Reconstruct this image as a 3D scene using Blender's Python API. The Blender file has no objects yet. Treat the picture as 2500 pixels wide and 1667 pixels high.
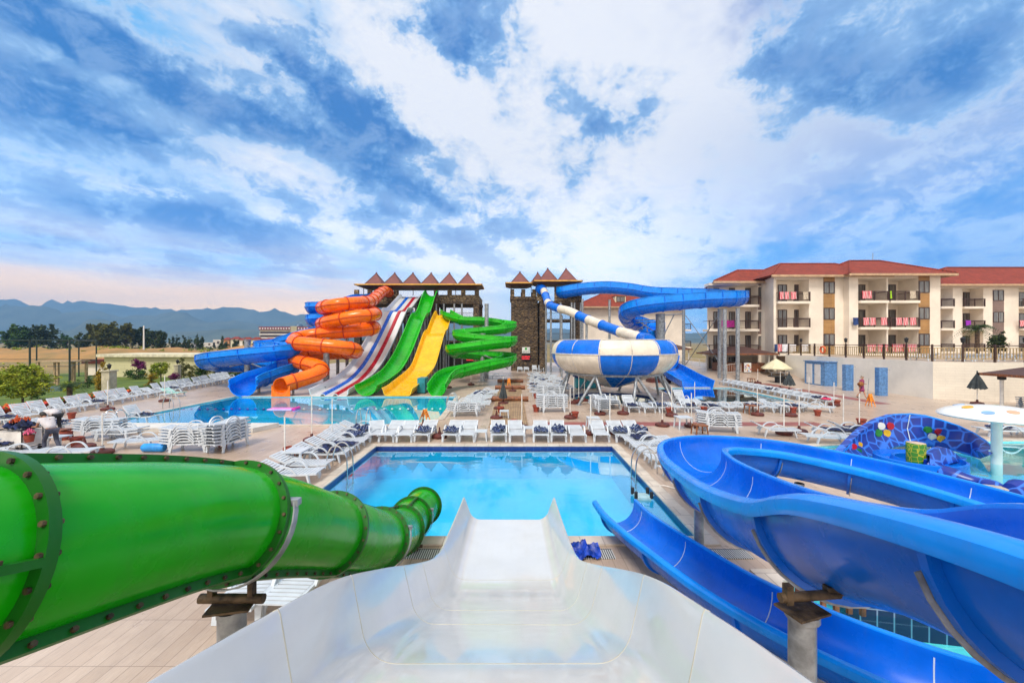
ZEN, BACK, SUN_E, HAZE, LOW = 0.45, .1, 2.8, 0.00025, .85
# clouds of the overcast as (across, along, half width, half length, weight) on the cloud deck
CLOUDS = [(-1.14,.85,.17,.3,1.0),(-1.17,1.2,.12,.28,.95),(-1.5,.38,.15,.2,1.0),(-1.56,.78,.16,.35,.75),(-1.42,1.25,.16,.45,.8),(-1.36,1.75,.14,.25,.7),
 (-2.0,.45,.2,.3,.85),(-2.75,.9,.25,.45,.6),(-2.8,1.6,.2,.5,.6),(-.60,.92,.17,.22,1.0),(-.42,1.3,.1,.18,.45),(-.36,1.5,.12,.2,.65),(-.62,1.8,.12,.18,.6),
 (.2,1.45,.22,.26,.5),(.42,1.72,.3,.3,.5),(.8,1.5,.3,.4,.45),(-1.66,2.7,.2,.4,.7),(-2.15,2.2,.14,.3,.55),(-1.5,2.3,.14,.3,.45),(.45,1.05,.2,.2,.4),(-1.75,1.75,.16,.4,.6),(-2.5,1.3,.2,.35,.4),(-1.0,1.75,.12,.25,.5),(-1.15,2.3,.14,.3,.45),
 (-.25,.85,.16,.35,-.7),(-.05,1.3,.12,.4,-.5),(-.85,1.1,.11,.5,-.55),(-1.33,.75,.1,.3,-.4),(-1.75,1.2,.13,.4,-.45)]
GLOW = [(.15,2.2,.8,.9,.5),(-.9,3.2,.9,1.6,.6),(-.3,1.1,.42,.7,.75),(-.75,1.4,.4,.9,.5),(-.1,1.7,.4,.6,.5),(-1.0,1.6,.35,1.2,.35),(-2.1,2.2,.3,.9,.7),(-1.95,1.0,.2,.5,.3)]
import bpy, math, random
from mathutils import Vector, Matrix, noise
from mathutils.geometry import tessellate_polygon
R = random.Random(11)
sc = bpy.context.scene
COL = sc.collection
F, H = 972.0, 4.4            # focal length in photo pixels, camera height
PI = math.pi
rad = math.radians
V = Vector

def W(u, v, D):
    """a point of the place, from where it is seen and how far off it stands"""
    return V(((u-1250)*D/F, D, H-(v-833.5)*D/F))
def G(u, v):
    D = F*H/(v-833.5)
    return V(((u-1250)*D/F, D, 0))
def lin(c):
    c /= 255.0
    return c/12.92 if c <= .04045 else ((c+.055)/1.055)**2.4
def rgb(r, g, b): return (lin(r), lin(g), lin(b), 1)

# ---------------------------------------------------------------- objects
ORG = {}
def org(o): return ORG.get(o.name, V((0, 0, 0)))
def tag(o, label=None, cat=None, group=None, kind=None):
    if label: o['label'] = label
    if cat: o['category'] = cat
    if group: o['group'] = group
    if kind: o['kind'] = kind
    return o
def thing(name, label, cat, loc=(0, 0, 0), group=None):
    o = bpy.data.objects.new(name, None); COL.objects.link(o)
    o.empty_display_size = .2
    o.location = loc; ORG[o.name] = V(loc)
    return tag(o, label, cat, group)
def copy_tree(o, loc=None, rz=None, parent=None, scale=None):
    c = o.copy(); COL.objects.link(c)
    if parent: c.parent = parent
    if loc is not None: c.location = loc
    if rz is not None: c.rotation_euler = (0, 0, rz)
    if scale is not None: c.scale = (scale,)*3
    for ch in o.children: copy_tree(ch, parent=c)
    return c

class MB:
    def __init__(s): s.v = []; s.f = []; s.m = []
    def add(s, vs, fs, m=0):
        k = len(s.v); s.v += [V(p) for p in vs]
        for f in fs: s.f.append([i+k for i in f]); s.m.append(m)
        return s
    def box(s, x0, x1, y0, y1, z0, z1, m=0):
        return s.add([(x0,y0,z0),(x1,y0,z0),(x1,y1,z0),(x0,y1,z0),(x0,y0,z1),(x1,y0,z1),(x1,y1,z1),(x0,y1,z1)],
              [(0,3,2,1),(4,5,6,7),(0,1,5,4),(1,2,6,5),(2,3,7,6),(3,0,4,7)], m)
    def rbox(s, c, sx, sy, sz, rz=0, ry=0, rx=0, m=0):
        M = Matrix.Translation(c) @ Matrix.Rotation(rz,4,'Z') @ Matrix.Rotation(ry,4,'Y') @ Matrix.Rotation(rx,4,'X')
        k = len(s.v); s.box(-sx/2,sx/2,-sy/2,sy/2,-sz/2,sz/2,m)
        for i in range(k, len(s.v)): s.v[i] = M @ s.v[i]
        return s
    def cyl(s, a, b, r0, r1=None, n=10, m=0, caps=True):
        a, b = V(a), V(b); r1 = r0 if r1 is None else r1
        t = (b-a).normalized(); u = t.orthogonal().normalized(); w = t.cross(u)
        vs = []
        for p, r in ((a, r0), (b, r1)):
            for i in range(n):
                q = 2*PI*i/n; vs.append(p+(u*math.cos(q)+w*math.sin(q))*r)
        fs = [(i, (i+1)%n, n+(i+1)%n, n+i) for i in range(n)]
        if caps: fs += [tuple(range(n))[::-1], tuple(range(n, 2*n))]
        return s.add(vs, fs, m)
    def tube(s, pts, r, n=8, m=0):
        prof = [(r*math.cos(2*PI*i/n), r*math.sin(2*PI*i/n)) for i in range(n)]
        return s.sweep([V(p) for p in pts], prof, m=m)
    def lathe(s, prof, n=24, c=(0,0,0), m=0, mf=None):
        c = V(c); vs = []; fs = []; ms = []
        for (r, z) in prof:
            for i in range(n):
                q = 2*PI*i/n; vs.append(c+V((r*math.cos(q), r*math.sin(q), z)))
        k = len(s.v); s.v += vs
        for j in range(len(prof)-1):
            for i in range(n):
                a, b = j*n+i, j*n+(i+1)%n
                s.f.append([k+a, k+b, k+b+n, k+a+n]); s.m.append(mf(j, i) if mf else m)
        return s
    def sweep(s, path, prof, m=0, caps=True, closed=True, scales=None, banks=None, mf=None, up=V((0,0,1))):
        n = len(prof); k = len(s.v); L = len(path)
        for i, p in enumerate(path):
            t = (path[min(i+1, L-1)]-path[max(i-1, 0)])
            if t.length < 1e-9: t = V((0,1,0))
            t.normalize()
            S = t.cross(up)
            if S.length < 1e-4: S = t.cross(V((0,1,0)))
            S.normalize(); N = S.cross(t)
            if banks and banks[i]:
                c, q = math.cos(banks[i]), math.sin(banks[i]); S, N = S*c+N*q, N*c-S*q
            g = scales[i] if scales else 1
            pr = prof[i] if isinstance(prof[0][0], (tuple, list)) else prof
            for (a, b) in pr: s.v.append(p+S*(a*g)+N*(b*g))
        n = len(prof[0]) if isinstance(prof[0][0], (tuple, list)) else n
        e = n if closed else n-1
        for i in range(L-1):
            for j in range(e):
                a, b = k+i*n+j, k+i*n+(j+1)%n
                s.f.append([a, a+n, b+n, b]); s.m.append(mf(i, j) if mf else m)
        if caps and closed:
            for o, fl in ((k, 0), (k+(L-1)*n, 1)):
                fs = [[o+j, o+j+1, o+n-2-j, o+n-1-j] for j in range(n//2-1)] if n >= 8 and n % 2 == 0 else [[o+j for j in range(n)]]
                for f in fs: s.f.append(f[::-1] if fl else f); s.m.append(mf(L-2 if fl else 0, 0) if mf else m)
        return s
    def prism(s, poly, z0, z1, m=0, holes=()):
        loops = [list(poly)]+[list(h) for h in holes]
        flat = [p for l in loops for p in l]
        tr = tessellate_polygon([[V((p[0], p[1], 0)) for p in l] for l in loops])
        n = len(flat)
        vs = [(p[0], p[1], z1) for p in flat]+[(p[0], p[1], z0) for p in flat]
        fs = []
        for t in tr:
            a, b, c = [V((flat[i][0], flat[i][1], 0)) for i in t]
            if (b-a).cross(c-a).z < 0: t = t[::-1]
            fs.append(tuple(t)); fs.append(tuple(i+n for i in t[::-1]))
        o = 0
        for l in loops:
            for i in range(len(l)):
                a, b = o+i, o+(i+1)%len(l); fs.append((a, b, b+n, a+n))
            o += len(l)
        return s.add(vs, fs, m)
    def sheet(s, poly, z, holes=(), m=0):
        loops = [list(poly)]+[list(h) for h in holes]
        flat = [p for l in loops for p in l]
        tr = tessellate_polygon([[V((p[0], p[1], 0)) for p in l] for l in loops])
        fs = []
        for t in tr:
            a, b, c = [V((flat[i][0], flat[i][1], 0)) for i in t]
            if (b-a).cross(c-a).z < 0: t = t[::-1]
            fs.append(tuple(t))
        return s.add([(p[0], p[1], z) for p in flat], fs, m)
    def xform(s, M):
        s.v = [M @ p for p in s.v]; return s
    def build(s, name, mat, parent=None, loc=None, smooth=40):
        me = bpy.data.meshes.new(name)
        o_ = org(parent) if parent else (V(loc) if loc is not None else V((0,0,0)))
        me.from_pydata([tuple(p-o_) for p in s.v], [], s.f)
        mats = mat if isinstance(mat, (list, tuple)) else [mat]
        for x in mats: me.materials.append(x)
        if len(mats) > 1: me.polygons.foreach_set('material_index', s.m)
        if smooth:
            me.polygons.foreach_set('use_smooth', [True]*len(me.polygons))
            me.set_sharp_from_angle(angle=rad(smooth))
        me.update()
        o = bpy.data.objects.new(name, me); COL.objects.link(o)
        if parent: o.parent = parent
        else: o.location = o_
        ORG[o.name] = o_
        return o

def spline(pts, n=8):
    P = [V(p) for p in pts]; out = []
    for i in range(len(P)-1):
        p0 = P[i-1] if i else P[0]*2-P[1]; p1, p2 = P[i], P[i+1]
        p3 = P[i+2] if i+2 < len(P) else p2*2-p1
        for k in range(n):
            t = k/n
            # centripetal-ish Catmull-Rom
            out.append(.5*((2*p1)+(p2-p0)*t+(2*p0-5*p1+4*p2-p3)*t*t+(3*p1-p0-3*p2+p3)*t**3))
    out.append(P[-1]); return out
def offset(poly, d):
    out = []; n = len(poly)
    for i, p in enumerate(poly):
        a = poly[max(i-1, 0)]; b = poly[min(i+1, n-1)]
        t = V((b[0]-a[0], b[1]-a[1])); t.normalize()
        out.append((p[0]+t.y*d, p[1]-t.x*d))
    return out
def band(poly, d0, d1):       # closed outline between two offsets of an open line
    return offset(poly, d0)+offset(poly, d1)[::-1]
def trough(r, h, lip=.07, n=14, drop=.03):   # round bottomed open flume, inside line from left lip to right lip
    p = [(-r-lip, h-drop), (-r-lip*.8, h), (-r-.01, h), (-r, h-.03)]
    for i in range(n+1):
        q = PI+PI*i/n
        p.append((r*math.cos(q), r+r*math.sin(q)))
    p += [(r, h-.03), (r+.01, h), (r+lip*.8, h), (r+lip, h-drop)]
    return p
def flat_trough(w, h, flare, fil, lip=.06):
    """flat floored flume: filleted corners, walls leaning out by flare, rolled rim"""
    k = w+flare
    p = [(-k-lip, h-.07), (-k-lip*1.08, h-.035), (-k-lip*.8, h-.006), (-k-lip*.4, h+.002), (-k-.004, h-.02)]
    g = math.atan2(flare, h-fil)
    for i in range(9):
        q = PI+g+(PI/2-g)*i/8
        p.append((-w+fil+fil*math.cos(q), fil+fil*math.sin(q)))
    p += [(-x, y) for x, y in p[::-1]]
    return p

# ---------------------------------------------------------------- materials
class S_:
    """tiny wrapper so node maths can be written as arithmetic"""
    def __init__(s, nt, k): s.nt = nt; s.k = k
    def op(s, o, b=None, c=None, clamp=False):
        n = s.nt.nodes.new('ShaderNodeMath'); n.operation = o; n.use_clamp = clamp
        for i, x in enumerate((s, b, c)):
            if x is None: continue
            if isinstance(x, S_): s.nt.links.new(x.k, n.inputs[i])
            else: n.inputs[i].default_value = x
        return S_(s.nt, n.outputs[0])
    def __add__(s, b): return s.op('ADD', b)
    def __sub__(s, b): return s.op('SUBTRACT', b)
    def __mul__(s, b): return s.op('MULTIPLY', b)
    def __truediv__(s, b): return s.op('DIVIDE', b)
    def mx(s, b): return s.op('MAXIMUM', b)
    def mn(s, b): return s.op('MINIMUM', b)
    def sm(s, a, b):
        n = s.nt.nodes.new('ShaderNodeMapRange'); n.interpolation_type = 'SMOOTHSTEP'
        s.nt.links.new(s.k, n.inputs[0]); n.inputs[1].default_value = a; n.inputs[2].default_value = b
        return S_(s.nt, n.outputs[0])
def nd(nt, t, **kw):
    n = nt.nodes.new(t)
    for k, v in kw.items(): setattr(n, k, v)
    return n
def mixc(nt, f, a, b, bt='MIX'):
    n = nt.nodes.new('ShaderNodeMix'); n.data_type = 'RGBA'; n.blend_type = bt
    for i, x in ((0, f), (6, a), (7, b)):
        if isinstance(x, S_): nt.links.new(x.k, n.inputs[i])
        elif hasattr(x, 'is_linked'): nt.links.new(x, n.inputs[i])
        else: n.inputs[i].default_value = x
    return n.outputs[2]
def tex(nt, kind, scale, coord='Object', sx=(1,1,1), rot=(0,0,0), **kw):
    tc = nd(nt, 'ShaderNodeTexCoord'); mp = nd(nt, 'ShaderNodeMapping')
    mp.inputs['Scale'].default_value = sx; mp.inputs['Rotation'].default_value = rot
    t = nd(nt, kind)
    if coord == 'World':
        g = nd(nt, 'ShaderNodeNewGeometry'); nt.links.new(g.outputs['Position'], mp.inputs[0])
    else: nt.links.new(tc.outputs[coord], mp.inputs[0])
    nt.links.new(mp.outputs[0], t.inputs['Vector'])
    if 'Scale' in t.inputs: t.inputs['Scale'].default_value = scale
    for k, v in kw.items(): t.inputs[k].default_value = v
    return t
MATS = {}
def mat(name, col, rough=.5, var=.12, scale=3, bump=0, bscale=None, metal=0, coat=0, spec=.5, sx=(1,1,1), col2=None, coord='World', detail=5, rvar=0):
    if name in MATS: return MATS[name]
    m = bpy.data.materials.new(name); m.use_nodes = True; nt = m.node_tree
    b = nt.nodes['Principled BSDF']
    t = tex(nt, 'ShaderNodeTexNoise', scale, coord, sx, Detail=detail, Roughness=.6)
    c2 = col2 or tuple(x*(1-var*2) for x in col[:3])+(1,)
    c1 = col if col2 else tuple(min(1, x*(1+var)) for x in col[:3])+(1,)
    f = S_(nt, t.outputs[0]).sm(.3, .7)
    nt.links.new(mixc(nt, f, c2, c1), b.inputs['Base Color'])
    b.inputs['Roughness'].default_value = rough; b.inputs['Metallic'].default_value = metal
    b.inputs['Specular IOR Level'].default_value = spec
    if rvar:
        t3 = tex(nt, 'ShaderNodeTexNoise', scale*2.3, coord, sx, Detail=6)
        nt.links.new((S_(nt, t3.outputs[0]).sm(.3, .75)*rvar+rough).k, b.inputs['Roughness'])
    if coat: b.inputs['Coat Weight'].default_value = coat; b.inputs['Coat Roughness'].default_value = .08
    if bump:
        t2 = tex(nt, 'ShaderNodeTexNoise', bscale or scale*6, coord, sx, Detail=6)
        bp = nd(nt, 'ShaderNodeBump'); bp.inputs['Strength'].default_value = bump; bp.inputs['Distance'].default_value = .05
        nt.links.new(t2.outputs[0], bp.inputs['Height']); nt.links.new(bp.outputs[0], b.inputs['Normal'])
    MATS[name] = m; return m
def brick_mat(name, c1, c2, mortar, scale=1, bw=.5, rh=.25, ms=.02, rough=.5, bump=.3, rot=(0,0,0), coord='World', var=.2, nscale=.7, sx=(1,1,1), vstretch=None):
    if name in MATS: return MATS[name]
    m = bpy.data.materials.new(name); m.use_nodes = True; nt = m.node_tree
    b = nt.nodes['Principled BSDF']
    t = tex(nt, 'ShaderNodeTexBrick', scale, coord, sx, rot)
    t.inputs['Color1'].default_value = c1; t.inputs['Color2'].default_value = c2; t.inputs['Mortar'].default_value = mortar
    t.inputs['Mortar Size'].default_value = ms; t.inputs['Brick Width'].default_value = bw; t.inputs['Row Height'].default_value = rh
    t.inputs['Mortar Smooth'].default_value = .2
    n = tex(nt, 'ShaderNodeTexNoise', nscale, coord, vstretch or (1,1,1), Detail=6, Roughness=.65)
    f = S_(nt, n.outputs[0]).sm(.25, .75)*var*2+(1-var)
    cc = nd(nt, 'ShaderNodeCombineColor')
    for i in range(3): nt.links.new(f.k, cc.inputs[i])
    nt.links.new(mixc(nt, 1.0, t.outputs[0], cc.outputs[0], 'MULTIPLY'), b.inputs['Base Color'])
    b.inputs['Roughness'].default_value = rough
    if bump:
        bp = nd(nt, 'ShaderNodeBump'); bp.inputs['Strength'].default_value = bump; bp.inputs['Distance'].default_value = .03
        bp.invert = True
        nt.links.new(t.outputs['Fac'], bp.inputs['Height']); nt.links.new(bp.outputs[0], b.inputs['Normal'])
    MATS[name] = m; return m

def weather(m, streak, amt, blotch=None, bamt=0, sx=(5,5,.5), sc_=1.6):
    """run-off streaks and worn patches that belong to the surface itself"""
    nt = m.node_tree; b = nt.nodes['Principled BSDF']; src = b.inputs['Base Color'].links[0].from_socket
    t = tex(nt, 'ShaderNodeTexNoise', sc_, 'World', sx, Detail=8, Roughness=.7)
    src = mixc(nt, S_(nt, t.outputs[0]).sm(.5, .72)*amt, src, streak)
    if blotch:
        t = tex(nt, 'ShaderNodeTexNoise', 2.6, 'World', Detail=9, Roughness=.75)
        src = mixc(nt, S_(nt, t.outputs[0]).sm(.52, .7)*bamt, src, blotch)
    nt.links.new(src, b.inputs['Base Color']); return m
def gel(name, c, rough=.16, var=.08, sc_=1.3):      # gel-coated fibreglass
    m = mat(name, c, rough, var, sc_, bump=.012, bscale=3.5, coat=0, spec=.34, rvar=.2)
    k = [x*.72+.035 for x in c[:3]]
    return weather(m, (*k,1), .32, (*[min(1,x*1.12+.02) for x in c[:3]],1), .22)
M_green = gel('green gelcoat', (.006, .37, .002, 1))
M_greenrim = gel('green flange', (.004, .12, .004, 1), .35)
M_white = weather(mat('white gelcoat', (.64, .655, .67, 1), .06, .03, 1.3, bump=.012, bscale=3.5, coat=.3, rvar=.14), (.54,.52,.47,1), .17, (.62,.62,.60,1), .2, (9,.8,.8))
M_blue = gel('blue gelcoat', (.001, .145, .70, 1))
M_bluerim = gel('blue rim sky sheen', (.003, .26, .90, 1))  # paler than the flume: sky reflection on the lip put into the colour
M_greenlip = gel('green lip highlight', (.03, .50, .02, 1))  # lighter green paints in the highlight along the lip edge
M_yellowlip = gel('yellow lip highlight', (.95, .58, .03, 1))  # lip edge highlight of the yellow slide, painted as a lighter tone
M_orange = gel('orange gelcoat', (.92, .16, .002, 1))
M_orangerim = gel('orange flange', (.5, .045, .003, 1), .35)
M_yellow = gel('yellow gelcoat', (.86, .44, .003, 1))
M_red = gel('red gelcoat', (.42, .004, .02, 1))
M_cream = gel('cream gelcoat', (.74, .66, .55, 1), .2)
M_caulk = mat('pale joint filler', (.6, .68, .74, 1), .5, .1, 4)
M_caulk2 = mat('yellowed joint filler', (.56, .52, .42, 1), .5, .1, 4)
M_galv = mat('galvanised steel', (.32, .34, .36, 1), .42, .22, 5, metal=.35, bump=.03)
M_rust = mat('brown weathered steel', (.10, .065, .035, 1), .6, .4, 9, bump=.15, metal=.3)
M_chrome = mat('polished steel', (.6, .6, .6, 1), .18, .05, 6, metal=1)
M_plastic = mat('white moulded plastic', (.56, .61, .67, 1), .35, .05, 3, coord='Object')
M_plastic2 = mat('mint moulded plastic', (.42, .72, .66, 1), .4, .08, 3)
M_navy = mat('navy towelling', (.012, .022, .085, 1), .9, .5, 7, bump=.4, bscale=40)
M_terra = mat('terracotta', (.30, .05, .025, 1), .65, .25, 8)
M_base = mat('brown umbrella foot', (.115, .022, .015, 1), .55, .3, 8)
M_pole = mat('white painted pole', (.74, .72, .68, 1), .4, .08, 5)
M_brown = mat('dark brown wood', (.06, .026, .015, 1), .55, .3, 6, sx=(1,1,6))
M_wood = mat('reddish wood', (.25, .085, .03, 1), .55, .35, 5, sx=(1,8,1))
M_grey = mat('charcoal canvas', (.045, .055, .06, 1), .85, .2, 4, bump=.1)
M_black = mat('black rubber', (.012, .012, .014, 1), .6, .2, 8)
# ---------------------------------------------------------------- camera
cd = bpy.data.cameras.new('camera'); cam = bpy.data.objects.new('camera', cd); COL.objects.link(cam)
cd.sensor_width = 36; cd.lens = F*36/2500; cd.clip_start = .05; cd.clip_end = 20000
cam.location = (0, 0, H); cam.rotation_euler = (PI/2, 0, 0)
sc.camera = cam
sc.render.resolution_x, sc.render.resolution_y = 1024, 682
sc.view_settings.view_transform = 'Standard'; sc.view_settings.look = 'None'
sc.view_settings.exposure = 0; sc.view_settings.gamma = 1

# ---------------------------------------------------------------- sky and sun
SUN_EL, SUN_AZ = rad(52), rad(200)          # azimuth measured from +Y towards +X
w = bpy.data.worlds.new('World'); sc.world = w; w.use_nodes = True
nt = w.node_tree; nt.nodes.clear()
sky = nd(nt, 'ShaderNodeTexSky', sky_type='NISHITA', sun_disc=False)
sky.sun_elevation = SUN_EL; sky.sun_rotation = SUN_AZ; sky.dust_density = 1.5
tc = nd(nt, 'ShaderNodeTexCoord')
sp = nd(nt, 'ShaderNodeSeparateXYZ'); nt.links.new(tc.outputs['Generated'], sp.inputs[0])
dx, dy, dz = [S_(nt, sp.outputs[i]) for i in range(3)]
den = dz.mx(0)+.1
px, py = dx/den, dy/den                      # where the view ray meets a flat cloud deck
across, along = px*.88-py*.47, px*.47+py*.88 # the deck is drawn out into streets
def vec3(a, b, c=None):
    n = nd(nt, 'ShaderNodeCombineXYZ'); nt.links.new(a.k, n.inputs[0]); nt.links.new(b.k, n.inputs[1])
    if c is not None: n.inputs[2].default_value = c
    return n.outputs[0]
def noise2(a, b, scale, detail=7, rough=.6, dist=0, c=0.0):
    t = nd(nt, 'ShaderNodeTexNoise'); nt.links.new(vec3(a, b, c), t.inputs['Vector'])
    t.inputs['Scale'].default_value = scale; t.inputs['Detail'].default_value = detail
    t.inputs['Roughness'].default_value = rough; t.inputs['Distortion'].default_value = dist
    return S_(nt, t.outputs[0])
def noise3(sx, sy, sz, scale, detail=8, rough=.62, dist=0, off=0.0):
    n = nd(nt, 'ShaderNodeCombineXYZ')
    for k, (q, f) in enumerate(((dx, sx), (dy, sy), (dz, sz))): nt.links.new((q*f+off).k, n.inputs[k])
    t = nd(nt, 'ShaderNodeTexNoise'); nt.links.new(n.outputs[0], t.inputs['Vector'])
    t.inputs['Scale'].default_value = scale; t.inputs['Detail'].default_value = detail
    t.inputs['Roughness'].default_value = rough; t.inputs['Distortion'].default_value = dist
    return S_(nt, t.outputs[0])
wa = noise3(1,1,1.3,6.5,8,.62,0,3.1)-.5
wb = noise3(1,1,1.3,6.5,8,.62,0,9.7)-.5
sa, sq = across+wa*.62, along+wb*.75
def blob(cs, cq, rs, rq, tilt=0.0):
    a, q = sa-cs, sq-cq
    a, q = a/rs, q/rq
    return ((a*a+q*q)*-1.0).op('EXPONENT')
def total(L):
    s = None
    for (cs, cq, rs, rq, k) in L:
        g = blob(cs, cq, rs, rq)*k; s = g if s is None else s+g
    return s
cover = total(CLOUDS); glow = total(GLOW)
fb = noise3(1,1,1.35,5.5,10,.6,.2,1.7)*.6+noise2(across*1.25+4, along*.72, 2.8, 10, .62, .25, 1.7)*.4
fine = noise3(1,1,1.5,15,10,.68,.3,5.2)
lo = dz.op('ARCTAN2', (dx*dx+dy*dy).op('SQRT'))     # elevation
azm = dx.op('ARCTAN2', dy)                          # 0 straight ahead, + to the right
raw = cover*1.2+(fb-.5)*3.3+(fine-.5)*2.6-.10+(azm*-1.0).sm(-.1,.5)*lo.sm(.62,.3)*.3
dark = raw.sm(.08, .55); core = raw.sm(.25, 1.15); edge = raw.sm(-.3, .2)
veil = (noise2(across*1.0+7, along*.6, 2.1, 9, .62, .2, 4.4)-.5)*1.7+(fine-.5)*.5+.42+glow
veil = veil.sm(.3, .95)
azure, white = rgb(136,194,245), rgb(243,245,251)
c = mixc(nt, veil, azure, white)
c = mixc(nt, blob(.12, 1.12, .16, .2)*.85, c, rgb(58,120,200))
right = azm.sm(.2, .8)*(lo.sm(.6, .2))
c = mixc(nt, right*.9, c, mixc(nt, (fb*.7+fine*.3).sm(.38,.62), rgb(100,146,210), rgb(160,188,226)))
left = (azm*-1.0).sm(.2, .8)*lo.sm(.42, .12)
c = mixc(nt, left*.6, c, rgb(168,196,230))
calm = lo.sm(.1, .3)
c = mixc(nt, edge*.55*calm, c, rgb(208,222,242))
sl_ = mixc(nt, core, rgb(158,194,235), rgb(74,126,194))
sl_ = mixc(nt, (fine-fb*.3).sm(.28,.52)*.45, sl_, rgb(176,204,238))
sl_ = mixc(nt, lo.sm(.32, .1)*.7, sl_, rgb(132,162,206))
c = mixc(nt, dark*.94*(lo.sm(.03, .16)), c, sl_)
warm = lo.sm(.24, .04)*((azm*-1.0).sm(.0, .5))*(noise2(azm*1.2, lo*9.0, 1.6, 6, .55, 0, 2.2)).sm(.3, .58)
c = mixc(nt, warm*.9, c, (1.15,.82,.55,1))
midw = lo.sm(.36, .05)*(((azm+.12)*(azm+.12)/.09)*-1.0).op('EXPONENT')
c = mixc(nt, midw*.75, c, rgb(230,232,228))
haze_band = lo.sm(.09, .0)*azm.sm(-.2, .3)
c = mixc(nt, haze_band*.4, c, rgb(170,192,226))
low_warm = lo.sm(.17, .02)*(azm*-1.0).sm(-.1, .45)
c = mixc(nt, low_warm*.95, c, (1.5,.98,.52,1))
c = mixc(nt, (dz.sm(.64, .85)*.9).mx(dy.sm(.05, -.4)*.75), c, rgb(255,244,228))  # out-of-frame sky overhead and behind turned warm white to warm the light
hs = nd(nt, 'ShaderNodeHueSaturation'); hs.inputs['Saturation'].default_value = 1.15; nt.links.new(c, hs.inputs['Color'])
b1 = nd(nt, 'ShaderNodeBackground'); b1.inputs[1].default_value = .1; nt.links.new(sky.outputs[0], b1.inputs[0])
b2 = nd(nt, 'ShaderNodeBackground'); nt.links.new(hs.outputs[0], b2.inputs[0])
# overcast brighter overhead; unseen sky above and behind also boosted as added fill light
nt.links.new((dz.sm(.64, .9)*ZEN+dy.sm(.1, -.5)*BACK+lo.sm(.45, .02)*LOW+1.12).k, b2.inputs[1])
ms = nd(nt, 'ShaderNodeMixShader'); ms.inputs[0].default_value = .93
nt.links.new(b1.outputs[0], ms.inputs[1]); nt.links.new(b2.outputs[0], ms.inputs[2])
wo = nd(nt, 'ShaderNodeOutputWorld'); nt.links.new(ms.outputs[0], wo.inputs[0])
w.cycles.sampling_method = 'MANUAL'; w.cycles.sample_map_resolution = 1024

sl = bpy.data.lights.new('sun', 'SUN'); so = bpy.data.objects.new('sun', sl); COL.objects.link(so)
sl.energy = SUN_E; sl.angle = rad(16); sl.color = (1, .94, .85)
d = V((math.sin(SUN_AZ)*math.cos(SUN_EL), math.cos(SUN_AZ)*math.cos(SUN_EL), math.sin(SUN_EL)))
so.rotation_euler = d.to_track_quat('Z', 'Y').to_euler(); so.location = d*60

# ---------------------------------------------------------------- ground, deck, pools
POOL_NEAR = [(-5.65,8.9),(4.15,8.9),(4.2,16.7),(-5.7,16.7)]
POOL_FAR = [(-22,20.9),(-5.3,21.0),(-4.15,22.6),(-4.45,31.7),(-22,31.7)]
POOL_BOWL = [(7.85+3.25*math.cos(2*PI*i/28), 31+3.25*math.sin(2*PI*i/28)) for i in range(28)]
POOL_RIGHT = [(12.9,28.8),(20.7,28.8),(20.7,37.7),(13.3,37.7)]
POOL_KIDS = [(10.9,14.2),(12.4,12.9),(15,11.9),(21,10.9),(31,11.5),(31,17.2),(24,17.6),(17,17.5),(12.2,16.6)]
POOL_STAIR = [(4.9,2.6),(12,2.6),(12,7.3),(4.9,7.3)]
POOLS = [('near',POOL_NEAR),('far',POOL_FAR),('bowl',POOL_BOWL),('right',POOL_RIGHT),('kids',POOL_KIDS),('stair',POOL_STAIR)]
DECK = [(-31,-9),(-29.0,14),(-29.2,24),(-30.8,36),(-34.5,50),(-36,62),(-36,84),(62,84),(62,-9)]
def grown(poly, d):
    n = len(poly); out = []
    for i in range(n):
        a, p, b = V(poly[i-1]), V(poly[i]), V(poly[(i+1)%n])
        e0 = (p-a).normalized(); e1 = (b-p).normalized()
        n0 = V((e0.y, -e0.x)); n1 = V((e1.y, -e1.x))
        k = (n0+n1)/(1+n0.dot(n1)); out.append(tuple(p+k*d))
    return out

def deck_mat():
    m = brick_mat('planked deck tile', (.52,.405,.32,1), (.44,.33,.25,1), (.22,.155,.115,1), 1, .9, .225, .006, .3, .12, (0,0,PI/2), var=.22, nscale=.35)
    nt = m.node_tree
    for n in nt.nodes:
        if n.type == 'TEX_BRICK': n.offset = 0; n.squash = 1
    b = nt.nodes['Principled BSDF']
    src = b.inputs['Base Color'].links[0].from_socket
    t = tex(nt, 'ShaderNodeTexNoise', 9, 'World', (7, .5, 1), Detail=6, Roughness=.7)      # wood grain
    f = S_(nt, t.outputs[0]).sm(.35, .75)
    x = mixc(nt, f*.6, src, (.30,.20,.14,1))
    t = tex(nt, 'ShaderNodeTexNoise', .11, 'World', Detail=4)
    x = mixc(nt, S_(nt, t.outputs[0]).sm(.4, .7)*.4, x, (.62,.53,.46,1))
    t = tex(nt, 'ShaderNodeTexNoise', .9, 'World', Detail=8, Roughness=.7)                  # damp patches
    wet = S_(nt, t.outputs[0]).sm(.52, .68)
    x = mixc(nt, wet*.28, x, (.27,.20,.155,1))
    nt.links.new(x, b.inputs['Base Color'])
    nt.links.new((wet*-.16+.36).k, b.inputs['Roughness'])
    return m
M_deck = deck_mat()
M_coping = brick_mat('beige coping tile', (.60,.53,.45,1), (.54,.46,.38,1), (.36,.30,.25,1), 1, .5, .5, .012, .4, .1, nscale=1.3)
def pool_tile(name, c1, c2, line):
    m = brick_mat(name, c1, c2, line, 1, .3, .3, .012, .3, 0, var=.1, nscale=.5)
    nt = m.node_tree
    for n in nt.nodes:
        if n.type == 'TEX_BRICK': n.offset = 0
    return m
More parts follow.
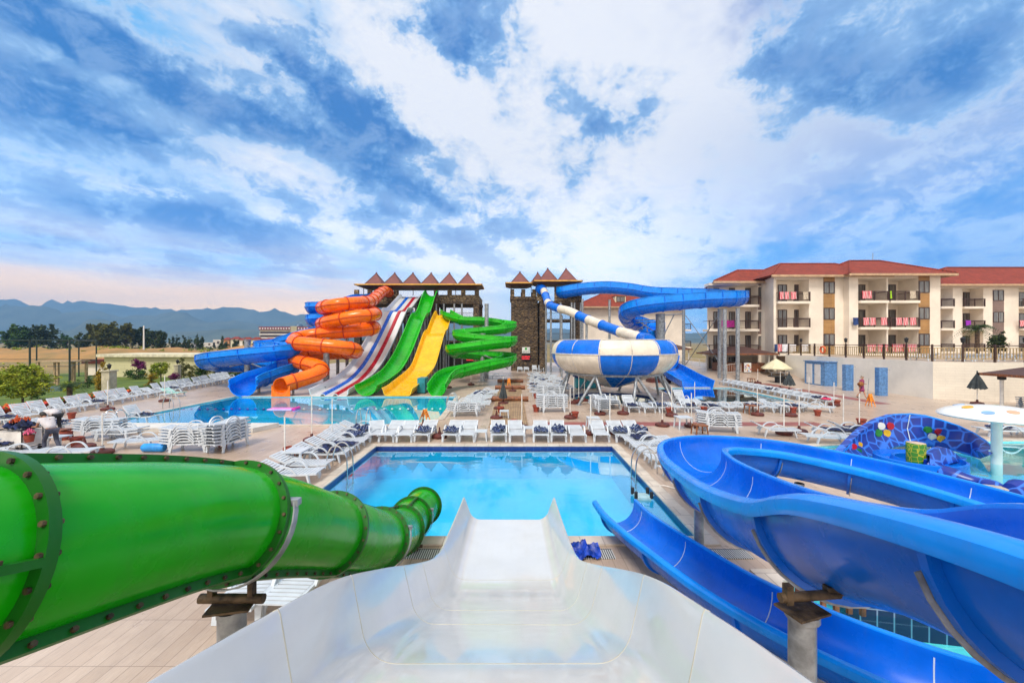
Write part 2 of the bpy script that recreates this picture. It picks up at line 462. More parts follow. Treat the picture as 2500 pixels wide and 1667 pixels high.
M_tile = pool_tile('cyan pool tile', (.004,.55,.84,1), (.003,.53,.82,1), (.02,.58,.84,1))
M_tile2 = pool_tile('pale turquoise pool tile', (.30,.80,.88,1), (.27,.76,.85,1), (.45,.86,.9,1))
M_tile3 = pool_tile('deep teal pool tile', (.003,.14,.27,1), (.004,.12,.25,1), (.03,.22,.34,1))
M_tile4 = pool_tile('light turquoise pool tile', (.03,.60,.80,1), (.025,.56,.77,1), (.2,.72,.85,1))
M_navytile = pool_tile('navy border tile', (.004,.03,.20,1), (.003,.026,.17,1), (.02,.07,.25,1))
def water_mat(name, tint, ripple, sc_, refl=1.9):
    m = bpy.data.materials.new(name); m.use_nodes = True; nt = m.node_tree; nt.nodes.clear()
    o = nd(nt, 'ShaderNodeOutputMaterial'); mx = nd(nt, 'ShaderNodeMixShader')
    tr = nd(nt, 'ShaderNodeBsdfTransparent'); gl = nd(nt, 'ShaderNodeBsdfGlossy'); fr = nd(nt, 'ShaderNodeFresnel')
    tr.inputs[0].default_value = tint; gl.inputs['Roughness'].default_value = .0; fr.inputs[0].default_value = 1.36
    gl.inputs[0].default_value = (.84,.96,1,1)
    t = tex(nt, 'ShaderNodeTexNoise', sc_, 'World', (1,1.6,1), Detail=4, Roughness=.5)
    t2 = tex(nt, 'ShaderNodeTexNoise', sc_*.22, 'World', Detail=2)
    h = S_(nt, t.outputs[0])*S_(nt, t2.outputs[0]).sm(.35,.7)
    bp = nd(nt, 'ShaderNodeBump'); bp.inputs['Strength'].default_value = ripple; bp.inputs['Distance'].default_value = .02
    nt.links.new(h.k, bp.inputs['Height'])
    nt.links.new(bp.outputs[0], gl.inputs['Normal']); nt.links.new(bp.outputs[0], fr.inputs['Normal'])
    nt.links.new((S_(nt, fr.outputs[0])*refl).mn(1.0).k, mx.inputs[0])
    nt.links.new(tr.outputs[0], mx.inputs[1]); nt.links.new(gl.outputs[0], mx.inputs[2]); nt.links.new(mx.outputs[0], o.inputs[0])
    return m
M_water = water_mat('clear pool water', (.62,1,1,1), .16, 2.2, 2.1)
M_water2 = water_mat('still pool water', (.70,1,1,1), .1, 1.6, 1.5)

g = MB()
g.sheet(DECK, 0, holes=[p for n, p in POOLS]); tag(g.build('deck', M_deck), kind='structure')
for nm, poly in POOLS:
    dep = .45 if nm in ('kids','stair') else 1.35
    til = {'far':M_tile4,'right':M_tile4,'kids':M_tile2,'stair':M_tile2,'bowl':M_tile3}.get(nm, M_tile)
    b = MB(); n = len(poly)
    b.add([(x,y,-dep) for x,y in poly], [tuple(range(n))]) if n < 6 else b.sheet(poly, -dep)
    top = -.24 if nm in ('near',) else -.12
    for i in range(n):
        a, c = poly[i], poly[(i+1)%n]
        b.add([(*a,-dep),(*c,-dep),(*c,top),(*a,top)], [(0,1,2,3)], 0)
        b.add([(*a,top),(*c,top),(*c,0),(*a,0)], [(0,1,2,3)], 1)
    tag(b.build('pool_basin', [til, M_navytile if nm in ('near','bowl') else til], smooth=0), kind='structure')
    wz = {'far':-.035,'right':-.035,'kids':-.05}.get(nm, -.1)
    tag(MB().sheet(poly, wz).build('water', M_water2 if nm == 'far' else M_water, smooth=0), kind='structure')
    MB_c = MB(); o1, o2 = grown(poly, .34), grown(poly, -.03)
    MB_c.prism(o1, .004, .045, holes=[o2])
    tag(MB_c.build('pool_coping', M_coping, smooth=0), kind='structure')

M_redpath = brick_mat('brick red path tile', (.30,.085,.07,1), (.25,.07,.06,1), (.2,.07,.06,1), 1, .4, .2, .01, .45, .1, var=.18)
tag(MB().sheet([(1.3,20.75),(16.5,20.75),(16.5,21.75),(1.5,21.75)], .004).build('path', M_redpath, smooth=0), kind='structure')
tag(MB().sheet([(25.7,28.0),(26.7,28.0),(26.9,58),(25.7,58)], .004).build('path', M_redpath, smooth=0), kind='structure')
M_board = brick_mat('worn boardwalk timber', (.36,.24,.13,1), (.30,.19,.10,1), (.10,.06,.035,1), 1, 1.5, .11, .012, .6, .4, (0,0,PI/2), var=.3, nscale=1.5)
tag(MB().prism([(-1.2,20.3),(.85,20.3),(.85,46),(-1.2,46)], .005, .05).build('boardwalk', M_board, smooth=0), kind='structure')
for y in (29.2, 36.5, 42.5):
    o = MB().cyl((-1.55,y,.2),(1.2,y,.2),.19,n=12).build('log_beam', M_wood)
    tag(o, {29.2:'thick brown log lying across the boardwalk beside the closed grey parasol',36.5:'middle log of three lying across the boardwalk, behind the orange warning board',42.5:'farthest log lying across the boardwalk in front of the stone tower'}[y], 'log', 'logs across the boardwalk')

# drain gratings along the near edge of the near pool
M_grate = brick_mat('white drain grating', (.62,.62,.6,1), (.55,.56,.55,1), (.03,.035,.04,1), 1, .045, 1.2, .012, .5, .3, var=.05)
for nt_ in [n for n in M_grate.node_tree.nodes if n.type == 'TEX_BRICK']: nt_.offset = 0
for x0, x1, lab in ((-3.0,-1.15,'white pool drain grating between the green tube and the white slide'),(1.15,2.1,'white pool drain grating between the white slide and the blue chute'),(2.75,4.9,'white pool drain grating right of the blue chute by the grey post')):
    tag(MB().box(x0,x1,8.05,8.42,.004,.022).build('drain_grating', M_grate, smooth=0), lab, 'grating', 'pool edge drain gratings')

# raised white kerb at the left corner of the far pool
tag(MB().prism([(-19.4,19.25),(-12.5,19.2),(-12.0,20.5),(-19.6,20.5)], .005, .22).build('raised_kerb', [mat('pale kerb render', (.66,.63,.58,1), .5, .08, 2)], smooth=0), kind='structure')

# open country
M_terrain = mat('dry grassland', (.33,.20,.07,1), .9, .3, .05, bump=.4, bscale=.6, col2=(.13,.13,.035,1), detail=9)
tag(MB().sheet([(-6400,-60),(6400,-60),(6400,3880),(-6400,3880)], -.03, holes=[grown(DECK[::-1], 0)[::-1] if 0 else DECK]).build('ground', M_terrain, smooth=0), kind='structure')
M_lawn = mat('mown lawn', (.12,.17,.014,1), .9, .3, .5, bump=.5, bscale=30, col2=(.05,.10,.01,1))
tag(MB().sheet([(-44,14),(-29.6,16),(-29.75,24),(-31.3,36),(-35,50),(-36.4,60),(-62,60),(-60,30)], -.02).build('lawn', M_lawn, smooth=0), kind='structure')

def field(x0,x1,y0,y1,nx,ny,h):
    m = MB(); vs = []
    for j in range(ny+1):
        for i in range(nx+1):
            x = x0+(x1-x0)*i/nx; y = y0+(y1-y0)*j/ny; vs.append((x,y,h(x,y)))
    fs = [(j*(nx+1)+i, j*(nx+1)+i+1, (j+1)*(nx+1)+i+1, (j+1)*(nx+1)+i) for j in range(ny) for i in range(nx)]
    return m.add(vs, fs)
def edge0(x,y,x0,x1,y0,y1): 
    f = min((x-x0)/(x1-x0),(x1-x)/(x1-x0),(y-y0)/(y1-y0),(y1-y)/(y1-y0)); return max(0,min(1,f*6))
def mh(x,y):
    e = edge0(x,y,-230,-40,85,150)
    return -.25+e*(1.0+2.2*max(0,noise.fractal(V((x*.045,y*.05,0)),1,2,4)+.35))
M_dry = mat('bare orange earth mounds', (.44,.22,.07,1), .95, .3, .12, bump=.5, bscale=2, col2=(.22,.15,.05,1), detail=9)
tag(field(-230,-40,85,150,95,34,mh).build('earth_mounds', M_dry, smooth=80), kind='structure')

# mountains: three ranges one behind the other
SKY = [(-2.2,70),(-1.7,85),(-1.286,103),(-1.17,92),(-1.08,101),(-1.0,90),(-.93,84),(-.86,76),(-.80,80),(-.72,83),(-.63,76),(-.52,66),(-.46,80),(-.38,110),(-.3,90),(-.2,60),(0,35),(.3,22),(.6,15),(1.2,30),(2.2,40)]
SK2 = [(-2.2,60),(-1.286,86),(-1.15,82),(-1.05,70),(-.95,64),(-.85,70),(-.75,50),(-.6,42),(-.45,60),(-.3,50),(0,20),(2.2,15)]
SK3 = [(-2.2,12),(-1.286,14),(-1.12,26),(-1.06,56),(-1.0,50),(-.92,22),(-.8,26),(-.65,30),(-.5,22),(-.3,15),(0,8),(2.2,4)]
def interp(T, a):
    for (a0,v0),(a1,v1) in zip(T, T[1:]):
        if a0 <= a <= a1:
            t = (a-a0)/(a1-a0); t = t*t*(3-2*t); return v0+(v1-v0)*t
    return T[0][1] if a < T[0][0] else T[-1][1]
M_mount = mat('scrub covered mountain', (.10,.12,.085,1), .95, .3, .008, col2=(.05,.07,.05,1), detail=9)
for T, D0, dp in ((SK3, 1500, 250), (SK2, 2300, 400), (SKY, 3250, 550)):
    m = MB(); nx, ny = 300, 16; vs = []
    for j in range(ny+1):
        for i in range(nx+1):
            a = -2.0+3.9*i/nx; f = j/ny; y = D0-dp+2*dp*f; x = a*y
            k = 1-abs(2*f-1); k = k**1.15
            hgt = (interp(T, a)*D0/F+H)*k
            hgt *= 1+.35*noise.fractal(V((x*.0032,y*.0032,D0)),1,2,5)*(1-k)*1.4+.16*noise.fractal(V((x*.006,0,D0)),.9,2.1,6)*(.4+.6*k)
            vs.append((x,y,hgt-1))
    m.add(vs, [(j*(nx+1)+i, j*(nx+1)+i+1, (j+1)*(nx+1)+i+1, (j+1)*(nx+1)+i) for j in range(ny) for i in range(nx)])
    tag(m.build('mountains', M_mount, smooth=80), kind='structure')

# the air
hz = bpy.data.materials.new('haze'); hz.use_nodes = True; hn = hz.node_tree; hn.nodes.clear()
pv = nd(hn, 'ShaderNodeVolumePrincipled'); pv.inputs['Density'].default_value = HAZE
pv.inputs['Color'].default_value = (.24,.54,1,1); pv.inputs['Anisotropy'].default_value = .0
ho = nd(hn, 'ShaderNodeOutputMaterial'); hn.links.new(pv.outputs[0], ho.inputs['Volume'])
if HAZE: tag(MB().box(-6500,6500,-80,3900,-3,430).build('haze', hz, smooth=0), kind='stuff')
# ================================================================ water slides
def ribs(path, idx, poly, d0, d1, ln, name, mt, parent, seam=None, scales=None):
    """a raised joint rib on the outside of a flume (and a filled seam inside) at each listed path index"""
    for i in idx:
        i = max(1, min(len(path)-2, i)); t = (path[i+1]-path[i-1]).normalized()
        s = [scales[i]]*2 if scales else None
        r = MB().sweep([path[i]-t*ln/2, path[i]+t*ln/2], band(poly, d0, d1), scales=s).build(name, mt, parent)
        if seam:
            MB().sweep([path[i]-t*.007, path[i]+t*.007], band(poly, -.0035, .001), scales=s).build('joint_seam', seam, parent)
def at_len(path, step, first=0.0):
    out = []; acc = -first; nxt = 0.0
    for i in range(1, len(path)):
        acc += (path[i]-path[i-1]).length
        if acc >= nxt: out.append(i); nxt += step
    return out
def circ(r, n=28): return [(r*math.cos(2*PI*i/n), r*math.sin(2*PI*i/n)) for i in range(n)]
def tube_shell(path, r, th=.02, n=28):
    m = MB(); m.sweep(path, circ(r, n), caps=False)
    m.sweep(path[::-1], circ(r-th, n), caps=False)
    for e in (0, -1):
        t = (path[1]-path[0]) if e == 0 else (path[-1]-path[-2]); t.normalize()
        p = path[e]; S = t.cross(V((0,0,1))).normalized(); N = S.cross(t)
        a = [p+S*x+N*y for x, y in circ(r, n)]; b = [p+S*x+N*y for x, y in circ(r-th, n)]
        m.add(a+b, [(i, (i+1)%n, n+(i+1)%n, n+i) if e == 0 else (i, n+i, n+(i+1)%n, (i+1)%n) for i in range(n)])
    return m
def ring_flange(p, t, r, w, ln, n=28, bolts=0, m=None):
    m = m or MB(); t = t.normalized()
    S = t.cross(V((0,0,1))).normalized(); N = S.cross(t)
    prof = [(r-.004,-ln/2),(r+w,-ln/2),(r+w,ln/2),(r-.004,ln/2)]
    vs = []; fs = []
    for i in range(n):
        q = 2*PI*i/n
        for (a, b) in prof: vs.append(p+(S*math.cos(q)+N*math.sin(q))*a+t*b)
    for i in range(n):
        for j in range(4):
            a, b = i*4+j, i*4+(j+1)%4; c, d = ((i+1)%n)*4+j, ((i+1)%n)*4+(j+1)%4
            fs.append((a, b, d, c))
    m.add(vs, fs, 0)
    for i in range(bolts):
        q = 2*PI*(i+.5)/bolts; c = p+(S*math.cos(q)+N*math.sin(q))*(r+w*.62)
        m.cyl(c-t*(ln/2+.014), c+t*(ln/2+.014), .013, n=6, m=1)
    return m
def post(parent, x, y, z1, r=.13, z0=0, foot=True, name='support_post', mt=None):
    m = MB().cyl((x,y,z0),(x,y,z1), r, n=16)
    if foot: m.cyl((x,y,z0),(x,y,z0+.03), r*2.0, n=16); m.cyl((x,y,z1-.05),(x,y,z1), r*1.25, n=16)
    return m.build(name, mt or M_galv, parent)

# ---------------------------------------------------------------- foreground: wide white slide
t = thing('wide_slide', 'broad glossy white slide falling straight from the viewer into the near pool', 'water slide', (0,6,0))
wp = spline([(-.09,-1.4,3.42),(-.095,-.4,3.34),(-.1,.5,3.05),(-.1,1.29,2.79),(-.1,1.7,2.65),(-.1,2.4,2.39),(-.1,3.25,1.97),(-.095,4.13,1.51),(-.09,5.1,1.02),(-.085,5.7,.76),(-.08,6.3,.59),(-.08,7.2,.47),(-.075,8.3,.36),(-.07,9.2,.29)], 8)
wpoly = flat_trough(.92, .5, .10, .26, .05)
MB().sweep(wp, band(wpoly, 0, .03)).build('flume', M_white, t)
for y in (1.75, 2.62, 3.9, 4.75, 6.4):
    i = min(range(len(wp)), key=lambda k: abs(wp[k].y-y)); tt = (wp[i+1]-wp[i-1]).normalized()
    MB().sweep([wp[i]-tt*.004, wp[i]+tt*.004], band(wpoly, -.002, .001)).build('joint_seam', M_caulk2, t)
    MB().sweep([wp[i]-tt*.03, wp[i]+tt*.03], band(wpoly[5:-5], .031, .09)).build('flange', M_white, t)
for y, z in ((2.6,2.15),(4.7,1.05),(7.0,.38)):
    m = MB()
    for x in (-.6,.6): m.cyl((x,y,0),(x,y,z),.06,n=12)
    m.box(-.85,.85,y-.05,y+.05,z,z+.09); m.build('support_frame', M_galv, t)

# ---------------------------------------------------------------- foreground: green tube slide
t = thing('tube_slide', 'bright green closed tube slide with bolted dark flanges beside the white slide', 'water slide', (-2,5,0))
gp = spline([(-2.75,-1.0,3.98),(-2.5,.3,3.84),(-2.25,1.62,3.50),(-2.11,3.0,3.05),(-2.01,4.37,2.3),(-1.93,5.75,1.55),(-2.02,7.2,.98),(-2.12,8.35,.7),(-2.08,9.45,.52)], 10)
RG = .385
tube_shell(gp, RG, .025, 40).build('tube', M_green, t)
def near_i(path, y): return min(range(1, len(path)-1), key=lambda k: abs(path[k].y-y))
GF = [.45,1.66,3.0,4.37,5.75,7.25,8.35,9.38]
for y in GF:
    i = near_i(gp, y); tt = gp[i+1]-gp[i-1]
    ring_flange(gp[i], tt, RG, .055, .045, 48, 22).build('flange', [M_greenrim, M_rust], t)
def long_flange(path, i0, i1, ang, r, w, th, bolt_step, parent, mt):
    m = MB(); pp = path[i0:i1+1]; vs = []; fs = []; L = len(pp)
    acc = 0
    for k, p in enumerate(pp):
        tt = (pp[min(k+1, L-1)]-pp[max(k-1, 0)]).normalized(); S = tt.cross(V((0,0,1))).normalized(); N = S.cross(tt)
        a = ang; d = S*math.cos(a)+N*math.sin(a); e = d.cross(tt).normalized()*th/2
        vs += [p+d*(r-.005)-e, p+d*(r+w)-e, p+d*(r+w)+e, p+d*(r-.005)+e]
        if k and k < L-1:
            acc += (p-pp[k-1]).length
            if acc > bolt_step:
                acc = 0; c = p+d*(r+w*.6); m.cyl(c-e*1.9, c+e*1.9, .014, n=6, m=1)
    for k in range(L-1):
        for j in range(4): fs.append((k*4+j, k*4+(j+1)%4, k*4+4+(j+1)%4, k*4+4+j))
    fs += [(0,3,2,1), tuple(range(L*4-4, L*4))]
    return m.add(vs, fs, 0).build('lengthwise_flange', mt, parent)
angs = [rad(14), rad(-48), rad(12), rad(70), rad(20), rad(60), rad(75)]
# start further up with the seam towards the viewer, then turned so both halves meet at top and bottom
i_ = [near_i(gp, y) for y in [-.9]+GF]
for k, (a, a2) in enumerate([(5,185),(5,185),(-52,106),(-66,110),(-75,105),(-80,100),(75,255)]):
    for q in (a, a2): long_flange(gp, i_[k], i_[k+1], rad(q), RG, .055, .035, .12, t, [M_greenrim, M_rust])
for y, ln in ((3.0,0),(5.75,0),(8.35,0)):
    i = near_i(gp, y); p = gp[i]; tt = (gp[i+1]-gp[i-1]).normalized(); S = tt.cross(V((0,0,1))).normalized(); N = S.cross(tt)
    # galvanised saddle strip round the lower right of the flange
    m = MB(); vs = []; n = 14
    for k in range(n+1):
        q = rad(20)-rad(130)*k/n; d = S*math.cos(q)+N*math.sin(q)
        for a, b in ((.067,.03),(.067,.085),(.078,.085),(.078,.03)): vs.append(p+d*(RG+a)+tt*b)
    m.add(vs, [(k*4+j, k*4+(j+1)%4, k*4+4+(j+1)%4, k*4+4+j) for k in range(n) for j in range(4)]+[(3,2,1,0), tuple(range(n*4, n*4+4))])
    d = S*math.cos(rad(20))+N*math.sin(rad(20)); m.rbox(p+d*(RG+.05)+tt*.06, .1, .06, .05)
    m.build('saddle_strap', M_galv, t)
    zb = p.z-RG-.06
    m = MB()
    for s in (-.15,.15): m.rbox((p.x+s, p.y, zb-.02), .04, .05, .26)
    m.cyl((p.x-.24,p.y,zb-.14),(p.x+.24,p.y,zb-.14), .035, n=10); m.rbox((p.x,p.y,zb-.19), .3, .2, .016, .2)
    m.build('saddle_bracket', M_rust, t)
    if zb > .3:
        m = MB().cyl((p.x,p.y,0),(p.x,p.y,zb-.21), .095, n=20); m.cyl((p.x,p.y,zb-.25),(p.x,p.y,zb-.21), .1, n=20); m.cyl((p.x,p.y,0),(p.x,p.y,.02),.2,n=16)
        m.build('support_post', M_galv, t)

# ---------------------------------------------------------------- foreground: blue open spiral slide
t = thing('spiral_slide', 'royal blue open flume curling round on the right and running back into the near pool', 'water slide', (4,6,0))
bl = [(2.45,-.6,3.78),(2.52,.5,3.72),(2.62,1.5,3.61),(2.72,2.5,3.36),(2.87,3.4,2.96),(3.12,4.9,2.56),(3.45,6.6,2.26),(3.8,8.2,2.06),(4.35,9.5,1.95),(5.4,10.15,1.86),(6.9,10.0,1.75),(8.4,8.8,1.58),(9.35,7.1,1.4),(9.3,5.2,1.25),(8.2,3.75,1.1),(6.7,3.3,1.0),(5.2,3.68,.93),(4.1,4.55,.9),(3.3,5.7,.86),(2.78,7.2,.8),(2.5,8.5,.71),(2.43,9.35,.68)]
bpth = [p-V((0,0,.72)) for p in spline(bl, 8)]
bpoly = trough(.6, .72, .085, 16)
bpoly = [(-.735,.57),(-.745,.62),(-.735,.685),(-.70,.715),(-.64,.725)]+bpoly[2:-2]+[(.64,.725),(.70,.715),(.735,.685),(.745,.62),(.735,.57)]
sc_b = [1.0 if k < 14*8 else max(.74, 1-(k-14*8)/(3*8)*.26) for k in range(len(bpth))]
# keep the lip at its height where the flume narrows
bpth = [p+V((0,0,.72*(1-s))) for p, s in zip(bpth, sc_b)]
m = MB(); NB = len(band(bpoly,0,.03))//2
m.sweep(bpth, band(bpoly, 0, .025), scales=sc_b, mf=lambda i, j: 1 if (j < 6 or j > 2*NB-8 or NB-8 < j < NB+6) else 0)
m.build('flume', [M_blue, M_bluerim], t)
ii = at_len(bpth, 1.75, .5)
ribs(bpth, ii, bpoly[7:-7], .026, .085, .05, 'flange', M_blue, t, M_caulk, sc_b)
for k in ii[1:9]:
    p = bpth[k]; tt = (bpth[k+1]-bpth[k-1]).normalized()
    MB().sweep([p+tt*.03, p+tt*.042], band(bpoly[8:-8], .05, .11)).build('saddle_strap', M_galv, t)
for x, y, z, r in ((2.2,3.02,2.36,.092),(3.5,7.45,1.32,.085),(7.0,9.7,.95,.085),(9.2,5.6,.5,.085),(5.6,3.7,.3,.085)):
    post(t, x, y, z, r)
m = MB(); m.rbox((2.2,3.02,2.37),.3,.22,.016,.3); m.cyl((2.02,3.0,2.47),(2.5,3.05,2.47),.035,n=10); m.rbox((2.08,3.0,2.5),.05,.06,.14); m.rbox((2.55,3.05,2.5),.3,.06,.06)
m.build('saddle_bracket', M_rust, t)

# ================================================================ far slides of the left tower
def open_slide(name, label, px0, pts, poly, mt, nper=6, rim=None, rib=2.6, posts=(), cat='water slide', th=.04, scales=None, ribw=.06, side=None):
    path = spline(pts, nper); base = path[-1].copy(); base.z = 0
    t = thing(name, label, cat, base)
    B = band(poly, 0, th); n = len(B)//2
    MB().sweep(path, B, scales=scales, mf=(lambda i, j: 1 if (j < 4 or j > 2*n-6 or n-6 < j < n+4) else 0) if rim else None).build('flume', [mt, rim] if rim else mt, t)
    if rib: ribs(path, at_len(path, rib, 1.0), poly[5:-5] if len(poly) == 28 else poly[3:-3], th, th+ribw, .09, 'joint_rib', mt, t, None, scales)
    if side:
        sr, sh = side
        for s in (-1, 1):
            q = [(s*(sr+th-.005),sh-.035),(s*(sr+th+.075),sh-.035),(s*(sr+th+.075),sh+.035),(s*(sr+th-.005),sh+.035)]
            MB().sweep(path, q if s > 0 else q[::-1]).build('side_flange', rim or mt, t)
    for x, y, z, r in posts: post(t, x, y, z, r)
    return t, path

# white slide of three lanes with a blue and a red divider
t = thing('lane_slide', 'steep white racing slide of three lanes divided by a blue and a red stripe', 'water slide', (-14.6,32,0))
lp = spline([(-14.6,58.4,10.75),(-14.6,57.2,10.6),(-14.6,54.8,9.6),(-14.6,51.9,8.4),(-14.6,50.6,8.16),(-14.6,49.6,7.95),(-14.6,46.8,6.0),(-14.6,43.8,3.95),(-14.6,40.6,2.1),(-14.6,37.6,.98),(-14.6,35,.5),(-14.6,31.75,.1)], 6)
def lane_poly():
    p = [(-1.62,.5),(-1.58,.54),(-1.52,.5),(-1.46,.1),(-1.38,.01)]
    for c in (-.5,.5):
        p += [(c-.22,0),(c-.17,.05),(c-.13,.13),(c+.13,.13),(c+.17,.05),(c+.22,0)]
    return p+[(-x,y) for x,y in p[:5][::-1]]
LP = lane_poly(); B = band(LP, 0, .06); nL = len(LP)
def lmf(i, j):
    if 5 <= j <= 9: return 2
    if 11 <= j <= 15: return 1
    return 0
MB().sweep(lp, B, mf=lmf).build('flume', [M_white, gel('lane blue', (.006,.12,.60,1)), M_red], t)
for y, z in ((56,9.6),(53.5,8.6),(51,7.7),(48.5,6.6),(46,4.9),(43.5,3.3),(41,1.9),(38.5,.9)):
    m = MB()
    for x in (-15.7,-13.5): m.cyl((x,y,0),(x,y,z),.11,n=10)
    m.box(-16.0,-13.2,y-.08,y+.08,z,z+.16); m.build('support_frame', M_galv, t)

t, path = open_slide('wave_slide', 'green open slide with a hump between the white racing slide and the yellow slide', 0,
  [(-11.6,58,11.0),(-11.6,57,10.8),(-11.6,55.4,9.8),(-11.6,53.2,8.1),(-11.6,51.6,7.35),(-11.6,50.2,7.15),(-11.6,48.8,6.5),(-11.6,46,4.6),(-11.6,42.5,2.5),(-11.6,39,1.05),(-11.6,36,.5),(-11.6,33.4,.22),(-11.6,31.6,.12)], trough(.84,.85,.1,12), M_green, 6, rib=3, rim=M_greenlip)
for y, z in ((55,9.3),(53,7.8),(51,7.0),(49,6.3),(47,4.9),(45,3.7),(43,2.5),(40.5,1.4)):
    m = MB()
    for x in (-11.95,-11.25): m.cyl((x,y,0),(x,y,z),.1,n=10)
    m.box(-12.1,-11.1,y-.07,y+.07,z-.04,z+.1)
    m.build('support_frame', M_galv, t)
t, path = open_slide('broad_slide', 'plain yellow broad slide with a hump ending at the far pool', 0,
  [(-9.1,54.4,7.95),(-9.1,53.4,7.85),(-9.1,51,6.7),(-9.1,48.9,5.45),(-9.1,47.8,5.2),(-9.1,46.6,4.85),(-9.1,44,3.2),(-9.1,41.3,1.6),(-9.1,38.8,.95),(-9.1,35.5,.5),(-9.1,33.2,.2),(-9.1,31.6,.12)], flat_trough(1.05,.62,.12,.22,.08), M_yellow, 6, rib=3, rim=M_yellowlip)
for y, z in ((52,7.0),(50,5.8),(48,5.0),(46,4.2),(44,2.9),(42,1.8)):
    m = MB()
    for x in (-9.9,-8.3): m.cyl((x,y,0),(x,y,z),.1,n=10)
    m.box(-10.1,-8.1,y-.07,y+.07,z-.04,z+.1)
    m.build('support_frame', M_galv, t)

# green serpentine on one thick post
t, path = open_slide('serpentine_slide', 'dark green open flume winding back and forth round a grey post', 0,
  [W(1086,774.0,53),W(1100,783.0,51),W(1130,793.0,50),W(1178,795.0,50),W(1228,801.0,49.6),W(1247,808.0,48.2),W(1225,815.0,46.8),W(1170,821.0,46.6),W(1130,825.0,46.2),W(1121,831.0,45),W(1140,836.0,44.2),W(1178,840.0,43.8),W(1225,844.0,43.2),W(1247,845.0,42),W(1232,849.0,40.6),W(1178,856.0,40.1),W(1118,865.0,40.3),W(1104,869.0,42),W(1125,875.0,44),W(1180,879.0,44.6),W(1228,883.0,43.6),W(1245,889.0,42),W(1228,897.4,40.2),W(1190,905.9,39.2),W(1140,917.3,38),W(1105,925.7,36.6),W(1086,937.1,35.2),W(1075,951.6,33.6),W(1066,967.5,31.9)], trough(.66,1.05,.09,12), M_green, 5, rib=2.9, rim=M_greenlip, side=(.66,.62), posts=((-3.25,44.2,5.3,.27),(-3.05,47.8,8.9,.24)))
t2 = t
m = MB()
for u0,v0,D0,u1,v1,D1 in ((1177,822,44.2,1140,812,45.6),(1177,822,44.2,1225,840,41.5),(1177,812,47,1215,801,47.5),(1177,862,44.2,1240,900,41.4),(1177,866,44.2,1120,869,43.8),(1177,866,44.2,1228,884,40.8)):
    MB().cyl(W(u0,v0,D0), W(u1,v1,D1), .06, n=6).build('brace', M_galv, t2)

# orange tube spiral
t = thing('tube_spiral', 'orange closed tube spiral piled in loops beside the white racing slide', 'water slide', (-18.6,32,0))
op = spline([W(952,716,58),W(940,710,55),W(928,716,51),W(906,735,44),W(875,739,40),W(831,743,38.3),W(800,748,39),W(788,752,41.5),W(806,757,44),W(855,757,45),W(900,761,44),W(916,766,41),W(900,770,38.6),W(870,773,38),W(831,780,38),W(800,787,38.8),W(787,791,41.3),W(806,795,44),W(855,795,45),W(905,798,43.5),W(912,802,41),W(890,806,40),W(860,809,39.5),W(819,812,39.2),W(770,817,39.2),W(736,823,38.6),W(718,832,37.2),W(730,838,36),W(772,842,35.8),W(831,848,36),W(868,854,37.5),W(860,860,40),W(810,863,41.2),W(760,866,40.2),W(728,872,38.6),W(724,880,37),W(740,886,35.9),W(768,892,35.2),W(784,901,34.6),W(774,912,33.9),W(748,922,33.2),W(718,931,32.5),W(692,939,32.0),W(686,941,31.7)], 6)
RO = .63
tube_shell(op, RO, .05, 24).build('tube', M_orange, t)
for i in at_len(op, 2.4, .6):
    i = min(max(1, i), len(op)-2); ring_flange(op[i], op[i+1]-op[i-1], RO, .07, .09, 24).build('flange', M_orangerim, t)
for a in (0, PI): 
    m = MB(); pp = op; vs = []; L = len(pp)
    for k, p in enumerate(pp):
        tt = (pp[min(k+1,L-1)]-pp[max(k-1,0)]).normalized(); Sx = tt.cross(V((0,0,1))).normalized()*(1 if a == 0 else -1)
        vs += [p+Sx*(RO-.01)+V((0,0,-.03)), p+Sx*(RO+.08)+V((0,0,-.03)), p+Sx*(RO+.08)+V((0,0,.03)), p+Sx*(RO-.01)+V((0,0,.03))]
    m.add(vs, [(k*4+j, k*4+(j+1)%4, k*4+4+(j+1)%4, k*4+4+j) for k in range(L-1) for j in range(4)]); m.build('lengthwise_flange', M_orangerim, t)
# square skirt round the exit mouth
e = op[-1]; m = MB(); n = 20
ang = [PI+PI*i/n for i in range(n+1)]
outer = [(e.x-.92,.55+e.z*0)]; 
vs = []; fs = []
for k in range(n+1):
    q = PI+PI*k/n; ix, iz = e.x+(RO+.01)*math.cos(q), e.z+(RO+.01)*math.sin(q)
    ox = e.x+max(-.74, min(.74, 1.5*math.cos(q))); oz = e.z+max(-e.z+.01, 1.5*math.sin(q)) if abs(math.sin(q)) > .02 else e.z
    for yy in (e.y+.02, e.y-.05): vs += [(ix,yy,iz),(ox,yy,oz)]
for k in range(n):
    a = k*4; b = a+4; fs += [(a,a+1,b+1,b),(a+2,b+2,b+3,a+3),(a+1,a+3,b+3,b+1),(a,b,b+2,a+2)]
m.add(vs, fs).build('mouth_skirt', M_orange, t)
for u, v, D in ((793,925,34.2),(716,942,32.6)):
    p = W(u,v,D); post(t, p.x, p.y, .5, .09)
post(t, W(797,900,38).x, 38.0, 4.75, .27)
for x, y, z in ((-17.4,42,8.2),(-18.6,42.5,4.5)): post(t, x, y, z, .16)

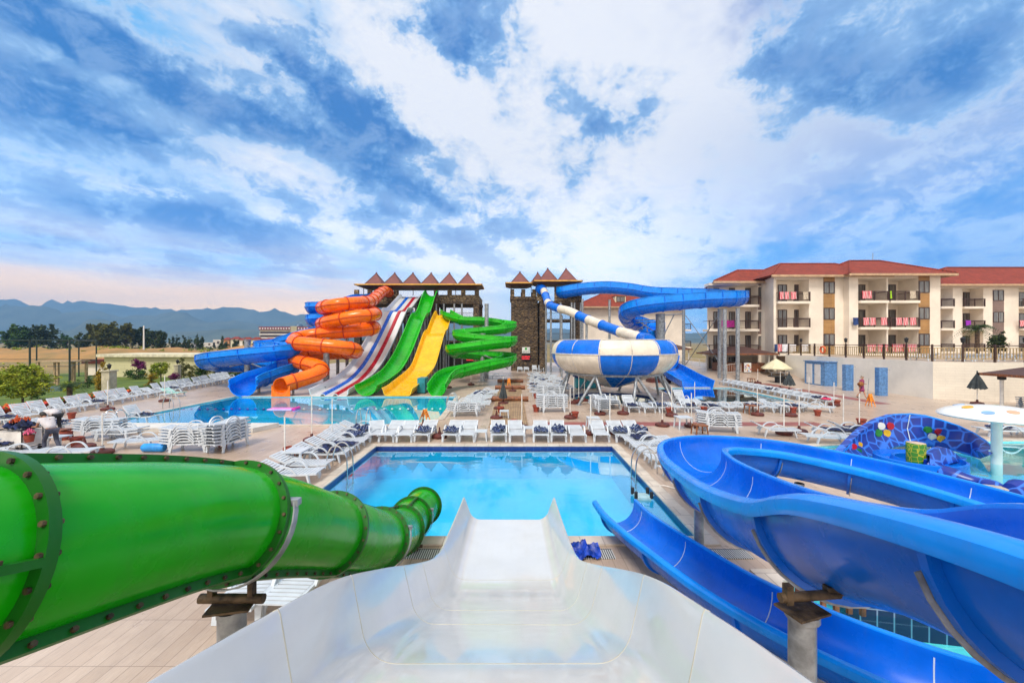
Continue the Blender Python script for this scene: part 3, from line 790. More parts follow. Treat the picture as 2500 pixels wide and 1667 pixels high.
# blue flume left of it: tight coils above, long open run below
t, path = open_slide('coil_slide', 'royal blue open flume with coils behind the orange tube, sweeping out on the left', 0,
  [W(905,740,58),W(880,742,56),W(845,755,52),W(800,764,47.5),W(772,767,46),W(768,770,48),W(795,778,50),W(825,783,48.5),W(815,788,46.5),W(785,795,45.3),W(768,798,46.4),W(775,806,49),W(800,811,50),W(815,817,48),W(795,823,45),W(755,832,43.6),W(715,845,43),W(680,856,42.6),W(652,862,41.8),W(645,866,40.4),W(665,868,39.2),W(697,869,37.8),W(708,873,36.6),W(685,878,35.9),W(640,884,35.6),W(580,890,36),W(528,896,37),W(506,901,38.8),W(530,906,40.8),W(590,908,41.6),W(650,908,40.6),W(695,912,38.6),W(704,918,37),W(685,926,35.8),W(655,937,34.6),W(625,948,33.4),W(602,961,32.4),W(594,968,31.7)], trough(.9,1.35,.1,12), M_blue, 5, rib=2.9, rim=M_bluerim, side=(.9,.85))
post(t, W(607,920,39.6).x, 39.4, 4.6, .27)
for u, v, D in ((632,955,33.8),): p = W(u,v,D); post(t, p.x, p.y, .45, .12)
m = MB()
for a, b in ((W(607,885,39.4),W(560,895,38.2)),(W(607,885,39.4),W(660,905,37.6)),(W(607,845,39.4),W(650,855,38))): MB().cyl(a, b, .06, n=6).build('brace', M_galv, t)

# ================================================================ slides of the right tower
# bowl
t = thing('bowl_slide', 'huge blue and white chequered bowl on steel legs fed by a striped tube', 'water slide', (7.85,31,0))
prof = [(4.08,4.5),(4.34,4.36),(4.56,4.12),(4.68,3.84),(4.72,3.5),(4.68,3.12),(4.52,2.76),(4.26,2.44),(3.92,2.2),(3.58,2.06),(2.9,1.78),(2.1,1.46),(1.4,1.2),(.78,1.0),(.62,.9)]
n7 = 7*16; a0 = -90-10.5-14.2-51.43*2
def bmf(j, i):
    k = int(((i+.5)*360/n7-a0) % 360/(360/7)); row = 0 if j < 4 else 1
    if j >= 9: row = 1
    return (k+row) % 2
m = MB(); m.lathe(prof, n7, (7.85,31,0), mf=bmf); m.lathe([(4.02,4.5),(4.6,3.5),(3.5,2.16),(.55,.96)][::-1], n7, (7.85,31,0), m=0); m.lathe([(4.02,4.5),(4.08,4.5)], n7, (7.85,31,0))
m.build('bowl', [M_cream, M_blue], t, smooth=60)
m = MB()
for k in range(14):
    q = rad(a0+k*360/14); pts = [V((7.85+(r+.012)*math.cos(q), 31+(r+.012)*math.sin(q), z)) for r, z in prof]
    m.tube(pts, .026 if k % 2 else .035, 6)
m.lathe([(4.735,3.46),(4.765,3.47),(4.765,3.53),(4.735,3.54)], 96, (7.85,31,0)); m.lathe([(4.08,4.49),(4.13,4.52),(4.08,4.55),(4.02,4.52)], 96, (7.85,31,0))
m.build('panel_joint', [mat('joint cream', (.6,.58,.55,1), .4)], t)
m = MB(); m.tube([V((7.85+3.62*math.cos(2*PI*i/48), 31+3.62*math.sin(2*PI*i/48), 2.0)) for i in range(49)], .09, 8); m.build('ring_beam', M_galv, t)
for q in range(8):
    a = rad(q*45+12)
    for da in (-.1, .12):
        c = V((7.85+3.6*math.cos(a), 31+3.6*math.sin(a), 2.0)); f = V((7.85+4.7*math.cos(a+da*1.8), 31+4.7*math.sin(a+da*1.8), 0))
        m = MB().cyl(c, f, .1, n=10); m.cyl((f.x,f.y,0),(f.x,f.y,.04),.22,n=12); m.build('leg', M_galv, t)
fp = spline([W(1320,706,58),W(1327,709,57),W(1332,722,54.5),W(1340,742,52),W(1357,751,49.5),W(1390,760,47),W(1420,774,45),W(1470,794,41.6),W(1520,812,38.5),W(1560,824,36),W(1582,829,34),W(1586,832,32.4)], 20)
fl = [0]
for i in range(1, len(fp)): fl.append(fl[-1]+(fp[i]-fp[i-1]).length)
cuts = [1.2,3.2,5.4,6.4,8.6,12.2,14.2,18.6,22.2,26]
def fm(i, j):
    q = fp[i]; u = 1250+q.x*F/q.y; v = 833.5-(q.z-H)*F/q.y
    return int(v < 710 or 1331.5 < u < 1337 or 1343 < u < 1366 or 1412 < u < 1434 or 1468 < u < 1512 or u > 1567)
cuts = [fl[i] for i in range(1, len(fp)) if fm(i,0) != fm(i-1,0)]
m = MB(); m.sweep(fp, circ(.5, 20), mf=fm); m.build('feeder_tube', [M_cream, M_blue], t)
for c in cuts:
    i = min(range(1, len(fp)-1), key=lambda k: abs(fl[k]-c)); ring_flange(fp[i], fp[i+1]-fp[i-1], .5, .05, .08, 20).build('flange', M_blue, t)
m = MB().sweep([W(1318,705,58.4),W(1323,707,57.6)], circ(.72,20)); m.build('tube_entrance', M_blue, t)
for u, v, D, r in ((1333,735,53,.13),(1345,752,51,.13),(1371,762,48.4,.13),(1432,782,44,.13)):
    p = W(u,v,D); post(t, p.x, p.y, p.z-.4, r)

# long blue flume
t, path = open_slide('long_slide', 'long royal blue flume swinging high from the stone tower to the side pool', 0,
  [W(1368,728.0,58.5),W(1381,727.0,57.6),W(1410,722.0,56.6),W(1445,718.0,56),W(1490,717.0,55.5),W(1540,722.0,54.5),W(1590,731.0,53.4),W(1650,734.0,53),W(1720,736.0,52),W(1775,739.0,50),W(1804,743.0,47.2),W(1803,746.0,44.8),W(1775,748.0,43.2),W(1720,751.0,42),W(1660,756.0,41.4),W(1600,762.0,41.4),W(1555,771.0,42.6),W(1532,784.0,45),W(1533,798.0,47.6),W(1556,806.0,49.6),W(1585,812.0,49.6),W(1604,820.0,48),W(1598,832.0,45.6),W(1576,845.0,44.2),W(1560,856.0,45),W(1566,868.0,46.6),W(1592,880.0,46.8),W(1622,893.0,45),W(1636,902,44)], trough(.8,1.6,.1,12), M_blue, 6, rib=2.1, rim=M_bluerim, side=(.8,.85))
for u, v, D, r in ((1422,730,56,.16),(1488,732,55,.16),(1669,750,53,.2),(1757,754,44.4,.2),(1769,754,42.2,.2),(1801,752,43,.2),(1578,800,46,.16)):
    p = W(u,v,D); post(t, p.x, p.y, p.z, r)
x, y = W(1612,932,43.3).x, 43.3
m = MB().cyl((x,y,0),(x,y,7.4),.48,n=20); m.cyl((x,y,5.2),(x,y,5.32),.54,n=20); m.cyl((x,y,3.1),(x,y,3.2),.54,n=20); m.build('support_post', M_galv, t)
m = MB()
for a, b in ((W(1612,770,43.3),W(1669,766,46)),(W(1620,820,43.3),W(1646,768,43.3)),(W(1600,780,43.3),W(1552,782,45)),(W(1600,786,43.3),W(1552,788,45)),(W(1606,815,43.3),W(1560,785,46)),(W(1606,825,43.3),W(1566,800,47)),(W(1674,770,53),W(1757,885,45)),(W(1757,765,45),W(1674,890,53)),(W(1580,790,46),W(1555,805,46.5))):
    MB().cyl(a, b, .055, n=6).build('brace', M_galv, t)
p = W(1612,938,42.6); MB().box(p.x-1.1,p.x+1.1,42.4,43.9,.004,.42).build('plinth', [M_base], t)
ap = spline([W(1628,897,45.2),W(1640,908,43.6),W(1658,924,41.6),W(1682,938,39.6),W(1704,950,37.45)],6); AP = flat_trough(1.35,.85,.1,.3,.1); B = band(AP,0,.05); nB = len(B)//2
MB().sweep(ap, B, scales=[.72+.28*min(1,k/12) for k in range(len(ap))], mf=lambda i, j: 1 if (j < 4 or j > 2*nB-6 or nB-6 < j < nB+4) else 0).build('splash_apron', [M_blue,M_bluerim], t)
# splash apron of the same slide
t, path = open_slide('chute_slide', 'wide royal blue chute at the end of the long flume, dipping into the side pool', 0,
  [W(1612,898,47),W(1640,915,43.5),W(1668,928,41),W(1690,939,39),W(1704,947,37.4)], flat_trough(1.2,.85,.1,.3,.1), M_blue, 8, rim=M_bluerim, rib=2.5) if False else (None, None)
# ================================================================ stone towers
def rock_mat(name, c1, c2, c3, gap, sc_, sx, bump):
    m = bpy.data.materials.new(name); m.use_nodes = True; nt = m.node_tree; b = nt.nodes['Principled BSDF']; b.inputs['Roughness'].default_value = .85
    v = tex(nt,'ShaderNodeTexVoronoi',sc_,'World',sx); v.feature = 'DISTANCE_TO_EDGE'
    v2 = tex(nt,'ShaderNodeTexVoronoi',sc_,'World',sx); n = tex(nt,'ShaderNodeTexNoise',2.2,'World',Detail=8,Roughness=.7); n2 = tex(nt,'ShaderNodeTexNoise',.35,'World',Detail=4)
    sp = nd(nt,'ShaderNodeSeparateColor'); nt.links.new(v2.outputs['Color'],sp.inputs[0])
    x = mixc(nt, S_(nt,sp.outputs[0]), c1, c2); x = mixc(nt, S_(nt,n.outputs[0]).sm(.45,.72)*.8, x, c3)
    x = mixc(nt, S_(nt,n2.outputs[0]).sm(.4,.65)*.45, x, gap); x = mixc(nt, S_(nt,v.outputs['Distance']).sm(.015,.09), gap, x)
    nt.links.new(x, b.inputs['Base Color']); bp = nd(nt,'ShaderNodeBump'); bp.inputs['Strength'].default_value = bump; bp.inputs['Distance'].default_value = .08
    nt.links.new((S_(nt,v.outputs['Distance']).sm(0,.25)+S_(nt,n.outputs[0])*.6).k, bp.inputs['Height']); nt.links.new(bp.outputs[0], b.inputs['Normal']); return m
M_stone = rock_mat('dark ochre rockwork',(.16,.105,.058,1),(.09,.06,.038,1),(.30,.20,.09,1),(.018,.012,.009,1),1.5,(1,1,2.1),.8)
M_stone2 = rock_mat('coarse rockwork',(.30,.21,.11,1),(.15,.10,.06,1),(.45,.34,.18,1),(.02,.014,.01,1),2.0,(1,1,1.3),1.0)
M_shingle = brick_mat('maroon shingle', (.20,.062,.058,1), (.165,.05,.048,1), (.10,.035,.034,1), 1, .5, .22, .012, .65, .3, (PI/2,0,0), var=.15)
M_fascia = mat('yellow fascia', (.72,.38,.06,1), .5, .15, 2)
M_soffit = mat('brown soffit boards', (.095,.036,.022,1), .6, .3, 3, sx=(6,1,1))
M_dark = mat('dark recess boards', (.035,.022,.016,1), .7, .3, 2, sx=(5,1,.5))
def crenel(m, x0, x1, y0, y1, z0, z1, zt, step=1.55, mw=.62):
    m.box(x0,x1,y0,y1,z0,z1)
    n = max(2, round((x1-x0)/step)); 
    for i in range(n):
        x = x0+(x1-x0-mw)*i/(n-1); m.box(x,x+mw,y0-.02,y1+.02,z1,zt)
def railing(parent, x0, x1, y, z, h=1.05, step=.16, mt=None, name='railing'):
    m = MB(); m.box(x0,x1,y-.025,y+.025,z+h-.05,z+h); m.box(x0,x1,y-.02,y+.02,z+.1,z+.14)
    n = int((x1-x0)/step)
    for i in range(n+1):
        x = x0+(x1-x0)*i/n; m.box(x-.014,x+.014,y-.014,y+.014,z+.14,z+h-.05)
    return m.build(name, mt or M_brown, parent, smooth=0)
def pyramid(parent, cx, cy, z0, z1, hw):
    m = MB(); m.add([(cx-hw,cy-hw,z0),(cx+hw,cy-hw,z0),(cx+hw,cy+hw,z0),(cx-hw,cy+hw,z0),(cx,cy,z1)], [(0,1,4),(1,2,4),(2,3,4),(3,0,4),(3,2,1,0)])
    p = m.build('pyramid_roof', M_shingle, parent, smooth=0)
    m = MB()
    for sx, sy in ((-1,-1),(1,-1),(1,1),(-1,1)): m.cyl((cx+hw*sx,cy+hw*sy,z0+.03),(cx,cy,z1+.02),.05,n=6)
    m.lathe([(.001,z1-.1),(.13,z1-.06),(.12,z1+.08),(.001,z1+.2)],8,(cx,cy,0))
    m.build('ridge_cap', mat('ridge cap', (.10,.035,.04,1), .6, .2, 3), p)
def eave(parent, x0, x1, y0, y1, z, d=.55, inset=1.3):
    m = MB(); m.add([(x0,y0,z),(x1,y0,z),(x1,y1,z),(x0,y1,z),(x0+inset,y0+inset*.7,z-d),(x1-inset,y0+inset*.7,z-d),(x1-inset,y1-inset*.7,z-d),(x0+inset,y1-inset*.7,z-d)],
        [(0,1,5,4),(1,2,6,5),(2,3,7,6),(3,0,4,7),(4,5,6,7),(3,2,1,0)])
    m.build('soffit', M_soffit, parent, smooth=0)
    m = MB()
    for a, b in (((x0,y0),(x1,y0)),((x1,y0),(x1,y1)),((x1,y1),(x0,y1)),((x0,y1),(x0,y0))):
        m.box(min(a[0],b[0])-.06,max(a[0],b[0])+.06,min(a[1],b[1])-.06,max(a[1],b[1])+.06,z+.003,z+.17)
    m.build('fascia', M_fascia, parent, smooth=0)

t = thing('castle_tower', 'wide brown rockwork launch tower with six maroon pyramid roofs above the coloured slides', 'tower', (-13.6,61,0))
m = MB()
for x in (-22.5,-16.9,-11.1,-5.2):
    for y in (58.2, 64.2): m.box(x-.42,x+.42,y-.42,y+.42,0,10.1)
m.box(-23.1,-4.7,57.7,64.7,9.85,10.25); m.box(-22.9,-4.8,58.3,64.4,7.35,7.6); m.box(-22.9,-4.8,58.3,64.4,4.3,4.55)
m.box(-14.5,-11.6,59.4,63,4.55,9.85)
m.build('frame', M_stone, t, smooth=0)
m = MB(); crenel(m,-22.9,-16.5,57.75,58.1,10.25,11.15,11.9); m.box(-22.9,-22.55,58.1,64.6,10.25,11.1); m.build('parapet', M_stone2, t, smooth=0)
m = MB(); crenel(m,-11.35,-4.8,57.75,58.1,10.25,11.15,11.9,1.5); m.box(-5.15,-4.8,58.1,64.6,10.25,11.1); m.build('parapet', M_stone2, t, smooth=0)
m = MB(); m.box(-16.5,-11.35,58.2,58.4,10.25,10.9); m.build('parapet', M_stone, t, smooth=0)
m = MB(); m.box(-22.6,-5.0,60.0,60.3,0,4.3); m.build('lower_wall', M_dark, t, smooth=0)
for x0, x1 in ((-22.0,-17.4),(-16.4,-11.6),(-10.6,-5.7)):
    for z in (4.55,7.6): railing(t, x0, x1, 58.35, z)
eave(t,-22.4,-4.3,56.6,61.4,12.42,.28,1.1)
for i in range(6): pyramid(t, -20.05+2.7*i, 58.9, 12.6, 14.48, 1.34)
for x in (-21.6,-17.4,-14.4,-11.2,-8.2,-5.2): post(t, x, 58.0, 12.3, .05, 11.1, False, 'roof_post', M_brown)
for x in (-10.9,-9.8,-8.3,-7.2,-12.9,-13.8): post(t, x, 57.2, 9.8, .13, name='support_post')

t = thing('castle_tower', 'tall brown rockwork tower with two stepped maroon pyramid roofs behind the boardwalk', 'tower', (4.8,61,0))
m = MB(); m.box(-.15,3.9,60,64,0,10.9); m.box(-.3,4.05,59.85,64.15,10.7,11.15); m.box(-.05,.35,59.9,60,0,10.7); m.box(3.5,3.85,59.9,60,0,10.7)
for z in (3.3,6.6,9.6): m.box(-.1,3.87,59.93,60,z,z+.16)
m.build('turret', M_stone, t, smooth=0)
for i in range(3):
    for y in (59.85,63.8): MB().box(-.25+1.65*i,.35+1.65*i,y,y+.33,11.15,12.25).build('merlon', M_stone2, t, smooth=0)
m = MB()
for x in (4.45,9.7):
    for y in (58.6,63.6): m.box(x-.4,x+.4,y-.4,y+.4,0,10.0)
m.box(4.0,10.2,58.2,64,10.0,10.3); m.box(4.2,10.0,58.5,63.8,7.4,7.65); m.box(4.2,10.0,58.5,63.8,4.3,4.55)
m.build('frame', M_stone, t, smooth=0)
m = MB(); m.box(3.6,5.0,58.0,58.4,10.3,12.3); m.box(6.2,9.2,58.1,58.4,10.3,11.7); m.box(6.2,6.75,58.05,58.45,11.7,12.5); m.box(7.9,8.5,58.05,58.45,11.7,12.3); m.box(9.2,10.2,58.1,58.4,10.3,11.2); m.box(9.8,10.2,58.4,64,10.3,11.3)
m.build('parapet', M_stone2, t, smooth=0)
for z in (4.55,7.6): railing(t, 4.85, 9.3, 58.6, z)
eave(t,-.95,3.0,58.8,63.4,12.98,.25,.7); eave(t,3.12,10.1,57.0,61.6,13.0,.28,.8)
pyramid(t,1.2,60.4,13.08,14.88,1.38); pyramid(t,3.98,61.7,13.2,15.0,1.2); pyramid(t,5.24,58.5,13.18,15.05,1.34); pyramid(t,7.94,58.5,13.18,15.05,1.34)
for x, y in ((-.1,59.95),(2.9,59.95),(4.6,58.2),(6.5,58.2),(9.9,58.4)): post(t, x, y, 13.0, .05, 11.2, False, 'roof_post', M_brown)
for x in (5.6,7.0,8.6,9.0,9.9): post(t, x, 57.4, 10.0, .14)

# ---------------------------------------------------------------- boards on the right tower
def glyphs(m, x0, x1, z0, z1, y, rows, seed, mi=0):
    r = random.Random(seed); hh = (z1-z0)/rows
    for j in range(rows):
        x = x0
        while x < x1-.06:
            w_ = r.uniform(.05,.12); zz = z0+hh*j+hh*.18
            m.box(x, min(x1, x+w_), y-.012, y, zz, zz+hh*r.uniform(.45,.66), mi); x += w_+r.uniform(.025,.06)
t = thing('notice_board', 'white notice board with a green emblem high on the stone turret', 'sign', (2.1,59.8,2.7))
MB().box(1.5,2.7,59.8,59.9,2.65,3.55).build('panel', mat('white board', (.75,.75,.72,1), .5), t, smooth=0)
MB().lathe([(.001,0),(.2,0),(.2,.012),(.001,.012)],6).xform(Matrix.Translation((2.1,59.795,3.3)) @ Matrix.Rotation(PI/2,4,'X')).build('emblem', mat('emblem green', (.02,.35,.03,1), .5), t, smooth=0)
m = MB(); glyphs(m,1.62,2.58,2.72,3.0,59.795,2,4); m.build('lettering', mat('grey lettering', (.2,.22,.2,1), .6), t, smooth=0)
M_led = bpy.data.materials.new('lit red display'); M_led.use_nodes = True
b_ = M_led.node_tree.nodes['Principled BSDF']; b_.inputs['Base Color'].default_value = (.4,.01,.01,1); b_.inputs['Emission Color'].default_value = (1,.03,.05,1); b_.inputs['Emission Strength'].default_value = 1.4
for x, y, z, lab in ((2.1,59.8,1.9,'lit red letter display on the stone turret below the white board'),(-6.1,58.9,1.75,'lit red letter display beyond the green serpentine slide')):
    t = thing('display_sign', lab, 'sign', (x,y,z))
    MB().box(x-.7,x+.7,y,y+.1,z-.3,z+.45).build('casing', M_black, t, smooth=0)
    m = MB(); glyphs(m,x-.62,x+.62,z-.22,z+.38,y-.004,2,int(x*10)); m.build('lettering', M_led, t, smooth=0)

# ================================================================ houses
M_render = mat('warm white render', (.82,.73,.62,1), .85, .07, .35, bump=.05, bscale=20)
M_render2 = mat('cream render', (.66,.60,.42,1), .85, .08, .35)
M_rooftile = brick_mat('red clay roof tile', (.30,.04,.016,1), (.23,.03,.013,1), (.09,.016,.01,1), 1, .3, .4, .03, .9, .5, var=.2, nscale=.9)
M_frame = mat('brown window frame', (.055,.022,.016,1), .5, .2, 4)
M_panel = brick_mat('golden timber boarding', (.42,.23,.075,1), (.37,.19,.06,1), (.14,.07,.03,1), 1, 3, .16, .012, .55, .3, (PI/2,0,0), var=.2)
M_panel2 = brick_mat('mauve timber boarding', (.24,.16,.13,1), (.21,.14,.12,1), (.10,.07,.06,1), 1, 3, .16, .012, .6, .3, (PI/2,0,0), var=.15)
def glass_mat():
    m = mat('curtained dark glass', (.05,.05,.055,1), .06, .4, 1.1, sx=(5,1,.3), col2=(.18,.17,.15,1), spec=.8); return m
M_glass = glass_mat()
def window(par, x0, x1, z0, z1, y, mull=1, name='window'):
    m = MB(); f = .09
    m.box(x0,x1,y-.05,y+.04,z0,z0+f); m.box(x0,x1,y-.05,y+.04,z1-f,z1); m.box(x0,x0+f,y-.047,y+.04,z0+f,z1-f); m.box(x1-f,x1,y-.047,y+.04,z0+f,z1-f)
    for k in range(mull):
        x = x0+(x1-x0)*(k+1)/(mull+1); m.box(x-.05,x+.05,y-.046,y+.04,z0+f,z1-f)
    o = m.build(name, M_frame, par, smooth=0)
    MB().box(x0+f,x1-f,y-.02,y+.02,z0+f,z1-f).build('pane', M_glass, o, smooth=0)
def balcony(par, x0, x1, y0, y1, z, mt=None):
    o = MB().box(x0,x1,y0,y1,z-.28,z).build('balcony', M_render, par, smooth=0)
    r = railing(o, x0+.05, x1-.05, y0+.06, z, 1.05, .13, mt or M_frame)
    n = max(1, round((x1-x0)/1.6)); m = MB(); m.box(x0+.05,x1-.05,y0+.02,y0+.1,z+1.051,z+1.09)
    for k in range(n+1):
        x = x0+.05+(x1-x0-.1)*k/n; m.box(x-.05,x+.05,y0+.01,y0+.11,z,z+1.1)
    m.box(x0+.02,x0+.06,y0+.1,y1-.02,z+1,z+1.06); m.box(x1-.06,x1-.02,y0+.1,y1-.02,z+1,z+1.06)
    m.build('railing_post', M_frame, o, smooth=0)
def hip(par, x0, x1, y0, y1, ze, zr, rx0, rx1, ry=None, bx0=None):
    bx0 = x0 if bx0 is None else bx0
    ry = ry or (y0+y1)/2
    m = MB(); m.add([(x0,y0,ze),(x1,y0,ze),(x1,y1,ze),(bx0,y1,ze),(rx0,ry,zr),(rx1,ry,zr)], [(0,1,5,4),(1,2,5),(2,3,4,5),(3,0,4),(3,2,1,0)])
    o = m.build('roof', M_rooftile, par, smooth=0)
    m = MB()
    for a, b in (((x0,y0,ze),(rx0,ry,zr)),((x1,y0,ze),(rx1,ry,zr)),((rx0,ry,zr),(rx1,ry,zr)),((x1,y1,ze),(rx1,ry,zr)),((bx0,y1,ze),(rx0,ry,zr))): m.cyl(V(a)+V((0,0,.03)),V(b)+V((0,0,.03)),.11,n=6)
    m.build('ridge_tiles', M_rooftile, o)
    m = MB()
    for a0,a1,b0,b1 in ((x0-.05,x1+.05,y0-.05,y0+.1),(bx0-.05,x1+.05,y1-.1,y1+.05),(x1-.1,x1+.05,y0+.1,y1-.1)): m.box(a0,a1,b0,b1,ze-.26,ze-.003)
    m.build('eave_board', mat('tan eave', (.50,.33,.20,1), .7), par, smooth=0)

t = thing('hotel_block', 'four storey white hotel block with red tile roof and brown balconies behind the terrace', 'building', (37,50,0))
fz = (3.0,6.05,9.1); ez = 12.0
m = MB()
m.box(31.3,49.4,48.4,57,0,ez)                                   # rear mass
m.prism([(30.75,46.8),(31.05,46.8),(31.85,50.2),(31.5,50.2)],0,ez)
m.box(34.9,38.95,46.8,48.4,0,ez); m.box(38.95,40.0,46.0,48.4,0,ez); m.box(46.9,49.5,46.0,48.4,0,ez)
m.prism([(25.2,51.4),(31.4,51.4),(31.4,57),(28.0,57)],0,11.75); m.box(30.9,31.45,50.05,51.4,0,11.75)
m.box(43.32,43.5,46.05,48.4,2.8,ez)
m.box(31.05,34.9,46.8,48.4,ez-.3,ez); m.box(40.0,46.9,46.0,48.4,ez-.3,ez); m.box(24.8,30.9,50.05,51.4,11.45,11.75)
m.build('wall', M_render, t, smooth=0)
for z in fz:
    balcony(t,31.1,34.88,46.5,48.4,z); balcony(t,40.02,43.3,45.7,48.4,z); balcony(t,43.52,46.88,45.7,48.4,z); balcony(t,24.6,27.6,49.7,51.4,z-.1); balcony(t,27.62,30.88,49.7,51.4,z-.1)
    for x0,x1,y,h in ((41.2,42.9,48.37,2.2),(45.0,46.6,48.37,2.2),(32.3,33.4,48.37,2.2),(34.3,34.8,48.37,2.2),(28.0,28.75,51.37,2.2),(30.1,30.8,51.37,2.2),(26.0,26.7,51.37,2.2)):
        window(t,x0,x1,z+.02,z+h,y,1,'balcony_door')
    window(t,36.6,37.9,z+.9,z+2.3,46.77); window(t,46.95,48.2,z+.9,z+2.3,45.97); window(t,30.95,31.4,z+.7,z+2.1,50.02,0)
for z0,z1 in ((2.9,3.88),(5.32,6.93),(8.37,9.98),(11.42,11.95)):
    MB().box(36.6,37.9,46.74,46.8,z0,z1).build('timber_panel', M_panel, t, smooth=0)
    MB().box(46.95,48.2,45.94,46.0,z0,z1).build('timber_panel', M_panel, t, smooth=0)
    MB().box(30.95,31.4,49.99,50.05,z0,min(z1,11.6)).build('timber_panel', M_panel2, t, smooth=0)
hip(t,38.2,50.4,45.0,57.6,12.1,14.75,43.5,47.4); hip(t,30.0,44,45.9,57.6,12.1,14.45,34.8,42); hip(t,24.9,36,49.1,57.6,11.85,13.9,30.2,34,bx0=27.6)
MB().cyl((46.5,51.3,14.6),(46.5,51.3,15.8),.04,n=6).build('aerial', M_galv, t)
for x0,x1 in ((25.4,26.6),(28.0,29.4)): window(t,x0,x1,.9,2.4,51.37,1)

t = thing('hotel_block', 'second white hotel block with red roof at the right edge, behind the palm', 'building', (68,58,0))
m = MB(); m.box(59.0,82,56.6,66,0,12.1); m.box(60.9,62.2,55,56.6,0,12.1); m.box(65.1,70,55,56.6,0,12.1); m.box(75,82,55,56.6,0,12.1); m.box(59,60.9,55,56.6,11.8,12.1); m.box(62.2,65.1,55,56.6,11.8,12.1); m.box(70,75,55,56.6,11.8,12.1)
m.build('wall', M_render, t, smooth=0)
for z in (3.0,6.2,9.2):
    balcony(t,59.0,60.88,54.7,56.6,z); balcony(t,62.22,65.08,54.7,56.6,z); balcony(t,70.02,74.98,54.5,56.6,z)
    window(t,59.3,60.6,z+.02,z+2.2,56.57,1,'balcony_door'); window(t,64.1,65.0,z+.02,z+2.2,56.57,1,'balcony_door'); window(t,71,73,z+.02,z+2.2,56.57,1,'balcony_door')
    window(t,66.4,67.9,z+.8,z+2.3,54.97)
for z0,z1 in ((5.4,6.98),(8.55,9.98)): MB().box(66.4,67.9,54.94,55,z0,z1).build('timber_panel', M_panel2, t, smooth=0)
hip(t,58.2,83,54,67,12.2,15.6,66,80)

t = thing('white_house', 'plain white house with a red hipped roof behind the chequered bowl', 'building', (22,79,0))
m = MB().box(12.4,32.6,75,85,0,10.8); m.build('wall', M_render, t, smooth=0)
MB().box(12.3,32.7,74.9,75,0,.8).build('stone_plinth', M_stone2, t, smooth=0)
hip(t,11.4,33.8,73.8,86.2,10.9,14.2,18.6,27)
m = MB(); m.box(19.6,21.6,75.6,78.5,11.8,13.0); m.build('dormer', M_render2, t, smooth=0); MB().box(19.5,21.7,75.5,78.6,13.0,13.12).build('dormer_roof', M_rooftile, t, smooth=0); window(t,19.8,21.4,11.9,12.9,75.58,1)
for z in (3.4,6.7): balcony(t,32.62,34.2,76,80,z)
m = MB(); m.rbox((30.4,74.72,2.9),1.0,.4,.8); o = tag(m.build('air_conditioner', mat('off white casing', (.6,.58,.52,1), .5), None, loc=(30.4,74.7,2.9), smooth=0), 'boxy air conditioner with a round dark fan on the white house wall', 'air conditioner')
MB().lathe([(.001,0),(.3,0),(.3,.03),(.001,.03)],16).xform(Matrix.Translation((30.25,74.51,2.9)) @ Matrix.Rotation(PI/2,4,'X')).build('fan', M_black, o, smooth=0)

t = thing('resort_hotel', 'long distant hotel with a maroon roof, white balcony bands and a beige central tower', 'building', (-228,420,0))
m = MB(); m.box(-266,-232.5,420,440,0,16.5); m.box(-226,-190,420,440,0,16.5); m.build('wall', M_render2, t, smooth=0)
MB().box(-232.5,-226,418,440,0,20.5).build('stair_tower', mat('beige tower', (.45,.38,.22,1), .8), t, smooth=0)
MB().lathe([(4.2,20.5),(3.6,22.4),(2,23.6),(.01,24)],16,(-229,428,0)).build('dome', mat('blue dome', (.06,.12,.2,1), .4), t)
for x0,x1 in ((-266.4,-232.8),(-225.7,-189.6)):
    MB().box(x0,x1,418.6,440,16.5,20.0).build('mansard_roof', mat('far maroon roof', (.22,.045,.05,1), .8), t, smooth=0)
    for z in (1.5,5.2,8.9,12.6):
        MB().box(x0+.8,x1-.8,419.9,420.0,z,z+2.2).build('window_band', M_frame, t, smooth=0)
        MB().box(x0+.3,x1-.3,418.9,420,z-1.2,z-.15).build('balcony_band', mat('far white band', (.8,.75,.7,1), .8), t, smooth=0)
    m = MB()
    for k in range(12): x = x0+1.5+(x1-x0-3)*k/11; m.box(x-.6,x+.6,418.3,418.6,17.3,18.8)
    m.build('dormer_row', mat('far white band', (.8,.75,.7,1), .8), t, smooth=0)

def far_house(x0, x1, y, h, label, wm, roof=True):
    t = thing('village_house', label, 'house', ((x0+x1)/2,y,0), 'houses beyond the dry field')
    d = (x1-x0)*.8
    MB().box(x0,x1,y,y+d,0,h).build('wall', wm, t, smooth=0)
    if roof:
        m = MB(); c = (y+d/2); o_ = .6; rz = h+(x1-x0)*.16+.8
        m.add([(x0-o_,y-o_,h),(x1+o_,y-o_,h),(x1+o_,y+d+o_,h),(x0-o_,y+d+o_,h),(x0+d*.35,c,rz),(x1-d*.35,c,rz)],[(0,1,5,4),(1,2,5),(2,3,4,5),(3,0,4),(3,2,1,0)])
        m.build('roof', M_rooftile, t, smooth=0)
    for k in range(max(1,int((x1-x0)/5))):
        x = x0+(k+.5)*(x1-x0)/max(1,int((x1-x0)/5)); MB().box(x-.7,x+.7,y-.06,y,h*.45,h*.8).build('window', M_frame, t, smooth=0)
    return t
Dh = 250
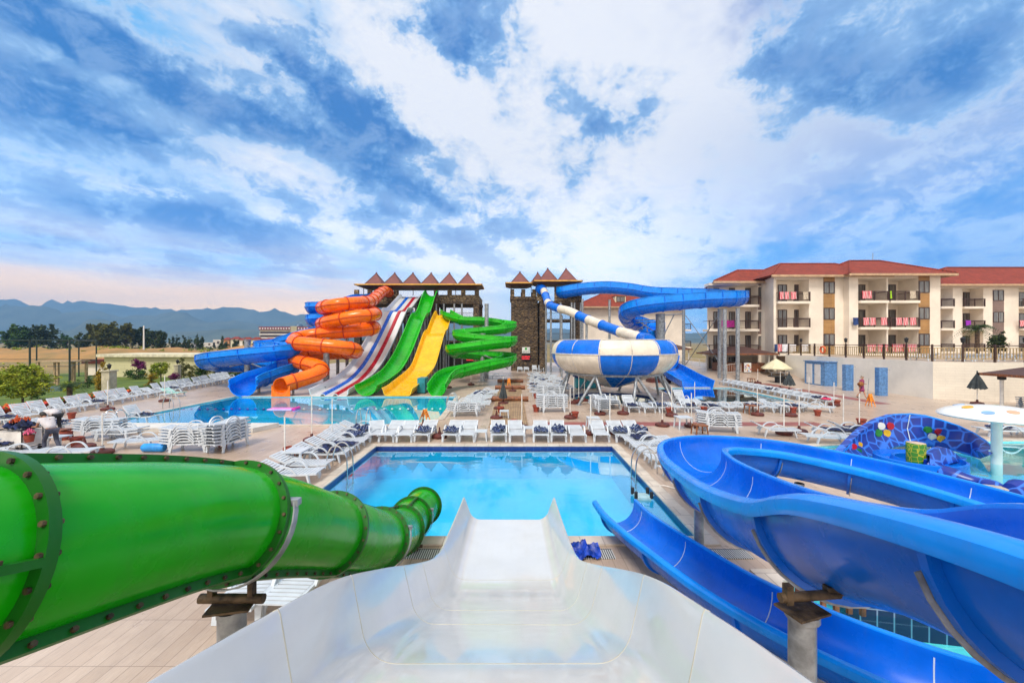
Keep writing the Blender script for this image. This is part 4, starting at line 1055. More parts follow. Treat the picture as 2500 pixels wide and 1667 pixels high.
for (u0,u1,vt,lab,k) in ((563,583,825,'cream gabled village house left of the far hotel',0),(585,611,827,'white village house with a long red roof right of the cream one',1),(613,634,826,'ochre village house with red roof just left of the far hotel',0),(640,668,829,'low white house with red roof under the left half of the far hotel',1),(672,706,830,'long low house with red roof under the far hotel tower',0),(546,560,826,'small orange house left of the cream gabled one',2)):
    x0,x1 = (u0-1250)*Dh/F,(u1-1250)*Dh/F; far_house(x0,x1,Dh,H+(833.5-vt)*Dh/F-.8,lab,[M_render2,M_render,mat('ochre render',(.5,.24,.1,1),.85)][k])
for (u0,u1,vt,lab) in ((430,470,838,'pale flat shed among the dark far trees'),(497,525,836,'low flat white building in front of the far tree line'),(520,545,829,'flat roofed grey building at the foot of the mountains')):
    D_ = 300; x0,x1 = (u0-1250)*D_/F,(u1-1250)*D_/F; far_house(x0,x1,D_,H+(833.5-vt)*D_/F,lab,mat('pale far wall',(.6,.55,.5,1),.9),False)
# a pale town far away on the plain reads as one mass
m = MB(); r = random.Random(5)
for k in range(240):
    a = r.uniform(-1.28,-.45); y = r.uniform(1500,2300); x = a*y; s = r.uniform(6,22)
    m.box(x-s,x+s,y,y+12,-2,r.uniform(5,16))
tag(m.build('distant_town', mat('distant town', (.55,.5,.46,1), .9, .3, .02), smooth=0), kind='stuff')

# low cream building behind the lawn
t = thing('garden_pavilion', 'long low cream building with a flat overhanging roof behind the lawn', 'building', (-44,51,0))
MB().box(-50.5,-37,49.3,54,0,2.5).build('wall', brick_mat('cream boarding',(.60,.56,.33,1),(.57,.53,.31,1),(.4,.37,.22,1),1,2.4,.5,.012,.8,.2,(PI/2,0,0),var=.08), t, smooth=0)
MB().box(-51,-36.6,48.8,54.5,2.5,2.85).build('roof', mat('cream fascia',(.68,.63,.46,1),.7), t, smooth=0)
t = thing('storage_shed', 'small shed with a rust red roof between the court fence and the cream building', 'shed', (-51,52,0))
MB().box(-55.5,-51.2,52,55,0,1.5).build('wall', M_render, t, smooth=0); MB().box(-55.8,-51.1,51.6,55.4,1.5,2.05).build('roof', M_rooftile, t, smooth=0)

# ================================================================ terrace on the right
T = [(31.9,46.5),(32.25,30.5),(35.2,28.9),(75,26.5),(90,62),(50,62),(50,57),(31.5,57)]
M_terr = brick_mat('terrace paving',(.42,.33,.26,1),(.38,.29,.22,1),(.25,.2,.16,1),1,.4,.4,.01,.7,.1)
tag(MB().prism([(x+.25,y+.05) if i < 4 else (x,y) for i,(x,y) in enumerate(T)],.0,2.8).build('terrace', M_terr, smooth=0), kind='structure')
M_wallw = mat('white painted wall', (.80,.75,.67,1), .75, .06, .5, bump=.05, bscale=12)
M_wallb = brick_mat('white painted brick', (.78,.71,.60,1), (.75,.68,.575,1), (.69,.62,.52,1), 1, .9, .2, .012, .75, .3, (PI/2,0,0), var=.08)
tag(MB().prism([(31.9,46.5),(31.9+.005,46.5),(32.255,30.5),(32.5,30.45),(32.15,46.5)][0:1]+[(32.25,30.5),(32.5,30.52),(32.15,46.5)],0,2.86).build('retaining_wall', M_wallw, loc=(32,38,0), smooth=0), 'long smooth white retaining wall behind the blue shower columns', 'wall')
tag(MB().prism([(32.254,30.497),(35.2,28.88),(75,26.45),(75,26.7),(35.25,29.13),(32.5,30.5)],0,2.86).build('retaining_wall', M_wallb, loc=(35,29,0), smooth=0), 'white painted brick wall with courses on the right, behind the closed grey parasol', 'wall')
M_tan = mat('tan baluster paint', (.42,.30,.14,1), .55, .2, 4)
def terrace_fence(pts, label, lamps):
    t = thing('terrace_fence', label, 'fence', (pts[0][0],pts[0][1],2.86))
    n = 0
    for (x0,y0),(x1,y1) in zip(pts, pts[1:]):
        a, b = V((x0,y0,0)), V((x1,y1,0)); L = (b-a).length; k = max(1, round(L/2.0)); d = (b-a)/k; e = d.normalized()
        for i in range(k):
            p = a+d*i; q = p+d; ang = math.atan2(e.y, e.x)
            MB().rbox((p.x,p.y,3.52),.11,.11,1.32,ang).build('fence_post', M_brown, t, smooth=0)
            m = MB(); c = (p+q)/2
            m.rbox((c.x,c.y,4.08),d.length-.12,.06,.06,ang); m.rbox((c.x,c.y,3.1),d.length-.12,.04,.05,ang,m=1); m.rbox((c.x,c.y,3.9),d.length-.12,.04,.05,ang,m=1)
            nb = 9
            for j in range(nb):
                s = p+d*((j+.7)/(nb+.4)); m.rbox((s.x,s.y,3.5),.05,.04,.76,ang,m=1)
            m.build('railing_panel', [M_brown,M_tan], t, smooth=0)
            if n % lamps == 1:
                m = MB(); m.lathe([(.03,4.18),(.03,4.3),(.1,4.34),(.13,4.6),(.16,4.62),(.02,4.76)],8,(p.x,p.y,0)); m.build('lantern', M_black, t)
            n += 1
terrace_fence([(31.95,46),(32.4,30.75)], 'brown and tan fence with lanterns along the edge above the smooth white wall', 3)
terrace_fence([(32.4,30.7),(35.3,29.1),(60,27.6)], 'brown and tan fence with lanterns above the white brick wall on the right', 2)
t = thing('life_ring', 'orange life ring hanging on the terrace fence', 'life ring', (31.98,41,3.5))
m = MB().tube([(31.92,40.9+.32*math.cos(2*PI*i/24),3.55+.32*math.sin(2*PI*i/24)) for i in range(25)],.08,8); m.build('ring', mat('life ring orange',(.8,.12,.02,1),.5), t)

# blue shower cabin and columns
M_mosaic = brick_mat('blue glass mosaic', (.05,.16,.42,1), (.09,.24,.52,1), (.16,.30,.5,1), 1, .07, .07, .006, .25, .1, (PI/2,0,0), var=.35, nscale=6)
M_door = mat('white door leaf', (.74,.72,.70,1), .5, .05, 2)
t = thing('shower_cabin', 'blue mosaic changing cabin with two white doors against the white wall', 'cabin', (31.4,40.5,0))
MB().box(30.8,32.0,39.2,41.9,0,2.35).build('wall', M_mosaic, t, smooth=0)
for y0 in (39.75,40.85):
    d_ = MB().box(30.765,30.8,y0,y0+.75,.12,2.1).build('door', M_door, t, smooth=0); MB().rbox((30.75,y0+.65,1.1),.03,.04,.12).build('handle', M_galv, d_, smooth=0)
MB().box(30.7,32.0,39.1,42.0,2.35,2.42).build('roof', M_mosaic, t, smooth=0)
for x, y, h, lab in ((30.2,35.8,2.32,'blue mosaic shower column nearer the cabin, left of the walking woman'),(30.05,32.4,2.28,'blue mosaic shower column right of the walking woman')):
    t = thing('shower_column', lab, 'shower', (x,y,0), 'blue mosaic shower columns')
    MB().box(x-.35,x+.35,y-.2,y+.2,0,h).build('column', M_mosaic, t, smooth=0)
    m = MB().cyl((x+.35,y,h-.2),(x+.6,y,h-.15),.025,n=6); m.lathe([(.02,0),(.1,-.05),(.1,-.07)],10,(x+.6,y,h-.14)); m.build('shower_head', M_chrome, t)
    MB().rbox((x+.38,y,1.0),.06,.1,.16).build('tap', M_chrome, t, smooth=0)

# raised ground towards the hotel
def rh(x,y):
    def s(a): a=max(0,min(1,a)); return a*a*(3-2*a)
    return -.02+.95*s((y-41)/7)*s((x-19.5)/5)
tag(field(19,31.9,40.5,74,26,40,rh).build('sloping_deck', M_deck, smooth=80), kind='structure')
def roof_kiosk(name, label, cx, cy, hx, hy, z0, ze, za, posts):
    t = thing(name, label, 'pavilion', (cx,cy,z0))
    m = MB(); m.add([(cx-hx,cy-hy,ze),(cx+hx,cy-hy,ze),(cx+hx,cy+hy,ze),(cx-hx,cy+hy,ze),(cx-hx*.25,cy,za),(cx+hx*.25,cy,za)],[(0,1,5,4),(1,2,5),(2,3,4,5),(3,0,4)]); m.build('roof', M_shingle2, t, smooth=0)
    m = MB()
    for a,b in (((cx-hx,cy-hy),(cx+hx,cy-hy)),((cx+hx,cy-hy),(cx+hx,cy+hy)),((cx+hx,cy+hy),(cx-hx,cy+hy)),((cx-hx,cy+hy),(cx-hx,cy-hy))): m.box(min(a[0],b[0])-.05,max(a[0],b[0])+.05,min(a[1],b[1])-.05,max(a[1],b[1])+.05,ze-.14,ze+.02)
    m.build('eave_board', M_wood, t, smooth=0)
    for x,y in posts: MB().cyl((x,y,z0),(x,y,ze),.09,n=10).build('post', M_pole, t)
    return t
M_shingle2 = brick_mat('dark brown shingle', (.10,.045,.035,1), (.08,.036,.03,1), (.045,.02,.018,1), 1, .3, .25, .012, .7, .4, var=.2)
t = roof_kiosk('bar_kiosk','dark roofed poolside bar in front of the hotel, left of the white parasol',27.0,48,3.6,2.4,.9,3.0,3.8,((24.2,46.2),(29.8,46.2),(24.2,49.4)))
MB().box(24.4,29.6,46.6,48.6,.9,1.9).build('counter', M_wood, t, smooth=0)
roof_kiosk('bar_kiosk','distant dark roofed kiosk seen between the white house and the hotel',24.6,66,4.2,2.4,.8,3.2,4.3,((21.2,64),(28.4,64)))
t = roof_kiosk('shade_pavilion','brown shingled shade roof on pale posts at the right edge by the brick wall',36.1,23.8,5.6,2.2,0,2.35,3.4,((31.0,25.2),(39,25.2),(31.6,22.4)))
m = MB(); m.lathe([(.05,2.2),(.2,2.25),(.2,2.45),(.05,2.55)],10,(31.0,25.2,-.25)); m.build('lamp', M_black, t)
t = thing('white_fence','low white tubular fence along the bar, behind the tall flume posts','fence',(27,50,.9))
m = MB(); pts = [(25.6,62),(26.2,54),(26.8,46.6),(23.4,45.4)]
for (x0,y0),(x1,y1) in zip(pts,pts[1:]):
    L = math.hypot(x1-x0,y1-y0); n = int(L/.35); ang = math.atan2(y1-y0,x1-x0)
    z = rh((x0+x1)/2,(y0+y1)/2)+.02
    for zz in (.15,1.05): m.cyl((x0,y0,rh(x0,y0)+zz),(x1,y1,rh(x1,y1)+zz),.025,n=6)
    for i in range(n+1):
        x,y = x0+(x1-x0)*i/n, y0+(y1-y0)*i/n; r_ = .04 if i % 6 == 0 else .012; m.cyl((x,y,rh(x,y)),(x,y,rh(x,y)+1.06),r_,n=5)
m.build('railing', M_pole, t)

# small booths among the slides
t = thing('canvas_booth','low teal booth with a dark sloping top and red round end under the bowl','booth',(6.9,37.5,0))
MB().box(6.0,8.3,37.2,38.6,.05,1.0).build('panel', mat('teal panel',(.01,.22,.27,1),.5,.15,2), t, smooth=0)
MB().add([(5.9,37.1,1.0),(8.5,37.1,1.0),(8.5,38.7,1.0),(5.9,38.7,1.0),(5.9,37.1,1.75),(5.9,38.7,1.75),(7.3,37.1,1.5),(7.3,38.7,1.5)],[(0,1,6,4),(1,2,7,6),(2,3,5,7),(4,6,7,5),(3,0,4,5),(3,2,1,0)]).build('top', mat('navy canvas',(.012,.02,.09,1),.7,.2,3), t, smooth=0)
MB().lathe([(.001,-.04),(.5,-.04),(.5,.04),(.001,.04)],20).xform(Matrix.Translation((8.5,37.1,.75)) @ Matrix.Rotation(PI/2,4,'X')).build('round_end', mat('red panel',(.5,.02,.03,1),.5), t, smooth=30)
t = thing('pump_cabinet','teal pump cabinet standing under the lower end of the yellow slide','cabinet',(-7.75,34.3,0))
MB().box(-8.0,-7.35,33.6,35.0,.06,1.3).build('housing', mat('teal panel',(.01,.22,.27,1),.5,.15,2), t, smooth=0); MB().box(-8.05,-7.3,33.5,35.1,0,.06).build('base', M_black, t, smooth=0); MB().box(-7.34,-7.32,33.9,34.6,.3,1.1).build('door', mat('pale teal panel',(.06,.42,.48,1),.5,.15,2), t, smooth=0)
# ================================================================ sun loungers
ORD = 'first second third fourth fifth sixth seventh eighth ninth tenth eleventh twelfth thirteenth fourteenth fifteenth sixteenth seventeenth eighteenth nineteenth twentieth twenty-first twenty-second twenty-third twenty-fourth twenty-fifth twenty-sixth'.split()
def slat_bed(x0, x1, z0, z1, n, wd=.31, bend=0):
    """slatted plastic bed from (x0,z0) to (x1,z1) with side rails"""
    m = MB(); L = math.hypot(x1-x0, z1-z0); a = -math.atan2(z1-z0, x1-x0)
    for k in range(n):
        f = (k+.5)/n; m.rbox((x0+(x1-x0)*f, 0, z0+(z1-z0)*f+bend*math.sin(PI*f)), L/n-.032, wd*2-.06, .022, 0, a)
    for s in (-1, 1):
        pts = [V((x0+(x1-x0)*k/6, s*wd, z0+(z1-z0)*k/6-.012+bend*math.sin(PI*k/6))) for k in range(7)]
        m.sweep(pts, [(-.025,-.035),(.025,-.035),(.025,.02),(-.025,.02)])
    return m
def arm_arch(s):
    pts = spline([(-.42,s*.34,.31),(-.33,s*.35,.44),(-.16,s*.355,.55),(.1,s*.355,.55),(.26,s*.35,.44),(.36,s*.34,.30)], 4)
    return MB().sweep(pts, [(-.028,-.02),(.028,-.02),(.028,.02),(-.028,.02)])
def lounger_proto(ang):
    t = thing('sun_lounger', 'x', 'sun lounger')
    slat_bed(-.28, .95, .33, .36, 11, bend=-.02).build('seat', M_plastic, t, smooth=30)
    a = rad(ang); slat_bed(-.30, -.30-.72*math.cos(a), .34, .34+.72*math.sin(a), 7).build('backrest', M_plastic, t, smooth=30)
    for x, k in ((.66,1),(-.5,-1)):
        for s in (-1,1):
            MB().sweep([V((x,s*.30,.33)),V((x+k*.05,s*.315,.15)),V((x+k*.09,s*.325,0))], [(-.05,-.025),(.05,-.025),(.05,.025),(-.05,.025)], up=V((1,0,0)), scales=[1.2,1,.8]).build('leg', M_plastic, t, smooth=30)
    for s in (-1,1): arm_arch(s).build('armrest', M_plastic, t)
    if ang > 15: MB().sweep([V((-.62,0,.34+.32*math.tan(a))),V((-.72,0,.28))], [(-.2,-.015),(.2,-.015),(.2,.015),(-.2,.015)]).build('prop', M_plastic, t)
    return t
P_FLAT, P_MID, P_UP = lounger_proto(4), lounger_proto(24), lounger_proto(52)
PROTO = {'f':P_FLAT,'m':P_MID,'u':P_UP}; used = set()
def place_lounger(x, y, rz, kind, label, group, z=0, sc_=None):
    p = PROTO[kind]
    if kind in used: p = copy_tree(p)
    used.add(kind)
    p.location = (x, y, z); p.rotation_euler = (0, 0, rz)
    if sc_: p.scale = (sc_,)*3
    return tag(p, label, 'sun lounger', group)
def stack_mesh():
    m = slat_bed(-.3,.95,.33,.37,10); k = slat_bed(-.3,-1.0,.34,.42,6); m.add(k.v, k.f)
    for s in (-1,1):
        a = arm_arch(s); m.add(a.v, a.f)
        for x, k in ((.66,1),(-.5,-1)): m.rbox((x+k*.05,s*.33,.17),.09,.05,.34,0,-k*.25)
    return m
STK = [None]
def stack(x, y, rz, n, where, group, z=0, dz=.115):
    r = random.Random(int(x*91+y*37))
    for i in range(n):
        if STK[0] is None: STK[0] = stack_mesh().build('stacked_lounger', M_plastic, None, smooth=30); o = STK[0]
        else: o = STK[0].copy(); COL.objects.link(o)
        o.location = (x+r.uniform(-.03,.03), y+r.uniform(-.03,.03), z+i*dz); o.rotation_euler = (0,0,rz+r.uniform(-.04,.04))
        pos = 'lowest' if i == 0 else 'topmost' if i == n-1 else ORD[i]+' lowest'
        tag(o, f'{pos} lounger of the stack {where}', 'sun lounger', group)
# crumpled towels
def towel_mesh(seed, lx, ly, amp, fr=4):
    nx, ny = 18, 12; vs = []
    for j in range(ny+1):
        for i in range(nx+1):
            u, v = i/nx-.5, j/ny-.5
            n1 = noise.fractal(V((u*fr+seed*7, v*fr, seed)), .9, 2.1, 4); e = noise.noise(V((u*3, v*3, seed*3)))
            rr = 1+.22*e
            vs.append((u*lx*rr, v*ly*rr, max(.012, amp*(.45+n1)*(1-1.6*max(abs(u),abs(v))**2)+.02)))
    return MB().add(vs, [(j*(nx+1)+i, j*(nx+1)+i+1, (j+1)*(nx+1)+i+1, (j+1)*(nx+1)+i) for j in range(ny) for i in range(nx)])
TW = {}
def stripe_mat():
    m = mat('navy towel with pale bands', (.012,.03,.12,1), .9, .4, 9, bump=.4, bscale=40, coord='Object'); nt = m.node_tree; b = nt.nodes['Principled BSDF']
    src = b.inputs['Base Color'].links[0].from_socket
    wv = tex(nt, 'ShaderNodeTexWave', 3.2, 'Object', rot=(0,0,.5), Distortion=1.2)
    nt.links.new(mixc(nt, S_(nt, wv.outputs[1]).sm(.93,.97), src, (.3,.36,.45,1)), b.inputs['Base Color']); return m
M_stripe = stripe_mat()
def towel(x, y, z, rz, kind, label, group='navy towels left on the loungers', tilt=0):
    if kind not in TW:
        sd = {'a':1,'b':2,'c':3,'d':4}[kind]
        TW[kind] = towel_mesh(sd, *{'a':(.82,.6,.2),'b':(.95,.58,.13),'c':(.8,.62,.28),'d':(1.2,.6,.09)}[kind]).build('towel', M_navy if kind in 'bd' else M_stripe, None, smooth=80); o = TW[kind]
    else: o = TW[kind].copy(); COL.objects.link(o)
    o.location = (x, y, z); o.rotation_euler = (0, tilt, rz)
    return tag(o, label, 'towel', group)
def row(spots, desc, group, start='from front'):
    for i, s in enumerate(spots):
        x, y, rz, kind = s[:4]; tw = s[4] if len(s) > 4 else ''
        extra = {'':'bare white lounger','a':'lounger with crumpled navy towel','b':'lounger with flat navy towel','c':'lounger with heaped navy towel','d':'lounger under long navy towel'}[tw]
        z = rh(x,y)+.0 if x > 19 and y > 41 and x < 31.9 else 0
        place_lounger(x, y, rz, kind, f'{extra}, {ORD[i]} {start} {desc}', group, max(0,z))
        if tw:
            dd = .15 if kind == 'f' else .25
            towel(x+dd*math.cos(rz), y+dd*math.sin(rz), .375, rz+R.uniform(-.3,.3), tw, f'navy towel on the {ORD[i]} lounger {start} {desc}')
jr = random.Random(3); J = lambda s: jr.uniform(-s, s)
# garden edge, heads to the hedge, feet to the big pool
sp_ = []
for i in range(23):
    D_ = 21.2+i*1.12; xf = -26.1-(D_-21.2)*.2 if D_ < 40 else -29.9-(D_-40)*.32
    sp_.append((xf-.95+J(.15), D_+J(.1), J(.14)-.1, 'u' if i not in (10,) else 'm', {0:'b',5:'d',12:'b'}.get(i,'')))
row(sp_, 'of the garden edge row', 'loungers along the garden edge')
# loose loungers front left
row([(-20.4,21.9,-.1,'u','b'),(-22.6,19.6,.15,'m','a'),(-15.4,16.5,3.35,'f'),(-20.2,15.4,.3,'f','b'),(-18.4,14.6,.2,'f'),(-16.6,14.9,.15,'f')], 'in the loose left group', 'loose loungers at the front left', 'from front')
stack(-18.9,18.4,.1,5,'left of the big pool by the red pot','stacked loungers at the front left'); stack(-17.6,17.9,3.2,2,'of two behind the flat lounger at left','stacked loungers at the front left')
stack(-13.0,16.1,.05,6,'beside the blue roll','stacked loungers at the front left'); stack(-11.7,16.3,1.5,7,'right of the blue roll stack','stacked loungers at the front left',dz=.13)
# left bank of the near pool
row([(-6.95,12.5,.02,'m'),(-7.05,13.45,-.03,'m'),(-7.0,14.75,.02,'m','b'),(-7.0,15.6,-.02,'m','d'),(-6.95,16.45,.03,'m'),(-7.05,17.2,.0,'m','a'),(-7.2,18.05,-.05,'m','c'),(-7.1,18.9,.04,'m')], 'on the near pool left bank', 'loungers left of the near pool')
row([(-4.35,6.95,-1.5,'f'),(-3.62,7.05,-1.62,'f')], 'under the green tube slide', 'loungers under the green tube', 'from left')
# far bank of the near pool, feet towards the viewer
k_ = [(-6.15,'m',''),(-5.47,'m',''),(-4.74,'m',''),(-3.92,'m','a'),(-2.68,'m','a'),(-1.97,'m',''),(-.62,'m','c'),(.18,'m',''),(1.31,'m','a'),(2.09,'m','c'),(2.91,'f',''),(3.96,'m',''),(4.85,'m','a'),(5.6,'m','c')]
row([(x,18.15+J(.05),-PI/2+(.35 if i == 0 else J(.06)),k,tw) for i,(x,k,tw) in enumerate(k_)], 'in the far bank row', 'loungers across the far bank of the near pool', 'from left')
# right bank of the near pool
row([(5.75,9.4,PI+.02,'m'),(5.7,10.5,PI-.03,'m'),(5.75,11.6,PI,'m'),(5.7,12.7,PI+.02,'m'),(5.7,14.1,PI-.02,'m'),(5.65,15.1,PI+.02,'f'),(5.65,15.95,PI,'f'),(5.6,16.75,PI-.02,'f','b')], 'on the near pool right bank', 'loungers right of the near pool')
# front row of the side pool
f_ = [(1540,'u','b',-1.55),(1575,'f','',-1.5),(1610,'f','a',-1.5),(1645,'f','',-1.45),(1682,'m','b',-1.6),(1727,'m','d',-1.0),(1760,'f','',-1.0),(1795,'f','',-.95),(1832,'f','b',-1.0),(1866,'f','',-1.05),(1895,'m','',-1.0),(1925,'f','d',-.9),(1958,'f','',-.8),(1992,'f','',-.8)]
row([((u-1250)*25.3/F,25.3+J(.1),a,k,tw) for u,k,tw,a in f_], 'in the side pool front row', 'loungers in front of the side pool', 'from left')
place_lounger(12.0,28.1,-1.55,'u','white lounger with upright grey back, alone at the corner of the side pool','lone loungers')
# right bank of the side pool
row([(22.1+J(.1),28.6+.86*i,PI+.08+J(.08),'f',{0:'b',3:'',6:'b'}.get(i,'')) for i in range(15)], 'on the side pool right bank', 'loungers on the right bank of the side pool')
# beside the boardwalk
stack(2.5,25.0,.03,7,'right of the boardwalk, nearest the viewer','stacked loungers by the boardwalk'); stack(2.9,30.2,.02,7,'right of the boardwalk, second one back','stacked loungers by the boardwalk')
towel(2.4,28.2,.45,.1,'d','navy mat lying between the two stacks right of the boardwalk')
stack(5.4,24.6,-1.4,6,'left of the bowl, turned end on','stacked loungers by the boardwalk'); stack(-2.8,23.6,.05,5,'beside the big pool left of the boardwalk','stacked loungers by the boardwalk')
stack(6.6,26.6,-1.5,3,'in front of the bowl pool','stacked loungers by the boardwalk')
row([(2.3+.05*i+J(.25),32.2+1.35*i,J(.2)+(.05 if i%2 else PI),'m' if i%3 else 'f',{2:'a',4:'b',7:'a',9:'a'}.get(i,'')) for i in range(15)], 'between boardwalk and bowl', 'loungers between the boardwalk and the bowl')
row([(4.5+J(.2),35+1.7*i,J(.25),'m' if i%2 else 'f',{1:'a',3:'b'}.get(i,'')) for i in range(9)], 'behind the bowl legs', 'loungers behind the bowl legs')
row([(-2.6+J(.15)+.05*i,24.9+1.0*i,PI+J(.1),'f' if i%3 else 'm',{0:'b',4:'',6:'b',7:'b'}.get(i,'')) for i in range(9)], 'right of the big pool', 'loungers right of the big pool')
row([(1.15,58.4,-PI/2,'m'),(2.1,58.4,-PI/2,'m'),(3.3,58.2,-PI/2,'u'),(4.25,58.2,-PI/2,'u')], 'at the foot of the stone turret', 'loungers at the foot of the turret', 'from left')
place_lounger(-1.8,47.5,.1,'f','flat white lounger lying behind the thick post of the green serpentine slide','lone loungers')
# by the splash pool
stack(10.1,19.5,-.25,6,'in front of the red path, at centre right','stacked loungers by the splash pool')
row([(12.3,18.6,-.15,'m',''),(14.6,18.2,-.25,'m','d'),(16.0,18.6,-.2,'m','d'),(13.6,17.2,-.1,'f','')], 'behind the splash pool', 'loungers behind the splash pool', 'from left')
row([(22.8,18.5,2.9,'f','b'),(24.6,18.4,2.9,'f',''),(26.4,18.8,2.9,'m','')], 'right of the spotted mushroom', 'loungers right of the mushroom', 'from left')
stack(32.4,24.4,2.9,6,'under the shade roof by the brick wall','stacked loungers under the shade roof'); stack(34.2,24.2,2.9,6,'farther right under the shade roof','stacked loungers under the shade roof')
row([(30.2,45.0,2.6,'m')], 'lying under the white parasol by the wall', 'lone loungers', 'and only one')
# on the terrace, seen through the fence
for i in range(9):
    place_lounger(34.5+i*1.7+J(.3), 33+J(.8), 1.4+J(.4), 'm', f'white lounger on the terrace behind the fence, {ORD[i]} from the left', 'terrace loungers', 2.8)
for i, (x, y) in enumerate(((-27.2,32.0),)): 
    o = place_lounger(x, y, -.25, 'm', 'mint green lounger among the white ones of the garden edge row', 'lone loungers')
    for c_ in list(o.children):
        if c_.name.startswith(('seat','backrest')):
            c_.data = c_.data.copy(); c_.data.materials.clear(); c_.data.materials.append(M_plastic2)

# ================================================================ parasol feet with bare poles
def foot_proto(pole):
    t = thing('parasol_stand', 'x', 'parasol stand')
    MB().lathe([(.001,0),(.33,0),(.36,.05),(.35,.12),(.28,.17),(.07,.2),(.05,.34),(.001,.34)],20).build('base', M_base, t)
    if pole: MB().cyl((0,0,.2),(0,0,pole),.024,n=8).build('pole', M_pole, t)
    else: MB().cyl((0,0,.3),(0,0,.48),.035,n=8).build('socket', M_base, t)
    return t
FOOT = {}
def stand(u, v, pole, label, y=None):
    p = G(u, v)
    if pole not in FOOT: FOOT[pole] = o = foot_proto(pole)
    else: o = copy_tree(FOOT[pole])
    z = 0
    if p.x > 19 and p.y > 41: z = max(0, rh(p.x,p.y))
    o.location = (p.x, p.y, z); return tag(o, label, 'parasol stand', 'parasol stands with bare poles' if pole else 'empty parasol feet')
for u,v,pl,lab in ((1033,1046,0,'brown parasol foot in front of the orange warning board at the chamfered pool corner'),(1073,1068,0,'brown parasol foot behind the gap in the far bank row'),(1212,1022,0,'brown parasol foot left of the boardwalk, nearest the white table'),(1274,1046,1.75,'white pole on a brown foot at the near end of the boardwalk'),(1392,1021,1.75,'white pole on brown foot just right of the near boardwalk stack'),(1442,1060,1.8,'white pole with foot behind the eleventh far bank lounger'),(1489,1058,1.9,'tall white pole behind the twelfth lounger of the far bank row'),(1521,1011,0,'brown parasol foot below the upright lounger with navy towel'),(1617,1040,1.75,'white pole on brown foot standing on the left part of the red path'),(1688,1042,1.75,'white pole on brown foot beside the white table on the red path'),(1640,1016,1.75,'white pole on brown foot next to a red pot below the side pool row'),(1696,984,1.5,'white pole and foot at the near edge of the side pool'),(1721,1013,0,'brown foot beside the red pot above the right stack'),(1849,1014,1.6,'white pole on brown foot beside the brown stool'),(1930,1016,0,'brown foot and red pot left of the last front row loungers'),(1914,1060,1.9,'tall white pole crossing the right part of the red path'),(1951,1056,1.75,'white pole on brown foot in front of the red path at right'),(2059,1050,1.8,'white pole behind the long navy towels, left of the snake slide'),(2098,1048,1.8,'white pole nearest the left flank of the snake slide'),(2036,990,1.6,'white pole on brown foot at the right end of the side pool bank'),(1975,968,1.6,'thin white pole among the right bank loungers, second from the end'),(1905,950,1.6,'thin white pole behind the right bank loungers, midway'),(1850,936,1.5,'thin white pole behind the right bank loungers, farthest'),(1150,940,1.6,'white pole and foot left of the boardwalk under the serpentine slide'),(1094,947,0,'brown foot close to the mouth of the green serpentine slide'),(1251,956,0,'brown foot beside the front log on the boardwalk'),(1218,999,0,'brown foot left of the boardwalk, between two others'),(1401,985,1.9,'left of three white poles in front of the bowl pool'),(1413,981,1.9,'middle of three white poles in front of the bowl pool'),(1427,980,1.9,'right of three white poles in front of the bowl pool'),(695,1144,1.8,'faint pole on brown foot next to the pot, left bank of the near pool'),(761,1077,2.0,'white pole and foot at the far left corner of the near pool'),(811,1082,1.9,'white pole among the loungers at the far end of the left bank'),(744,1106,0,'brown foot behind the pot and white table on the left bank'),(263,1001,1.9,'white pole on brown foot in the garden edge row by the towels'),(402,980,1.9,'white pole and foot beside the mint lounger'),(206,1094,0,'brown foot beside the large red pot at front left'),(250,1108,1.6,'white pole in front of the flat lounger at front left'),(1465,1012,0,'brown foot between the end on stack and the side pool row')):
    stand(u,v,pl,lab)
def pot_proto():
    t = thing('flower_pot','x','pot')
    MB().lathe([(.001,0),(.13,0),(.17,.28),(.2,.28),(.2,.35),(.17,.35),(.15,.3),(.001,.3)],18).build('pot', M_terra, t)
    return t
PP = [None]
for u,v,s,lab in ((708,1118,1.2,'terracotta pot beside the white table on the left bank'),(175,1022,1,'terracotta pot in front of the garden edge row'),(186,1090,1.15,'large terracotta pot in front of the white stack at front left'),(162,1073,1.1,'terracotta pot left of the five lounger stack'),(543,1089,1.2,'terracotta pot on the deck right of the tall stacks'),(1255,1043,1.1,'terracotta pot at the near end of the boardwalk'),(1634,1010,1.1,'terracotta pot below the fourth lounger of the side pool row'),(1718,1008,1.1,'terracotta pot just above the right stack'),(1936,1009,1.1,'terracotta pot right of the white table below the side pool'),(1996,1015,1,'terracotta pot standing alone at the right end of the front row'),(2043,990,1.1,'terracotta pot at the end of the right bank row'),(1309,973,1.1,'terracotta pot behind the nearest boardwalk stack'),(1309,1005,1.2,'terracotta pot left of the nearest boardwalk stack'),(1404,1021,1.1,'terracotta pot beside the pole right of the boardwalk stack'),(1222,1008,1.1,'terracotta pot beside the white table left of the boardwalk'),(2103,1040,1.1,'terracotta pot on the red path behind the snake slide')):
    p = G(u,v); 
    if PP[0] is None: PP[0] = o = pot_proto()
    else: o = copy_tree(PP[0])
    o.location = p; o.scale = (s,)*3; tag(o, lab, 'pot', 'terracotta ash pots')
def table_proto(mt, hgt=.45, w_=.26):
    t = thing('side_table','x','table')
    MB().box(-w_,w_,-w_,w_,hgt-.04,hgt).build('table_top', mt, t, smooth=0)
    for sx in (-1,1):
        for sy in (-1,1): MB().cyl((sx*(w_-.05),sy*(w_-.05),hgt-.04),(sx*(w_-.01),sy*(w_-.01),0),.035,.028,n=6).build('leg', mt, t)
    return t
TB = {}
